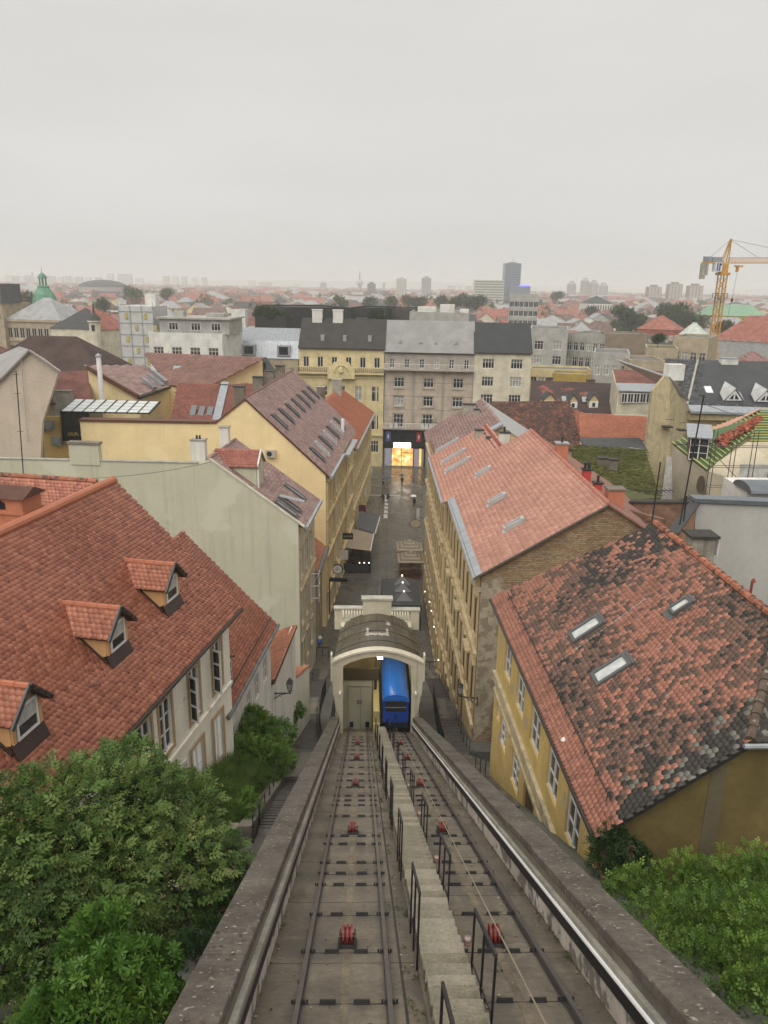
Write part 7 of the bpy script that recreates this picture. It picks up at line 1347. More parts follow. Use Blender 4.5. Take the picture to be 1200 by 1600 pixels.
lr, W, H = block('long_red_roof_house', 'long house with clean red hipped roof and red upper wall left of the crane', 'building', (995, 514, 330), (1062, 516, 322), 16, flatm('red_wall', (.30, .09, .06)), ('hip', 5.5, M_RED), wins=[(2.0, 2.2, 1.6, 8, 'f')])
block('red_attic_house', 'red tiled roof with two white dormers right of the crane foot', 'building', (1112, 531, 260), (1290, 540, 240), 18, W_GREY, ('hip', 8.0, M_RED))
gp = thing('glass_pyramid', 'pale glass pyramid roof on a drum left of the crane', 'glass roof', (A(1083, 525, 300).x, 300, -3)); zb_ = A(1083, 523, 300).z+3; p = MB(); p.lathe([(5.2, 0), (5.2, zb_)], (0, 0, 0), 8); p.build('drum', W_TAN, gp); p = MB(); p.lathe([(5.4, zb_), (3, zb_+2.3), (.9, zb_+4.2), (.9, zb_+4.6)], (0, 0, 0), 8); p.build('glass_cone', flatm('pale_green_glass', (.48, .52, .46)), gp)
th = thing('green_roof_theatre', 'yellow theatre with big green copper roofs at the far right', 'theatre', (A(1155, 500, 560).x, 560, -3)); z1 = A(1155, 494, 560).z+3; z2_ = A(1155, 477, 560).z+3
p = MB(); p.box(-17, 0, 0, 17, 30, z1); p.box(-22, -24, 0, 26, 0, A(1155, 512, 545).z+3); p.box(-3, -26, 0, 5, -20, A(1155, 505, 545).z+3); p.build('wall', flatm('theatre_yellow', (.55, .40, .10)), th)
p = MB(); p.add([(-19, -1, z1), (19, -1, z1), (19, 31, z1), (-19, 31, z1), (-12, 8, z2_), (12, 8, z2_), (12, 22, z2_), (-12, 22, z2_)], [(3, 2, 1, 0), (0, 1, 5, 4), (1, 2, 6, 5), (2, 3, 7, 6), (3, 0, 4, 7), (4, 5, 6, 7)]); zz = A(1155, 512, 545).z+3; p.add([(-23, -25, zz), (27, -25, zz), (27, 0, zz), (-23, 0, zz), (-10, -12, zz+5.5), (14, -12, zz+5.5)], [(0, 1, 5, 4), (1, 2, 5), (2, 3, 4, 5), (3, 0, 4)]); p.build('copper_roof', flatm('theatre_copper', (.20, .33, .22)), th)
p = MB(); p.lathe([(2.5, 0), (2.6, 1.2), (1.2, 3), (.6, 4.5), (.1, 6)], (1, -22, zz+3.2), 8); p.build('cupola', flatm('lead_grey', (.22, .25, .25)), th); dwin(th, 34, z1, (1.6,), 7, 2.0, 3.0)
mu, W, H = block('dark_roof_museum', 'white museum with a dark green hipped roof in the middle distance', 'building', (918, 474, 700), (957, 475, 700), 25, W_WHITE, ('hip', 6.5, flatm('dark_green_roof', (.045, .06, .055)))); dwin(mu, W, H, (1.5,), 10, 1.0, 3.5)
ar_ = thing('dark_dome_hall', 'wide hall with a low dark domed roof on the left skyline', 'hall', (A(162, 455, 1250).x, 1250, -3)); z1 = A(162, 447.5, 1250).z+3; p = MB(); p.lathe([(36, 0), (36, z1)], (0, 0, 0), 24); p.build('wall', W_GREY, ar_); p = MB(); p.lathe([(37, z1), (34, z1+3), (24, z1+7), (10, z1+9.5), (.5, z1+10)], (0, 0, 0), 24); p.build('dome_roof', M_DARK, ar_)
def tower(name, label, cat, x0, x1, yt, Y, mat, D=None, rows_=0, cols=0, wm=DARKWIN, crown=None, group=None):
    a, b = A(x0, yt, Y), A(x1, yt, Y); W = b.x-a.x; H = a.z+3; t = thing(name, label, cat, (a.x, Y, -3), group=group); D = D or W; p = MB(); p.box(0, 0, 0, W, D, H); p.build('shaft', mat, t)
    if rows_:
        p = MB()
        for i in range(rows_): z = H-1.5-i*3.3; p.box(.4, -.15, z-1.6, W-.4, 0, z) if not cols else [p.box((j+.2)*W/cols, -.15, z-1.6, (j+.8)*W/cols, 0, z) for j in range(cols)]
        p.build('window_band', wm, t, kind='stuff')
    if crown: p = MB(); p.box(W*.25, D*.25, H, W*.75, D*.75, H+crown); p.build('roof_cap', mat, t)
    return t, W, H
BLG = flatm('blue_grey_glass', (.14, .18, .225), rough=.3, spec=.6); t, W, H = tower('skyscraper', 'tall dark blue glass skyscraper standing alone on the skyline', 'skyscraper', 790, 815, 411, 1150, BLG, 20, 18, 0, flatm('dark_blue_glass', (.09, .12, .16), rough=.2), 1.5)
p = MB(); p.box(W*.5, 5, H, W*.5+.5, 5.5, H+9); p.build('antenna', STEEL, t); p = MB(); p.box(6, -10, 0, 36, 0, A(805, 447, 1150).z+3); p.box(8, -10.2, A(805, 452, 1150).z+3, 34, -10, A(805, 449, 1150).z+3); p.build('annex', BLG, t); p = MB(); p.box(20, -10.4, A(805, 447, 1150).z+3.2, 35, -9, A(805, 445, 1150).z+3); p.build('lit_blue_sign', plain('blue_light', (.1, .1, .9), emit=((.12, .14, 1), 1.6)), t)
OFFW = flatm('office_white', (.55, .54, .48)); t, W, H = tower('office_slab', 'white horizontal office slab left of the skyscraper', 'office block', 742, 788, 437, 1050, OFFW, 14, 8, 0, flatm('office_glass', (.20, .20, .17)))
for i, (x0, x1, yt, Y, lab) in enumerate(((620, 635.5, 435, 1500, 'square beige tower block on the skyline above the grey house'), (660, 674, 434, 1500, 'slim pale tower with a dark crown on the skyline above the grey house'), (574, 587, 443, 1700, 'dark square tower block on the skyline right of the mast tower'), (500, 510, 442, 2500, 'faint tower block on the skyline left of the mast tower'), (598, 602, 442, 2600, 'thin faint tower on the skyline between the mast and beige towers'))): tower('tower_block', lab, 'tower block', x0, x1, yt, Y, (OFFW, W_GREY, M_DARK, W_GREY, W_GREY)[i], None, 9, 4, flatm('office_glass', (1, 1, 1)), 3)
for i, (x0, x1, yt, lab) in enumerate(((887, 899.5, 443, 'lowest leftmost of the four round grey towers'), (908, 920.5, 438, 'tallest of the four round grey towers'), (922, 934.5, 441.5, 'third of the four round grey towers'), (936.5, 949.5, 445.5, 'rightmost of the four round grey towers'))):
    a = A((x0+x1)/2, yt, 2100); r_ = (x1-x0)/2*2100/1202; t = thing('round_tower', lab+' on the right skyline', 'tower block', (a.x, 2100, -3), group='round towers on the skyline'); p = MB(); p.lathe([(r_, 0), (r_, a.z+3), (r_*.6, a.z+5), (r_*.6, a.z+9)], (0, 0, 0), 14); p.build('shaft', W_GREY, t)
    p = MB()
    for k in range(10): an = math.pi*(1+(k+.5)/10); p.box(r_*math.cos(an)*1.01-.7, r_*math.sin(an)*1.01-.4, 4, r_*math.cos(an)*1.01+.7, r_*math.sin(an)*1.01+.4, a.z)
    p.build('window_strip', flatm('office_glass', (1, 1, 1)), t, kind='stuff')
for i, (x0, x1, yt, lab) in enumerate(((1014, 1034.5, 448, 'left wide brown tower block'), (1046.5, 1067.5, 443.5, 'middle brown chequered tower block'), (1078, 1099.5, 446, 'right brown chequered tower block'))): tower('tower_block', lab+' of three by the crane', 'tower block', x0, x1, yt, 1650, flatm('brown_tower', (.20, .15, .13)), 18, 11, 4, OFFW, 4)
tv = thing('mast_tower', 'thin radio mast tower on the skyline left of centre', 'tower', (A(562, 450, 2000).x, 2000, -3)); z1 = A(562, 438, 2000).z+3; p = MB(); p.lathe([(5, 0), (5, z1-10), (11, z1-9), (9, z1-3), (6, z1), (3, z1+3)], (0, 0, 0), 10); p.build('shaft', W_GREY, tv); p = MB(); p.lathe([(1.5, z1+3), (1, z1+14), (.3, z1+26)], (0, 0, 0), 6); p.build('antenna', STEEL, tv)
hzx = [(8, 18, 430), (21, 27, 431), (29, 38, 431), (40, 46, 430), (47.5, 49, 425), (55, 62, 431), (66, 73, 430), (76, 84, 431), (90, 97, 432), (101, 108, 431), (112, 118, 433), (121, 127, 432), (133, 140, 433), (148, 156, 433), (166, 175, 427), (183, 204, 428), (210, 222, 434), (254, 263, 431), (268, 277, 431), (283, 290, 432), (299, 306, 433), (315, 322, 433), (388, 398, 438), (404, 424, 441), (460, 468, 443), (700, 712, 446), (716, 722, 446), (728, 738, 447)]
for i, (x0, x1, yt) in enumerate(hzx):
    tower('far_tower', '%s hazy tower block on the %s skyline, counted from the left' % (['first', 'second', 'third', 'fourth', 'fifth', 'sixth', 'seventh', 'eighth', 'ninth', 'tenth', 'eleventh', 'twelfth', 'thirteenth', 'fourteenth', 'fifteenth', 'sixteenth', 'seventeenth', 'eighteenth', 'nineteenth', 'twentieth', 'twenty-first', 'twenty-second', 'twenty-third', 'twenty-fourth', 'twenty-fifth', 'twenty-sixth', 'twenty-seventh', 'twenty-eighth'][i], 'distant'), 'tower block', x0, x1, yt, 3600, (OFFW, W_GREY)[i % 2], 25, group='hazy tower blocks on the horizon')
hl_ = MB(); hp = [(-9000, 60)]+[(-8000+k*900, 20+70*(.5+.5*math.sin(k*.9))*(1 if k > 9 else .6)) for k in range(19)]+[(9000, 90)]
hl_.extr([(x, 9000, z) for x, z in hp]+[(9000, 9000, -3), (-9000, 9000, -3)], (0, 600, 0)); hl_.build('hills', flatm('far_hill', (.08, .10, .07), scale=.002), kind='structure')
# ------------------------------------------------------------------ generic houses: 300 nearest as things, the rest as one mass
RM = [('red', M_RED, .30), ('dark red', M_REDD, .15), ('brown', M_BRN, .19), ('grey', M_GREY, .24), ('dark', M_DARK, .12)]; WMt = [('cream', W_CREAM), ('white', W_WHITE), ('grey', W_GREY), ('ochre', W_OCH), ('tan', W_TAN), ('yellow', W_YEL)]
def pick(): 
    r = rng.random(); a = 0
    for n, m, w_ in RM:
        a += w_
        if r < a: return n, m
    return RM[0][:2]
taken = [(o.location.x, o.location.y) for o in sc.objects if o.parent is None and o.get('category') and o.location.y > 60 and o.location.y < 600]
bounds = []
for o in sc.objects:
    if o.parent is None and o.get('category') in ('building', 'tower', 'theatre', 'glass roof') and o.location.y > 85:
        P = [WM[c.as_pointer()] @ Vector(v) for c in o.children if c.type == 'MESH' and ('wall' in c.name or 'roof' in c.name or c.name.startswith('netting')) for v in c.bound_box]
        if P: bounds.append((min(p.x for p in P)-1.5, max(p.x for p in P)+1.5, min(p.y for p in P)-1.5, max(p.y for p in P)+1.5))
ca, sa = math.cos(R(4)), math.sin(R(4)); cand = []
Yc = 92.0
while Yc < 3400:
    cell = 15 if Yc < 420 else (22 if Yc < 900 else 36); half = Yc*.56+30; x = -half
    while x < half:
        xx, yy = x+rng.uniform(-2, 2), Yc+rng.uniform(-2, 2)-x*.07
        kx, ky = int((x+5000)//(cell*1)), int(Yc//cell)
        if yy > 90 and not (kx % 7 == 3) and rng.random() < (.93 if Yc < 900 else .8): cand.append((math.hypot(xx, yy), xx, yy, cell))
        x += cell
    Yc += cell*1.02
cand.sort(); houses, mass = [], []
def clear(x, y, s):
    if abs(x-3.5-.03*y) < 26 and y < 185: return False
    if -45 < x < 60 and 60 < y < 164: return False
    if abs(y-(147-.07*x)) < 13: return False
    if y < 135 and (x > -45): return x > 62
    return not any(b[0]-s < x < b[1]+s and b[2]-s < y < b[3]+s for b in bounds)
placed = []
for d_, x, y, cell in cand:
    s = cell*.42
    if not clear(x, y, s): continue
    q = (Vector((x, y, 8))-EYE); zz = q.dot(fw); px = 600+FPX*q.dot(rt)/zz; py = 800+FPX*q.dot(dn)/zz
    if not -60 < px < 1260: continue
    # do not hide the modelled landmarks: keep heights low where something stands behind
    h = rng.uniform(9, 15.5) if y < 420 else rng.uniform(8, 15)
    if y < 170: h = rng.uniform(8, 12)
    rn_, rm_ = pick(); wn_, wm_ = rng.choice(WMt); kind = rng.choice(['gx', 'gx', 'hip', 'gy', 'hip', 'flat'])
    rec = dict(x=x, y=y, W=cell*rng.uniform(.72, .95), D=cell*rng.uniform(.65, .9), h=h, rh=rng.uniform(3.0, 5.2)*(cell/15)**.5, rn=rn_, rm=rm_, wn=wn_, wm=wm_, kind=kind, az=4+rng.choice([0, 0, 90, rng.uniform(-12, 12)]), px=px, dist=d_)
    (houses if len(houses) < 296 else mass).append(rec)
def hgeo(mb, r, mw=0, mr=1, M=None):
    W, D, H, rh = r['W']/2, r['D']/2, r['h'], r['rh']; k = r['kind']
    B = [(-W, -D, 0), (W, -D, 0), (W, D, 0), (-W, D, 0), (-W, -D, H), (W, -D, H), (W, D, H), (-W, D, H)]; o = .35
    E = [(-W-o, -D-o, H-.2), (W+o, -D-o, H-.2), (W+o, D+o, H-.2), (-W-o, D+o, H-.2)]; T = (lambda P: [M @ Vector(p) for p in P]) if M else (lambda P: P)
    mb[0].add(T(B), [(0, 1, 5, 4), (1, 2, 6, 5), (2, 3, 7, 6), (3, 0, 4, 7)], mw)
    if k == 'gx': mb[1].add(T(E+[(-W-o, 0, H+rh), (W+o, 0, H+rh)]), [(0, 1, 5, 4), (2, 3, 4, 5)], mr); mb[0].add(T([(-W, -D, H), (-W, D, H), (-W, 0, H+rh-.3), (W, -D, H), (W, D, H), (W, 0, H+rh-.3)]), [(0, 2, 1), (3, 4, 5)], mw)
    elif k == 'gy': mb[1].add(T(E+[(0, -D-o, H+rh), (0, D+o, H+rh)]), [(0, 4, 5, 3), (1, 2, 5, 4)], mr); mb[0].add(T([(-W, -D, H), (W, -D, H), (0, -D, H+rh-.3), (-W, D, H), (W, D, H), (0, D, H+rh-.3)]), [(0, 1, 2), (4, 3, 5)], mw)
    elif k == 'hip': q = min(W, D)*.95; P5 = [(-W+q, -D+q, H+rh), (W-q, -D+q, H+rh), (W-q, D-q, H+rh), (-W+q, D-q, H+rh)]; mb[1].add(T(E+P5), [(0, 1, 5, 4), (1, 2, 6, 5), (2, 3, 7, 6), (3, 0, 4, 7), (4, 5, 6, 7)], mr)
    else: mb[1].add(T([(-W, -D, H), (W, -D, H), (W, D, H), (-W, D, H)]), [(0, 1, 2, 3)], mr); mb[1].add(T([(-W*.3, -D*.2, H), (W*.4, -D*.2, H), (W*.4, D*.5, H), (-W*.3, D*.5, H), (-W*.3, -D*.2, H+2), (W*.4, -D*.2, H+2), (W*.4, D*.5, H+2), (-W*.3, D*.5, H+2)]), [(4, 5, 6, 7), (0, 1, 5, 4), (1, 2, 6, 5), (2, 3, 7, 6), (3, 0, 4, 7)], mr)
REG = [(95, 'by the green dome'), (250, 'near the wrapped tower'), (350, 'behind the white flat block'), (470, 'behind the zinc mansard'), (605, 'behind the ornate house'), (745, 'behind the modernist house'), (835, 'behind the beige house'), (930, 'behind the grey modern house'), (1050, 'left of the crane'), (2000, 'right of the crane')]
RT_ = dict(gx='gabled', gy='front gabled', hip='hipped', flat='flat'); labs = {}
for r in houses:
    reg = next(n for v, n in REG if r['px'] < v); dd = 'close' if r['dist'] < 210 else ('some way' if r['dist'] < 300 else ('well' if r['dist'] < 380 else 'far'))
    r['lab'] = '%s house with %s roof %s %s' % (r['wn'], r['rn']+' '+RT_[r['kind']], dd if dd != 'close' else 'just', reg); labs.setdefault(r['lab'], []).append(r)
ORD = ['leftmost', 'second from left', 'third from left', 'fourth from left', 'fifth from left', 'sixth from left', 'seventh from left', 'eighth from left']
for l_, rs in labs.items():
    rs.sort(key=lambda r: r['px'])
    if len(rs) > 1:
        for i, r in enumerate(rs): r['lab'] = l_+', '+ORD[min(i, 7)]
for r in houses:
    t = thing('town_house', r['lab'], 'house', (r['x'], r['y'], -3), r['az'], 'town houses beyond the tram street'); mw, mr_ = MB(), MB(); hgeo((mw, mr_), r, 0, 0)
    mw.build('wall', r['wm'], t); rf_ = mr_.build('roof', r['rm'], t)
    for k in range(rng.choice([0, 1, 1, 2])):
        x = rng.uniform(-.35, .35)*r['W']; p = MB(); zc_ = r['h']+(r['rh'] if r['kind'] != 'flat' else 2)*.6; p.box(x-.5, -.4, r['h']-.5, x+.5, .4, zc_+rng.uniform(1.2, 2.4)); p.build('chimney', rng.choice([W_WHITE, W_GREY, M_BRN]), rf_)
    # windows on all sides, too small to pick apart
    p = MB(); W, D, H = r['W']/2, r['D']/2, r['h']; n = max(3, int(r['W']/2.6)); nd_ = max(2, int(r['D']/2.8))
    for fl in range(2 if r['dist'] > 300 else 3):
        z = H-1.0-fl*3.5
        for s in (-1, 1):
            for i in range(n): x = -W+(i+.5)*2*W/n; p.box(x-.5, s*D-.04, z-1.7, x+.5, s*D+.04, z)
            for i in range(nd_): y = -D+(i+.5)*2*D/nd_; p.box(s*W-.04, y-.5, z-1.7, s*W+.04, y+.5, z)
    p.build('window_rows', DARKWIN if rng.random() < .7 else BLIND, t, kind='stuff')
    if r['kind'] == 'gx' and r['dist'] < 300 and rng.random() < .5:
        p = MB(); sl_r = r['rh']/(D+.35)
        for i in range(rng.choice([2, 3, 4])): x = -W*.7+i*1.6; y = -D*.45; z = r['h']-.2+(y+D+.35)*sl_r; p.extr([(x, y, z), (x+.8, y, z), (x+.8, y+1, z+sl_r), (x, y+1, z+sl_r)], (0, -.05, .12))
        p.build('skylights', flatm('white_skylight', (1, 1, 1)), rf_, kind='stuff')
mats_ = [W_CREAM, W_WHITE, W_GREY, W_OCH, W_TAN, W_YEL]+[q[1] for q in RM]+[DARKWIN]; mm = MB(); ix = {m.name: i for i, m in enumerate(mats_)}
for r in mass:
    M = Matrix.Translation((r['x'], r['y'], -3)) @ Matrix.Rotation(-R(r['az']), 4, 'Z'); hgeo((mm, mm), r, ix[r['wm'].name], ix[r['rm'].name], M)
    if r['dist'] < 1100:
        W, D, H = r['W']/2, r['D']/2, r['h']; n = 5
        for fl in range(2):
            z = H-1.2-fl*3.6; mm.add([M @ Vector((-W*.9, -D-.05, z-1.5)), M @ Vector((W*.9, -D-.05, z-1.5)), M @ Vector((W*.9, -D-.05, z)), M @ Vector((-W*.9, -D-.05, z))], [(0, 1, 2, 3)], ix[DARKWIN.name]) if rng.random() < .5 else [mm.add([M @ Vector((-W+(i+.3)*2*W/n, -D-.05, z-1.6)), M @ Vector((-W+(i+.65)*2*W/n, -D-.05, z-1.6)), M @ Vector((-W+(i+.65)*2*W/n, -D-.05, z)), M @ Vector((-W+(i+.3)*2*W/n, -D-.05, z))], [(0, 1, 2, 3)], ix[DARKWIN.name]) for i in range(n)]
mm.build('distant_town', mats_, kind='stuff')
# ------------------------------------------------------------------ tower crane
YC = flatm('crane_yellow', (.52, .27, .045), rough=.5, var=.12); cr = thing('tower_crane', 'orange yellow tower crane with lattice mast, white cab and long jib', 'crane', (A(1116, 527, 215).x, 215, -3), -4)
zS = A(1124, 430, 215).z+3; zJ = A(1124, 411, 215).z+3; zT = A(1134, 373, 215).z+3; hw = .85
mb = MB()
for sx in (-1, 1):
    for sy in (-1, 1): mb.bar((sx*hw, sy*hw, 0), (sx*hw, sy*hw, zS), .26)
mb.build('mast_leg', YC, cr, kind='stuff'); mb = MB(); z = 0; f = 1
while z < zS-1.7:
    for a, b in (((-hw, -hw), (hw, -hw)), ((hw, -hw), (hw, hw)), ((hw, hw), (-hw, hw)), ((-hw, hw), (-hw, -hw))):
        a, b = (a, b) if f > 0 else (b, a); mb.bar((*a, z), (*b, z+1.7), .11); mb.bar((*a, z+1.7), (*b, z+1.7), .10)
    z += 1.7; f = -f
mb.build('mast_lattice', YC, cr, kind='stuff')
mb = MB(); mb.box(-1.4, -1.4, zS, 1.4, 1.4, zS+.7); mb.box(-.9, -.9, zS+.7, .9, .9, zJ-.2); mb.build('slewing_unit', YC, cr)
mb = MB(); mb.lathe([(2.2, zS-6), (2.2, zS-5.9)], (0, 0, 0), 4); [mb.bar((2.0*math.cos(a), 2.0*math.sin(a), zS-5.9), (2.0*math.cos(a), 2.0*math.sin(a), zS-4.7), .08) for a in np.linspace(0, 5.5, 8)]; mb.tube([(2.0*math.cos(a), 2.0*math.sin(a), zS-4.7) for a in np.linspace(0, 6.28, 9)], .06, 4); mb.build('platform', STEEL, cr)
mb = MB(); mb.box(-3.1, -1.5, zS+.9, -1.2, .3, zS+3.2); cb_ = mb.build('cab', plain('cab_white', (.7, .7, .68), .4), cr); mb = MB(); mb.box(-2.7, -1.56, zS+1.0, -2.35, -1.5, zS+3.1); mb.box(-2.1, -1.56, zS+1.1, -1.7, -1.5, zS+2.6); mb.build('cab_stripe', plain('cab_blue', (.03, .05, .30), .4), cb_); mb = MB(); mb.box(-2.1, -1.57, zS+2.5, -1.4, -1.5, zS+3.0); mb.build('cab_window', GLASS, cb_)
mb = MB(); mb.bar((0, -.5, zJ), (-6.2, -.5, zJ), .3); mb.bar((0, .5, zJ), (-6.2, .5, zJ), .3); [mb.bar((-x, -.5, zJ), (-x, .5, zJ), .15) for x in range(1, 7)]; mb.build('counter_jib', YC, cr)
mb = MB(); mb.box(-6.3, -.7, zJ-4.2, -5.3, .7, zJ-.2); mb.box(-5.2, -.7, zJ-3.2, -4.6, .7, zJ-.2); mb.build('ballast', CONCL, cr); mb = MB(); mb.box(-5.8, -.6, zJ+.2, -3.9, .6, zJ+1.6); mb.box(-3.7, -.6, zJ+.2, -.9, .6, zJ+1.5); mb.build('winch_house', flatm('winch_grey', (.25, .27, .30)), cr)
mb = MB()
for sx in (-1, 1):
    for sy in (-1, 1): mb.bar((sx*.8+.0, sy*.6, zJ), (1.0+sx*.12, sy*.12, zT), .2)
for k in range(5): f0, f1 = k/5, (k+1)/5; [mb.bar((-.8*(1-f0)+.9*f0, s*.6*(1-f0), zJ+(zT-zJ)*f0), (.8*(1-f1)+1.1*f1, s*.6*(1-f1), zJ+(zT-zJ)*f1), .09) for s in (-1, 1)]
mb.build('tower_head', YC, cr)
mb = MB(); JL = 30
for y in (-.6, .6): mb.bar((1, y, zJ), (JL, y, zJ+.6), .16)
mb.bar((1, 0, zJ+1.4), (JL, 0, zJ+2.0), .16); mb.build('jib_chord', YC, cr); mb = MB()
for k in range(36): x0, x1 = 1+k*(JL-1)/36, 1+(k+1)*(JL-1)/36; z0 = zJ+.6*k/36; [mb.bar((x0, y, z0), ((x0+x1)/2, 0, z0+1.4), .07) or mb.bar(((x0+x1)/2, 0, z0+1.4), (x1, y, z0), .07) for y in (-.6, .6)]
mb.build('jib_lattice', YC, cr, kind='stuff'); mb = MB(); mb.bar((1, 0, zT-.3), (9.5, 0, zJ+1.5), .07); mb.bar((1, 0, zT-.2), (26, 0, zJ+1.9), .07); mb.bar((.8, 0, zT-.3), (-5.5, 0, zJ+.2), .06); mb.build('tie_bar', IRON, cr)
mb = MB(); mb.box(3.2, -.5, zJ-.9, 5.2, .5, zJ-.5); mb.box(3.6, -.3, zJ-2.2, 4.2, .3, zJ-.9); mb.build('trolley', YC, cr); mb = MB(); mb.tube([(4.0, 0, zJ-2), (3.6, 0, zJ-9)], .04, 4); mb.tube([(3.3, 0, zJ-10), (2.9, 0, zJ-17)], .04, 4); mb.build('hoist_rope', IRON, cr); mb = MB(); mb.lathe([(.05, -.9), (.3, -.6), (.35, -.1), (.1, .2)], (3.6, 0, zJ-9.2), 8); mb.build('hook_block', BROWNW, cr)
rsx = thing('steel_roof_frame', 'bare white steel truss frames at the foot of the crane', 'frame', A(1120, 535, 190)); mb = MB()
for k in range(6): a_ = Vector((k*1.6, -k*.8, 0)); mb.bar(a_, a_+Vector((12, -6, -7)), .18); mb.bar(a_+Vector((0, 0, 1)), a_+Vector((12, -6, -6)), .14); [mb.bar(a_+Vector((12, -6, -7))*f+Vector((0, 0, 1)), a_+Vector((12, -6, -7))*(f+.1), .08) for f in np.arange(0, .9, .1)]
mb.build('truss', ZINC, rsx, kind='stuff')
# ================================================================== LIFE IN THE STREET
def person(name_label, x, y, az, coat, legs, stride=.25, umb=None, arm=None, hairc=(.03, .02, .015), bag=None):
    t = thing('person', name_label, 'person', (x, y, -2.985), az)
    V = [(0, 0, .95), (0, 0, 1.15), (0, .01, 1.38), (0, .01, 1.5), (0, .03, 1.62), (0, .03, 1.74)]; Rr = [.15, .13, .15, .06, .095, .07]; Ed = [(0, 1), (1, 2), (2, 3), (3, 4), (4, 5)]
    def ch(pts, root):
        p = root
        for q, r in pts: V.append(q); Rr.append(r); Ed.append((p, len(V)-1)); p = len(V)-1
        return p
    for s in (-1, 1): ch([((s*.10, 0, .88), .10), ((s*.11, s*stride*.5, .5), .065), ((s*.11, s*stride-.05, .08), .045), ((s*.11, s*stride+.13, .04), .04)], 0)
    for s in (-1, 1):
        e = (s*.24, .0, 1.12); h_ = (s*.25, .1-s*stride*.4, .88)
        if umb and s == 1: e = (.24, .10, 1.15); h_ = (.16, .28, 1.25)
        w_ = ch([((s*.19, .01, 1.42), .065), (e, .05), (h_, .035)], 2)
        d = (Vector(h_)-Vector(e)).normalized()*.08
        for k in range(5): V.append((h_[0]+d.x+(k-2)*.016, h_[1]+d.y, h_[2]+d.z+.012*(k % 2))); Rr.append(.011); Ed.append((w_, len(V)-1))
    me = bpy.data.meshes.new('body'); me.from_pydata(V, Ed, []); o = bpy.data.objects.new('body', me); COL.objects.link(o)
    m = o.modifiers.new('skin', 'SKIN'); m.use_smooth_shade = True; o.modifiers.new('sub', 'SUBSURF').levels = 1
    for i, r in enumerate(Rr): me.skin_vertices[0].data[i].radius = (r, r); me.skin_vertices[0].data[i].use_root = (i == 0)
    dg = bpy.context.evaluated_depsgraph_get(); m2 = bpy.data.meshes.new_from_object(o.evaluated_get(dg)); bpy.data.objects.remove(o); m2.name = 'body'
    m2.materials.clear()
    for q in (plain('skin_tone', (.42, .26, .19), .6), plain('coat_%s' % name_label[:14], coat, .7), plain('trousers_%s' % name_label[:14], legs, .7), plain('dark_shoe', (.02, .018, .016), .5)): m2.materials.append(q)
    for p in m2.polygons: z = p.center.z; p.material_index = 0 if z > 1.49 else (1 if z > .86 else (2 if z > .1 else 3))
    b = ob('body', m2, t)
    mb = MB(); mb.lathe([(.10, 1.64), (.112, 1.70), (.10, 1.78), (.05, 1.84)], (0, .01, 0), 10); mb.build('hair', plain('dark_hair', hairc, .6), b, True)
    mb = MB(); mb.extr([(-.015, .12, 1.63), (.015, .12, 1.63), (0, .145, 1.645), (0, .12, 1.68)], (0, .01, 0)); [mb.box(s*.035-.012, .118, 1.675, s*.035+.012, .124, 1.69) for s in (-1, 1)]; mb.build('face', plain('face_dark', (.2, .11, .08)), b)
    if umb:
        u = thing('umbrella', 'open %s umbrella held by the %s' % (umb[1], umb[2]), 'umbrella', (x+.16*math.cos(R(az))+.28*math.sin(R(az)), y+.28*math.cos(R(az))-.16*math.sin(R(az)), -2.985)); mb = MB(); n = 8; c = (0, 0, 2.3)
        for ri, (r, z) in enumerate(((.0, 2.32), (.3, 2.25), (.55, 2.08))): [mb.v.append((r*math.cos(2*math.pi*k/n), r*math.sin(2*math.pi*k/n), z)) for k in range(n)]
        for i in range(2): [(mb.f.append([i*n+k, i*n+(k+1) % n, (i+1)*n+(k+1) % n, (i+1)*n+k]), mb.m.append(0), mb.r.append(.5)) for k in range(n)]
        mb.build('canopy', plain('umbrella_'+umb[1].replace(' ', '_'), umb[0], .5), u); mb = MB(); mb.tube([(0, 0, 1.2), (0, 0, 2.42)], .012, 5); mb.build('shaft', STEEL, u)
    if bag: mb = MB(); mb.box(-.16, -.32, 1.0, .16, -.14, 1.42); g = mb.build('backpack', plain('bag_'+name_label[:8], bag, .6), t)
def st_at(px, py, z=-2.985): p = at(px, py, Z=z); return p.x, p.y
person('walker in dark jacket, left one of the pair heading to the shop', *st_at(598, 785), 5, (.03, .03, .035), (.025, .025, .03)); person('walker in black coat carrying a dark bag, right one of the pair', *st_at(606, 786), 5, (.028, .018, .02), (.02, .02, .02), bag=(.02, .02, .025))
person('walker in mint jacket beside a blue umbrella', *st_at(599, 763), 20, (.30, .45, .40), (.04, .04, .05), bag=(.05, .06, .08)); person('short walker in pinkish coat under the blue umbrella', *st_at(605, 764), 20, (.30, .2, .17), (.25, .17, .14), umb=((.05, .07, .16), 'blue', 'walker in pinkish coat'))
person('person striding under a black umbrella in front of the lit shop', *st_at(628, 759), 175, (.015, .015, .018), (.02, .02, .025), .4, umb=((.03, .035, .06), 'black', 'person striding by the lit shop')); person('person in white trousers under a dark red umbrella at the right kerb', *st_at(646, 762), 190, (.2, .22, .32), (.55, .5, .47), umb=((.18, .06, .06), 'dark red', 'person in white trousers')); person('person under a big white umbrella at the right of the street', *st_at(647, 793), 185, (.03, .03, .04), (.02, .02, .03), umb=((.75, .74, .68), 'white', 'person at the right wall'))
def leftwall(Y): return -2.55+(Y-91.73)*.091
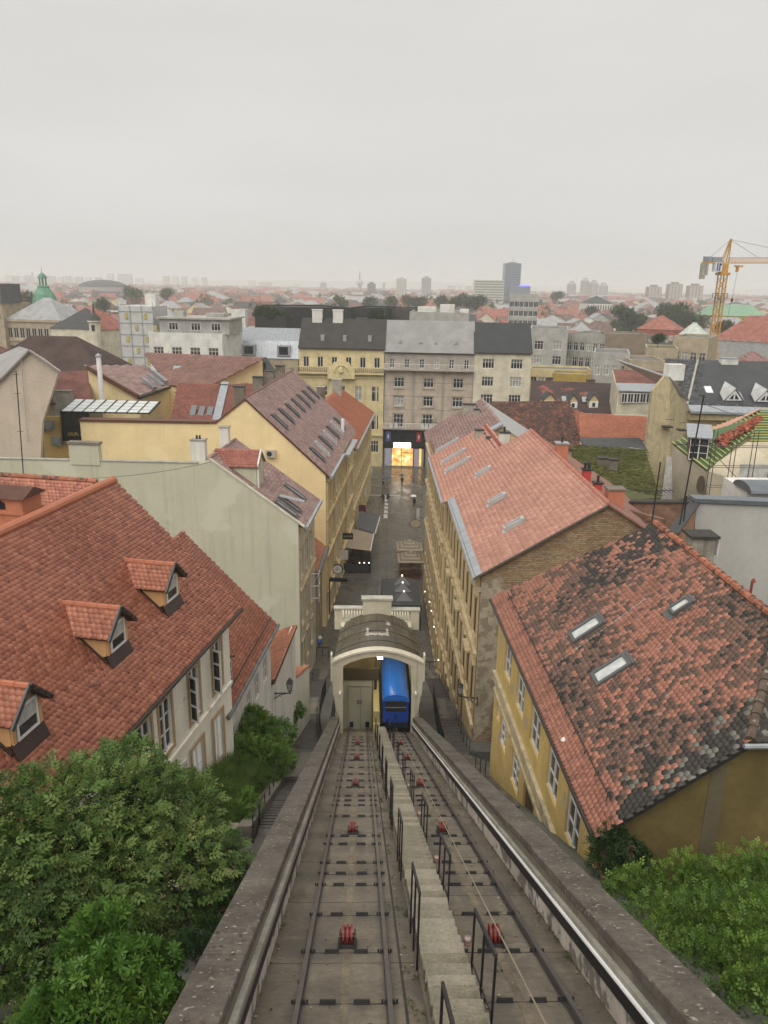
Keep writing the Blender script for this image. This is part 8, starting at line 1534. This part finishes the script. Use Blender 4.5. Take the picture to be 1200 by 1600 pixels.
# cafe on the left under two awnings
def awning(label, px4, zi, zo, mat):
    P = [at(*q, Z=z) for q, z in zip(px4, (zi, zo, zo, zi))]; t = thing('awning', label, 'awning', P[0]); q = [loc_of(t, p) for p in P]; n = 6
    for i in range(n):
        a, b, c, d = q[0].lerp(q[3], i/n), q[1].lerp(q[2], i/n), q[1].lerp(q[2], (i+1)/n), q[0].lerp(q[3], (i+1)/n); mb = MB(); mb.extr([a, b, c, d], (0, 0, -.04)); mb.build('fabric_strip', mat, t)
    mb = MB(); mb.bar(q[1], q[2], .12, .22); mb.build('front_bar', WHITE, t); mb = MB(); mb.bar(q[0], q[1], .05); mb.bar(q[3], q[2], .05); mb.build('folding_arm', STEEL, t)
awning('dark grey cafe awning, the farther of the two on the left', [(562, 799), (594, 807.5), (586, 834), (557, 823)], .5, -.2, plain('grey_awning', (.10, .10, .105), .7, var=.15)); awning('beige cafe awning, the nearer of the two on the left', [(548, 825), (584, 834.5), (579, 861), (538, 856)], .5, -.2, plain('beige_awning', (.34, .27, .19), .7, var=.12))
cf = thing('terrace_enclosure', 'black glazed terrace barrier with planters under the beige awning', 'barrier', (*st_at(537, 895), -2.985)); ex = loc_of(cf, (*st_at(578, 895), -2.985)).x; ey = 9.5
for k in range(3): mb = MB(); mb.box(ex*k/3+.06, 0, .15, ex*(k+1)/3-.06, .04, 1.25); mb.build('dark_panel', GLASS, cf)
mb = MB(); [mb.box(ex*k/3-.05, -.02, 0, ex*k/3+.05, .08, 1.3) for k in range(4)]; mb.box(0, -.02, 1.25, ex, .08, 1.32); mb.box(0, -.02, 0, ex, .08, .15); mb.box(ex, 0, 0, ex+.1, ey, 1.2); mb.build('frame', BLACK, cf)
for k in range(3): mb = MB(); mb.lathe([(.04, 1.32), (.07, 1.39), (.04, 1.45)], (ex*(.6+.18*k), .03, 0), 8); mb.build('lamp', plain('warm_bulb', (1, .9, .7), emit=((1, .85, .6), 3)), cf)
mb = MB(); mb.box(0, .3, 0, .7, .8, .9); mb.build('white_planter', W_WHITE, cf); mb = MB(); mb.box(ex-1, .3, 0, ex-.3, .8, .9); mb.build('white_planter', W_WHITE, cf)
WD = plain('orange_brown_wood', (.16, .075, .03), .5, var=.3); WDL = plain('light_table_wood', (.34, .18, .08), .4, var=.2)
def table_set(label, x, y, grp, wood=WDL):
    t = thing('bench_table', label, 'table', (x, y, -2.985), 3, grp); mb = MB(); mb.box(-.7, -.4, .7, .7, .4, .76); mb.build('table_top', wood, t)
    for s in (-1, 1): mb = MB(); mb.box(s*.55-.05, -.3, 0, s*.55+.05, .3, .7); mb.build('leg', WD, t); mb = MB(); mb.box(-.7, s*.75-.15, .42, .7, s*.75+.15, .47); mb.box(-.6, s*.75-.1, 0, -.5, s*.75+.1, .42); mb.box(.5, s*.75-.1, 0, .6, s*.75+.1, .42); mb.build('bench', WD, t)
x0, y0 = st_at(541, 885); 
for k in range(4): table_set('%s dark table under the left awnings' % ['nearest', 'second', 'third', 'farthest'][k], x0+1.0+.3*k, y0+1.5+k*2.6, 'tables under the left awnings', WD)
for k in range(2): x, y = st_at(650, 896-k*13); table_set('%s wooden table of the right terrace, by the facade' % ['nearer', 'farther'][k], x, y, 'tables of the right terrace'); x, y = st_at(633, 897-k*14); table_set('%s wooden table of the right terrace, on the street side' % ['nearer', 'farther'][k], x, y, 'tables of the right terrace')
wd = thing('terrace_deck', 'reddish brown wooden terrace deck right of the street', 'deck', (*st_at(625, 905), -2.985)); xb = loc_of(wd, (*st_at(657, 905), -2.985)).x
for k in range(14): mb = MB(); mb.box(0, k*.75, 0, xb, k*.75+.71, .06); mb.build('deck_board', plain('red_brown_deck', (.12, .05, .025), .4, var=.25), wd)
def striped(label, px, py, w):
    p = at(px, py, Z=.1); t = thing('striped_parasol', label, 'parasol', (p.x, p.y, -2.985), group='striped parasols of the right terrace'); m = (plain('parasol_cream', (.38, .32, .22), .8), plain('parasol_dark', (.20, .165, .115), .8)); n = 7
    for i in range(n):
        mb = MB()
        for a in range(4):
            c0, s0, c1, s1 = [(f(math.pi/4+math.pi/2*b)*w*1.414*.5) for b in (a, a+1) for f in (math.cos, math.sin)]; f0, f1 = i/n, (i+1)/n; z = lambda f: 3.2-1.0*f
            mb.add([(c0*f0, s0*f0, z(f0)), (c0*f1, s0*f1, z(f1)), (c1*f1, s1*f1, z(f1)), (c1*f0, s1*f0, z(f0))], [(0, 1, 2, 3)])
        mb.build('canopy_band', m[i % 2], t)
    mb = MB(); mb.tube([(0, 0, 0), (0, 0, 3.15)], .04, 6); mb.build('pole', STEEL, t)
striped('farther cream and dark striped parasol on the right terrace', 640, 844, 3.4); striped('nearer cream and dark striped parasol on the right terrace', 642, 862, 3.4)
cp = thing('lit_canopy', 'dark flat canopy with three pyramid skylights behind the station', 'canopy', (*[at(598, 903, Z=0)[i] for i in (0, 1)], -2.985)); q = [loc_of(cp, at(*p, Z=0)) for p in ((597, 904), (651, 905), (658, 946), (598, 945))]
DKC = plain('charcoal_canopy', (.045, .046, .05), .5, var=.15); mb = MB(); mb.extr(q, (0, 0, -.12)); mb.build('canopy_roof', DKC, cp)
for p in q: mb = MB(); mb.bar((p.x, p.y, 0), (p.x, p.y, p.z), .1); mb.build('post', BLACK, cp)
for k in range(3):
    c = loc_of(cp, at((628, 629, 631)[k], (909, 920, 934)[k], Z=0)); mb = MB(); w_ = .95; mb.add([(c.x-w_, c.y-w_, c.z), (c.x+w_, c.y-w_, c.z), (c.x+w_, c.y+w_, c.z), (c.x-w_, c.y+w_, c.z), (c.x, c.y, c.z+.75)], [(0, 1, 4), (1, 2, 4), (2, 3, 4), (3, 0, 4)]); mb.build('skylight', plain('grey_skylight', (.12, .12, .13), .35), cp); mb = MB(); mb.lathe([(.07, .72), (.09, .78), (.04, .86)], c, 8); mb.build('lamp', plain('warm_bulb', (1, 1, 1)), cp)
def wall_sign(name, label, px, py, Y, w, h, mat, txt=None, tm=None, cat='sign', ts=.3):
    p = at(px, py, Y=Y); t = thing(name, label, cat, p); mb = MB(); mb.box(-w/2, -.04, -h/2, w/2, .04, h/2); b = mb.build('board', mat, t); mb = MB(); mb.bar((0, 0, h/2), (0, 0, h/2+.15), .05); mb.bar((0, 0, h/2+.15), ((-1 if px < 600 else 1)*(w/2+.6), 0, h/2+.15), .05); mb.build('bracket', IRON, t)
    if txt: text('lettering', txt, ts, tm or WHITE, b, Matrix.Translation((0, -.05, 0)) @ RX, .01)
wall_sign('hanging_sign', 'black hanging sign with pale lettering above the beige awning', 543.5, 838, 91, 1.3, .8, BLACK, 'KAVA', plain('pale_print', (.5, .48, .42)), ts=.42); wall_sign('notice_board', 'pale square notice board on the wall below the black sign', 537.5, 867, 88, 1.0, 1.2, plain('pale_board', (.55, .50, .45)))
wall_sign('maroon_sign', 'maroon hanging sign beyond the grey awning', 565, 794, 112, 1.2, 1.0, plain('maroon_board', (.14, .02, .04)), None)
for i, (x, y, Y) in enumerate(((570.5, 770, 122), (574, 757, 128), (577, 746, 134), (580, 735, 140))): wall_sign('banner', '%s white banner along the far left facade' % ['nearest', 'second', 'third', 'farthest'][i], x, y, Y, .45, 1.5, plain('white_banner', (.62, .62, .60)), cat='banner')
wall_sign('post_sign', 'tall narrow white sign board on the right facade', 653, 808, 103, .4, 2.6, plain('white_banner', (1, 1, 1)))
ck = thing('street_clock', 'round white street clock on the left ochre facade', 'clock', at(527.5, 889, Y=83)); mb = MB(); mb.lathe([(.55, -.12), (.62, -.06), (.62, .06), (.55, .12)], (0, 0, 0), 20); c_ = mb.build('clock_case', BLACK, ck); c_.matrix_local = RX; mb = MB(); mb.lathe([(.5, 0), (.5, .02)], (0, 0, .12), 20); f_ = mb.build('clock_dial', plain('clock_white', (.65, .64, .6), .4), c_)
mb = MB(); mb.bar((0, -.16, 0), (.02, -.16, .34), .05); mb.bar((0, -.16, 0), (-.22, -.16, -.08), .06); mb.build('clock_hands', BLACK, ck); mb = MB(); mb.bar((0, 0, .62), (0, 0, .85), .06); mb.bar((0, 0, .85), (-.9, 0, .85), .06); mb.build('bracket', IRON, ck)
ov = thing('oval_sign', 'cream oval hanging sign on the right facade', 'sign', at(649, 818, Y=100)); mb = MB(); mb.lathe([(.0, -.04), (.85, -.03), (.85, .03), (0, .04)], (0, 0, 0), 20); c_ = mb.build('oval_board', plain('oval_rim', (.12, .09, .05)), ov); c_.matrix_local = RX @ Matrix.Diagonal((1, .75, 1, 1)); mb = MB(); mb.lathe([(.0, .0), (.74, .0), (.74, .02)], (0, 0, .03), 20); mb.build('oval_face', plain('cream_sign', (.5, .44, .32)), c_); mb = MB(); mb.bar((0, 0, .64), (0, 0, .8), .05); mb.bar((0, 0, .8), (1.3, 0, .8), .05); mb.build('bracket', IRON, ov)
gt = thing('black_gate_frame', 'black metal gate frame on the left wall beside the clock', 'gate', at(515, 960, Y=76)); mb = MB(); mb.bar((0, 0, 0), (0, 0, 4.0), .12); mb.bar((0, 0, 4.0), (1.9, 0, 4.0), .35); mb.build('frame', BLACK, gt)
bk = thing('bin_bag', 'blue and white rubbish sack by the left lane barrier', 'rubbish sack', (*st_at(499, 1006), -2.985)); mb = MB(); mb.lathe([(.2, 0), (.32, .2), (.3, .45), (.12, .62)], (0, 0, 0), 9); mb.build('sack', plain('blue_sack', (.04, .13, .42), .4), bk, True); mb = MB(); mb.lathe([(.2, .5), (.26, .65), (.1, .85)], (.05, .1, 0), 8); mb.build('white_bag', W_WHITE, bk)
for i in range(5): p = at((664, 671, 674, 678, 685)[i], (925, 941, 955, 980, 1032)[i], X=(6.9)); t = thing('facade_lamp', '%s small lit lamp low on the brown right facade' % ['farthest', 'second farthest', 'middle', 'second nearest', 'nearest'][i], 'lamp', p, group='small lamps along the right facade'); mb = MB(); mb.lathe([(.03, 0), (.06, .05), (.03, .1)], (0, 0, 0), 8); mb.build('bulb', plain('warm_bulb', (1, 1, 1)), t); mb = MB(); mb.bar((.04, 0, .1), (.25, 0, .15), .04); mb.build('arm', IRON, t)
# ================================================================== PLANTS
def leafm(name, ramp, rough=.5):
    m = mk(name, ramp[0][1], rough, .12, 6, 0, ramp=ramp, spec=.25); nt = m.node_tree; b = nt.nodes['Principled BSDF']; o = nt.nodes['Material Output']
    tr = nt.nodes.new('ShaderNodeBsdfTranslucent'); mx = nt.nodes.new('ShaderNodeMixShader'); mx.inputs[0].default_value = .25; src = b.inputs['Base Color'].links[0].from_socket
    nt.links.new(src, tr.inputs[0]); nt.links.new(b.outputs[0], mx.inputs[1]); nt.links.new(tr.outputs[0], mx.inputs[2]); nt.links.new(mx.outputs[0], o.inputs[0]); return m
def leaf_t(w, l, x=0, y=0, ang=0, fold=.25, wp=.45, lift=0):
    P = np.array([(0, 0, 0), (-w/2, l*wp, fold*w+lift*l*.5), (0, l, -.12*l+lift*l), (w/2, l*wp, fold*w+lift*l), (0, l*.5, lift*l*.4)]); P[3, 2] = P[1, 2]; c, s = math.cos(ang), math.sin(ang); Q = P.copy(); Q[:, 0] = P[:, 0]*c+P[:, 1]*s+x; Q[:, 1] = -P[:, 0]*s+P[:, 1]*c+y; return Q
def sprig(kind, s):
    T = []
    if kind == 'elder':
        for y in (.25, .6, .95):
            for sg in (-1, 1): T.append(leaf_t(.30*s, .62*s, 0, y*s, sg*1.0))
        T.append(leaf_t(.32*s, .7*s, 0, 1.05*s, 0))
    elif kind == 'laurel':
        for k in range(7): T.append(leaf_t(.36*s, (.75+.06*(k*5 % 7))*s, 0, 0, k*.9, .2, .62, .35+.08*(k % 3)))
    elif kind == 'flower':
        for k in range(9): a = k*.7; T.append(leaf_t(.10*s, .12*s, .35*s*math.cos(a)*(.3+.08*k), .35*s*math.sin(a)*(.3+.08*k)+.4*s, a))
    elif kind == 'grass':
        for k in range(4): T.append(leaf_t(.07*s, 1.5*s, (k-1.5)*.08*s, 0, (k-1.5)*.35, .1))
    else:
        for k in range(5): T.append(leaf_t(.36*s, .58*s, 0, .22*k*s, (-1)**k*.9))
    n = len(T); V = np.concatenate(T); F = np.concatenate([np.array([(0, 4, 1), (1, 4, 2), (0, 3, 4), (3, 2, 4)])+5*i for i in range(n)]); return V, [F]
def leaves(parent, lobes, n, kind, s, mat, name='leaves', up=.35, rlo=.45, bias=None, near=0, droop=0., sq=.85):
    vol = np.array([l[1]**2 for l in lobes]); pick = nrg.choice(len(lobes), n, p=vol/vol.sum()); C = np.array([tuple(l[0]) for l in lobes])[pick]; Rl = np.array([l[1] for l in lobes])[pick]
    d = nrg.normal(size=(n, 3)); d /= np.linalg.norm(d, axis=1)[:, None]; rad = Rl*(rlo+(1-rlo)*nrg.random(n)**.5)*(.9+.2*nrg.random(n)); P = C+d*rad[:, None]*np.array([1, 1, sq])
    y = d+nrg.normal(0, .55, (n, 3)); y[:, 2] += up-droop; y /= np.linalg.norm(y, axis=1)[:, None]
    z = d*.6+np.array([0, 0, .8])+nrg.normal(0, .35, (n, 3)); x = np.cross(y, z); x /= np.linalg.norm(x, axis=1)[:, None]; z = np.cross(x, y); sc_ = (.7+.6*nrg.random(n))
    M = np.zeros((n, 4, 4)); M[:, :3, 0] = x*sc_[:, None]; M[:, :3, 1] = y*sc_[:, None]; M[:, :3, 2] = z*sc_[:, None]; M[:, :3, 3] = P; M[:, 3, 3] = 1
    rnd = np.clip(nrg.random(n)*.6+.4*vnoise(P[:, 0]+P[:, 2], P[:, 1], .9, 8), 0, .999); T, F = sprig(kind, s)
    sel = np.zeros(n, bool)
    if near:
        W = np.array(WM[parent.as_pointer()].translation) if parent else 0; cam_d = np.linalg.norm(P+W-np.array(EYE), axis=1); sel[np.argsort(cam_d)[:near]] = True; k = len(T)//5; ms = []
        L5 = leaf_t(.38*s, .95*s, 0, 0, 0, .2, .62, .3); LF = np.array([(0, 4, 1), (1, 4, 2), (0, 3, 4), (3, 2, 4)]); ms = [npmesh('leaf', L5, [LF], [mat], np.full(4, (q+.5)/10)) for q in range(10)]
        cnt = 0
        for i in np.where(sel)[0]:
            for j in range(3):
                if cnt >= 300: break
                ob('leaf', ms[int(rnd[i]*10)], parent, Matrix(M[i].tolist()) @ Matrix.Rotation((j-1)*1.9, 4, 'Z')); cnt += 1
    V, F, rr = scatter(T, F, M[~sel], rnd[~sel]); return ob(name, npmesh(name, V, F, [mat], rr), parent, kind='stuff' if name in ('leaves',) else None)
BARK = mk('grey_brown_bark', (.09, .07, .05), .9, .3, 3, .5, 12)
def limbs(t, base, lobes, r=.12):
    mb = MB(); b = Vector(base); c = sum((Vector(l[0]) for l in lobes), Vector())/len(lobes); fork = b.lerp(c, .45); mb.tube([b, b.lerp(fork, .5)+Vector((.05, 0, 0)), fork], r*1.3, 8, r2=r*.9); mb.build('trunk', BARK, t)
    mb = MB()
    for l in lobes: mb.tube([fork, fork.lerp(Vector(l[0]), .5)+Vector((0, 0, .15)), Vector(l[0])], r*.6, 6, r2=.02)
    mb.build('limbs', BARK, t)
def plant(name, label, cat, base, lobes_px, n, kind, s, mat, near=0, extra=(), r=.1, **k):
    """lobes_px: (px, py, Y, radius)"""
    t = thing(name, label, cat, base); lobes = [(loc_of(t, A(px, py, Y)), rad) for px, py, Y, rad in lobes_px]; limbs(t, (0, 0, 0), lobes, r); leaves(t, lobes, n, kind, s, mat, 'crown', near=near, **k)
    for kd, n2, s2, m2 in extra: leaves(t, lobes, n2, kd, s2, m2, 'flower_clusters', rlo=.95)
    return t
G_EL = leafm('elder_leaf', [(0, (.03, .058, .014)), (.4, (.07, .13, .030)), (.75, (.125, .195, .045)), (1, (.20, .25, .075))], .6); G_FL = leafm('elder_blossom', [(0, (.20, .215, .07)), (1, (.32, .31, .13))], .7); G_LA = leafm('laurel_leaf', [(0, (.04, .10, .016)), (.6, (.085, .175, .028)), (1, (.155, .25, .05))], .35); G_HE = leafm('hedge_leaf', [(0, (.03, .065, .012)), (.45, (.08, .155, .022)), (.8, (.13, .22, .034)), (1, (.23, .32, .06))], .4); G_DK = leafm('ivy_leaf', [(0, (.015, .035, .012)), (1, (.04, .085, .022))], .4); G_GR = leafm('bank_grass', [(0, (.045, .085, .012)), (1, (.10, .16, .03))], .6); G_RD = leafm('reddish_leaf', [(0, (.09, .035, .02)), (1, (.14, .08, .04))], .6); G_FAR = leafm('far_tree_leaf', [(0, (.035, .055, .022)), (.6, (.06, .095, .036)), (1, (.095, .13, .05))], .7)
gz_ = lambda x, y: gz(x, y)
el = plant('elder_tree', 'big bushy elder tree with fading pale flower heads below the dormer house', 'tree', (-5.6, 13.2, gz(-5.6, 13.2)), [(180, 1260, 13.5, 1.25), (90, 1280, 12.5, 1.2), (270, 1270, 14.5, 1.0), (200, 1195, 14.5, .65), (40, 1350, 11.5, 1.2), (150, 1370, 12, 1.3), (270, 1360, 13, 1.15), (330, 1340, 14, .75), (60, 1450, 11, 1.1), (170, 1460, 11.5, 1.1), (300, 1450, 12.5, .85), (350, 1400, 13.5, .5), (-40, 1400, 11, 1.2), (10, 1560, 10, 1.0), (-20, 1290, 12, .9), (120, 1560, 10.2, .9), (230, 1235, 14.8, .7)], 9000, 'elder', .17, G_EL, extra=(('flower', 2000, .27, G_FL),), r=.16, droop=.25)
plant('laurel_shrub', 'bright green glossy broad leaved shrub at the bottom left in front of the elder', 'shrub', (-3.6, 9.3, gz(-3.6, 9.3)-.5), [(160, 1450, 9.6, .45), (190, 1520, 9.0, .55), (130, 1560, 8.6, .55), (240, 1510, 9.4, .4), (230, 1570, 8.6, .45), (90, 1590, 8.4, .5), (150, 1600, 8.2, .5), (255, 1560, 9.2, .35), (130, 1475, 9.4, .35)], 1900, 'laurel', .135, G_LA, near=100, r=.06, up=.6)
plant('bank_bush', 'rounded dense bush between the white wall and the left lane stairs', 'bush', (-4.4, 30, gz(-4.4, 30)), [(405, 1150, 29.5, 1.0), (420, 1185, 28, .95), (385, 1180, 28, .9), (435, 1150, 31, .8), (395, 1130, 30.5, .8), (440, 1190, 29, .6), (400, 1215, 27, .8)], 5200, 'leaf', .16, G_HE, r=.08)
gb_ = [(Vector((-4.3-.25*rng.random(), y, gz(-4.3, y)+.75)), .65) for y in np.arange(20, 28, .55)]+[(Vector((-5.0, y, gz(-5, y)+1.2)), .6) for y in np.arange(19.5, 27, .6)]
o = leaves(None, gb_, 5000, 'grass', .22, G_GR, 'bank_grass', up=1.0, rlo=.1); tag(o, kind='stuff')
plant('bank_shrub', 'low leafy shrub at the foot of the fern bank', 'shrub', (-4.2, 20.4, gz(-4.2, 20.4)), [(372, 1275, 20.5, .5), (360, 1255, 21.5, .5), (385, 1255, 21.5, .45)], 900, 'leaf', .13, G_HE, r=.04)
plant('entry_plant', 'small green plant growing beside the entry steps', 'plant', (-4.1, 41.5, zpath(41.5)), [(450, 1118, 41.5, .6), (462, 1110, 42, .5)], 500, 'leaf', .2, G_HE, r=.04)
plant('reddish_shrub', 'small reddish brown shrub between the elder and the incline wall', 'shrub', (-3.2, 13.6, gz(-3.2, 13.6)), [(335, 1375, 14, .4), (345, 1395, 13.5, .4)], 500, 'leaf', .09, G_RD, r=.03)
plant('wall_side_shrub', 'dark green shrub hanging against the outer side of the incline wall', 'shrub', (-3.0, 11.6, gz(-3, 11.6)), [(355, 1420, 12.5, .5), (330, 1480, 11.5, .55), (365, 1375, 14.2, .45), (300, 1500, 11, .5), (345, 1350, 14.8, .45)], 1500, 'leaf', .11, G_DK, r=.04)
hg = plant('hedge_thicket', 'thick light green shrubbery in the garden right of the incline', 'shrubbery', (7.6, 12.5, gz(7.6, 12.5)), [(1000, 1422, 14, .9), (1060, 1417, 13.8, 1.0), (1130, 1422, 13.5, 1.0), (1190, 1412, 13.5, 1.0), (1040, 1472, 12.2, .95), (1110, 1470, 11.8, 1.0), (1180, 1460, 11.8, 1.0), (1110, 1530, 10.5, .85), (1180, 1540, 10.2, .9), (1240, 1480, 11, 1.0), (1170, 1600, 9.2, .7), (1230, 1590, 9, .8), (990, 1392, 14.8, .55), (1240, 1402, 13.5, 1.0), (1100, 1377, 14.5, .55), (1160, 1372, 14.6, .45), (1205, 1362, 14.5, .5), (1130, 1590, 9.4, .45), (1020, 1480, 11.8, .5)], 9500, 'leaf', .115, G_HE, r=.06, up=.5, rlo=.72)
plant('ivy_patch', 'dark ivy climbing the corner under the mossy roof', 'ivy', (6.6, 16.2, gz(6.6, 16.2)), [(950, 1320, 16.2, .45), (980, 1335, 16.2, .45), (945, 1345, 15.9, .4), (1000, 1345, 16.1, .35), (960, 1300, 16.3, .3), (970, 1355, 15.6, .35)], 1700, 'leaf', .11, G_DK, r=.03)
bs2 = thing('brick_steps', 'short flight of reddish brick steps under the ivy', 'steps', A(945, 1410, 15.0))
for k in range(6): mb = MB(); mb.box(-.1+.06*k, k*.22, k*.11, .75+.06*k, k*.22+.26, k*.11+.1); mb.build('step', flatm('brick_step', (.16, .085, .06), var=.3), bs2)
shoots = [(loc_of(hg, A(px, py, Y)), .45) for px, py, Y in ((960, 1408, 14.4), (1010, 1383, 14.5), (1060, 1368, 14.3), (1085, 1363, 14.6), (1140, 1363, 14.2), (1185, 1348, 14.4), (1030, 1448, 12.6), (1090, 1458, 12.2), (1150, 1458, 12), (1120, 1510, 10.6), (1180, 1520, 10.3), (1160, 1570, 9.5), (1060, 1490, 11.4))]
leaves(hg, shoots, 1300, 'leaf', .13, leafm('fresh_shoot_leaf', [(0, (.10, .19, .025)), (1, (.26, .36, .07))], .4), 'fresh_shoots', up=1.2, rlo=.2, sq=1.3)
# litter and weeds on the incline
V, Q, rr = [], [], []
for k in range(900):
    x = rng.choice([rng.uniform(-1.38, .84), rng.uniform(1.62, 3.3), rng.gauss(-1.36, .05), rng.gauss(3.28, .06), rng.gauss(.74, .05), rng.uniform(-1.9, -1.4), rng.uniform(3.36, 3.88)]); s_ = 2+abs(rng.gauss(0, 16)); z = .912 if (x < -1.4 or x > 3.34) else -.122; a = rng.uniform(0, 6.3); r_ = rng.uniform(.008, .028); i = len(V)
    V += [(x+r_*math.cos(a+t), s_+r_*1.7*math.sin(a+t), z+rng.uniform(0, .012)) for t in (0, 1.6, 3.1, 4.7)]; Q.append((i, i+1, i+2, i+3)); rr.append(rng.random())
M_ = Matrix.Translation((0, 0, 28)) @ ROTS
o = ob('leaf_litter', npmesh('leaf_litter', np.array(V), [np.array(Q)], [mk('leaf_litter', (.2, .15, .08), .8, .1, 5, 0, ramp=[(0, (.035, .03, .02)), (.5, (.14, .105, .05)), (.8, (.26, .22, .14)), (1, (.42, .40, .34))])], np.array(rr)), None, M_, kind='stuff')
wl_ = [(Vector((rng.choice([-1.36, .70, 3.29, .87]), rng.uniform(4, 40)/CA, -.10)), rng.uniform(.02, .06)) for k in range(150)]
o = leaves(None, wl_, 900, 'leaf', .045, leafm('wall_weed', [(0, (.05, .075, .02)), (1, (.12, .15, .045))]), 'weeds', up=.8, rlo=.1); o.matrix_world = M_; tag(o, kind='stuff')
# far trees: a few crowns shared by all copies
def far_crown(seed, tall):
    lob = [(Vector((rng.gauss(0, .32), rng.gauss(0, .32), (.5+.45*rng.random()) if not tall else .25+.75*k/9)), (.38 if not tall else .2)) for k in range(9)]; n = 700
    o = leaves(None, lob, n, 'leaf', .13, G_FAR, 'crown', rlo=.3); me = o.data; bpy.data.objects.remove(o); return me
crowns = [far_crown(i, i == 3) for i in range(4)]; mb = MB(); mb.tube([(0, 0, -.2), (0, 0, .6)], .05, 6, r2=.02); trk_ = mb.mesh('trunk', [BARK])
def far_tree(px, py, Y, h, ci, label):
    p = A(px, py, Y); t = thing('tree', label, 'tree', (p.x, p.y, p.z-h), group='town trees beyond the roofs'); S = Matrix.Diagonal((h*.75, h*.75, h*.78, 1)); ob('crown', crowns[ci], t, S); ob('trunk', trk_, t, S)
FT = [(46, 456, 420, 12, 0, 'tree left of the green dome'), (408, 476, 217, 5, 1, 'left shrub tree on the black terrace'), (425, 480, 214, 4.5, 2, 'middle shrub tree on the black terrace'), (440, 483, 213, 4, 0, 'right shrub tree on the black terrace'), (587, 481, 225, 5, 1, 'small tree beside the black office window'), (530, 459, 620, 13, 3, 'slim dark tree behind the black offices'), (577, 463, 640, 12, 1, 'tree right of the slim dark tree'), (612, 462, 660, 12, 2, 'tree behind the carved gable house'), (640, 461, 640, 13, 0, 'broad tree above the grey block'), (655, 463, 630, 12, 1, 'second broad tree above the grey block'), (690, 461, 650, 12, 2, 'tree above the plant rooms'), (730, 459, 600, 14, 0, 'large tree below the white office slab'), (745, 461, 590, 13, 1, 'second large tree below the white office slab'), (712, 463, 600, 11, 2, 'tree left of the large pair below the office slab'), (205, 447, 700, 14, 0, 'dark tree right of the domed hall'), (260, 450, 800, 14, 1, 'tree far behind the wrapped tower'), (975, 474, 420, 15, 3, 'left dark poplar right of the museum'), (985, 472, 415, 17, 3, 'right dark poplar right of the museum'), (1046, 475, 430, 13, 0, 'dark rounded tree left of the crane'), (1055, 473, 440, 14, 1, 'taller rounded tree left of the crane'), (1070, 486, 400, 10, 2, 'low tree close left of the crane'), (1085, 489, 390, 9, 0, 'low tree at the crane mast'), (1133, 500, 330, 8, 2, 'pale tree right of the crane mast'), (923, 478, 600, 9, 1, 'tree in front of the museum'), (1030, 520, 170, 3, 2, 'shrub tree on a mossy terrace'), (870, 455, 900, 14, 1, 'tree beyond the dark bay block'), (160, 465, 500, 10, 2, 'tree beyond the ornate corner house')]
for a in FT: far_tree(*a)
wm_ = []
for k in range(420):
    Y = rng.uniform(520, 3000); x = rng.uniform(-.56, .56)*Y; s = rng.uniform(5, 9); wm_.append((Vector((x, Y, 9)), s))
o = leaves(None, wm_, 16000, 'leaf', 3.2, G_FAR, 'distant_trees', rlo=.5); tag(o, kind='stuff')
# ================================================================== RAIN HAZE OVER THE TOWN
mb = MB(); mb.box(-17500, -70, -8, 17500, 20500, 84); hz = mb.build('haze', [], kind='stuff')
hm = bpy.data.materials.new('rain_haze'); hm.use_nodes = True; n_ = hm.node_tree.nodes; n_.remove(n_['Principled BSDF']); pv_ = n_.new('ShaderNodeVolumePrincipled'); pv_.inputs['Color'].default_value = (.99, .99, .975, 1); pv_.inputs['Density'].default_value = .00033
hm.node_tree.links.new(pv_.outputs[0], n_['Material Output'].inputs['Volume']); hz.data.materials.append(hm)
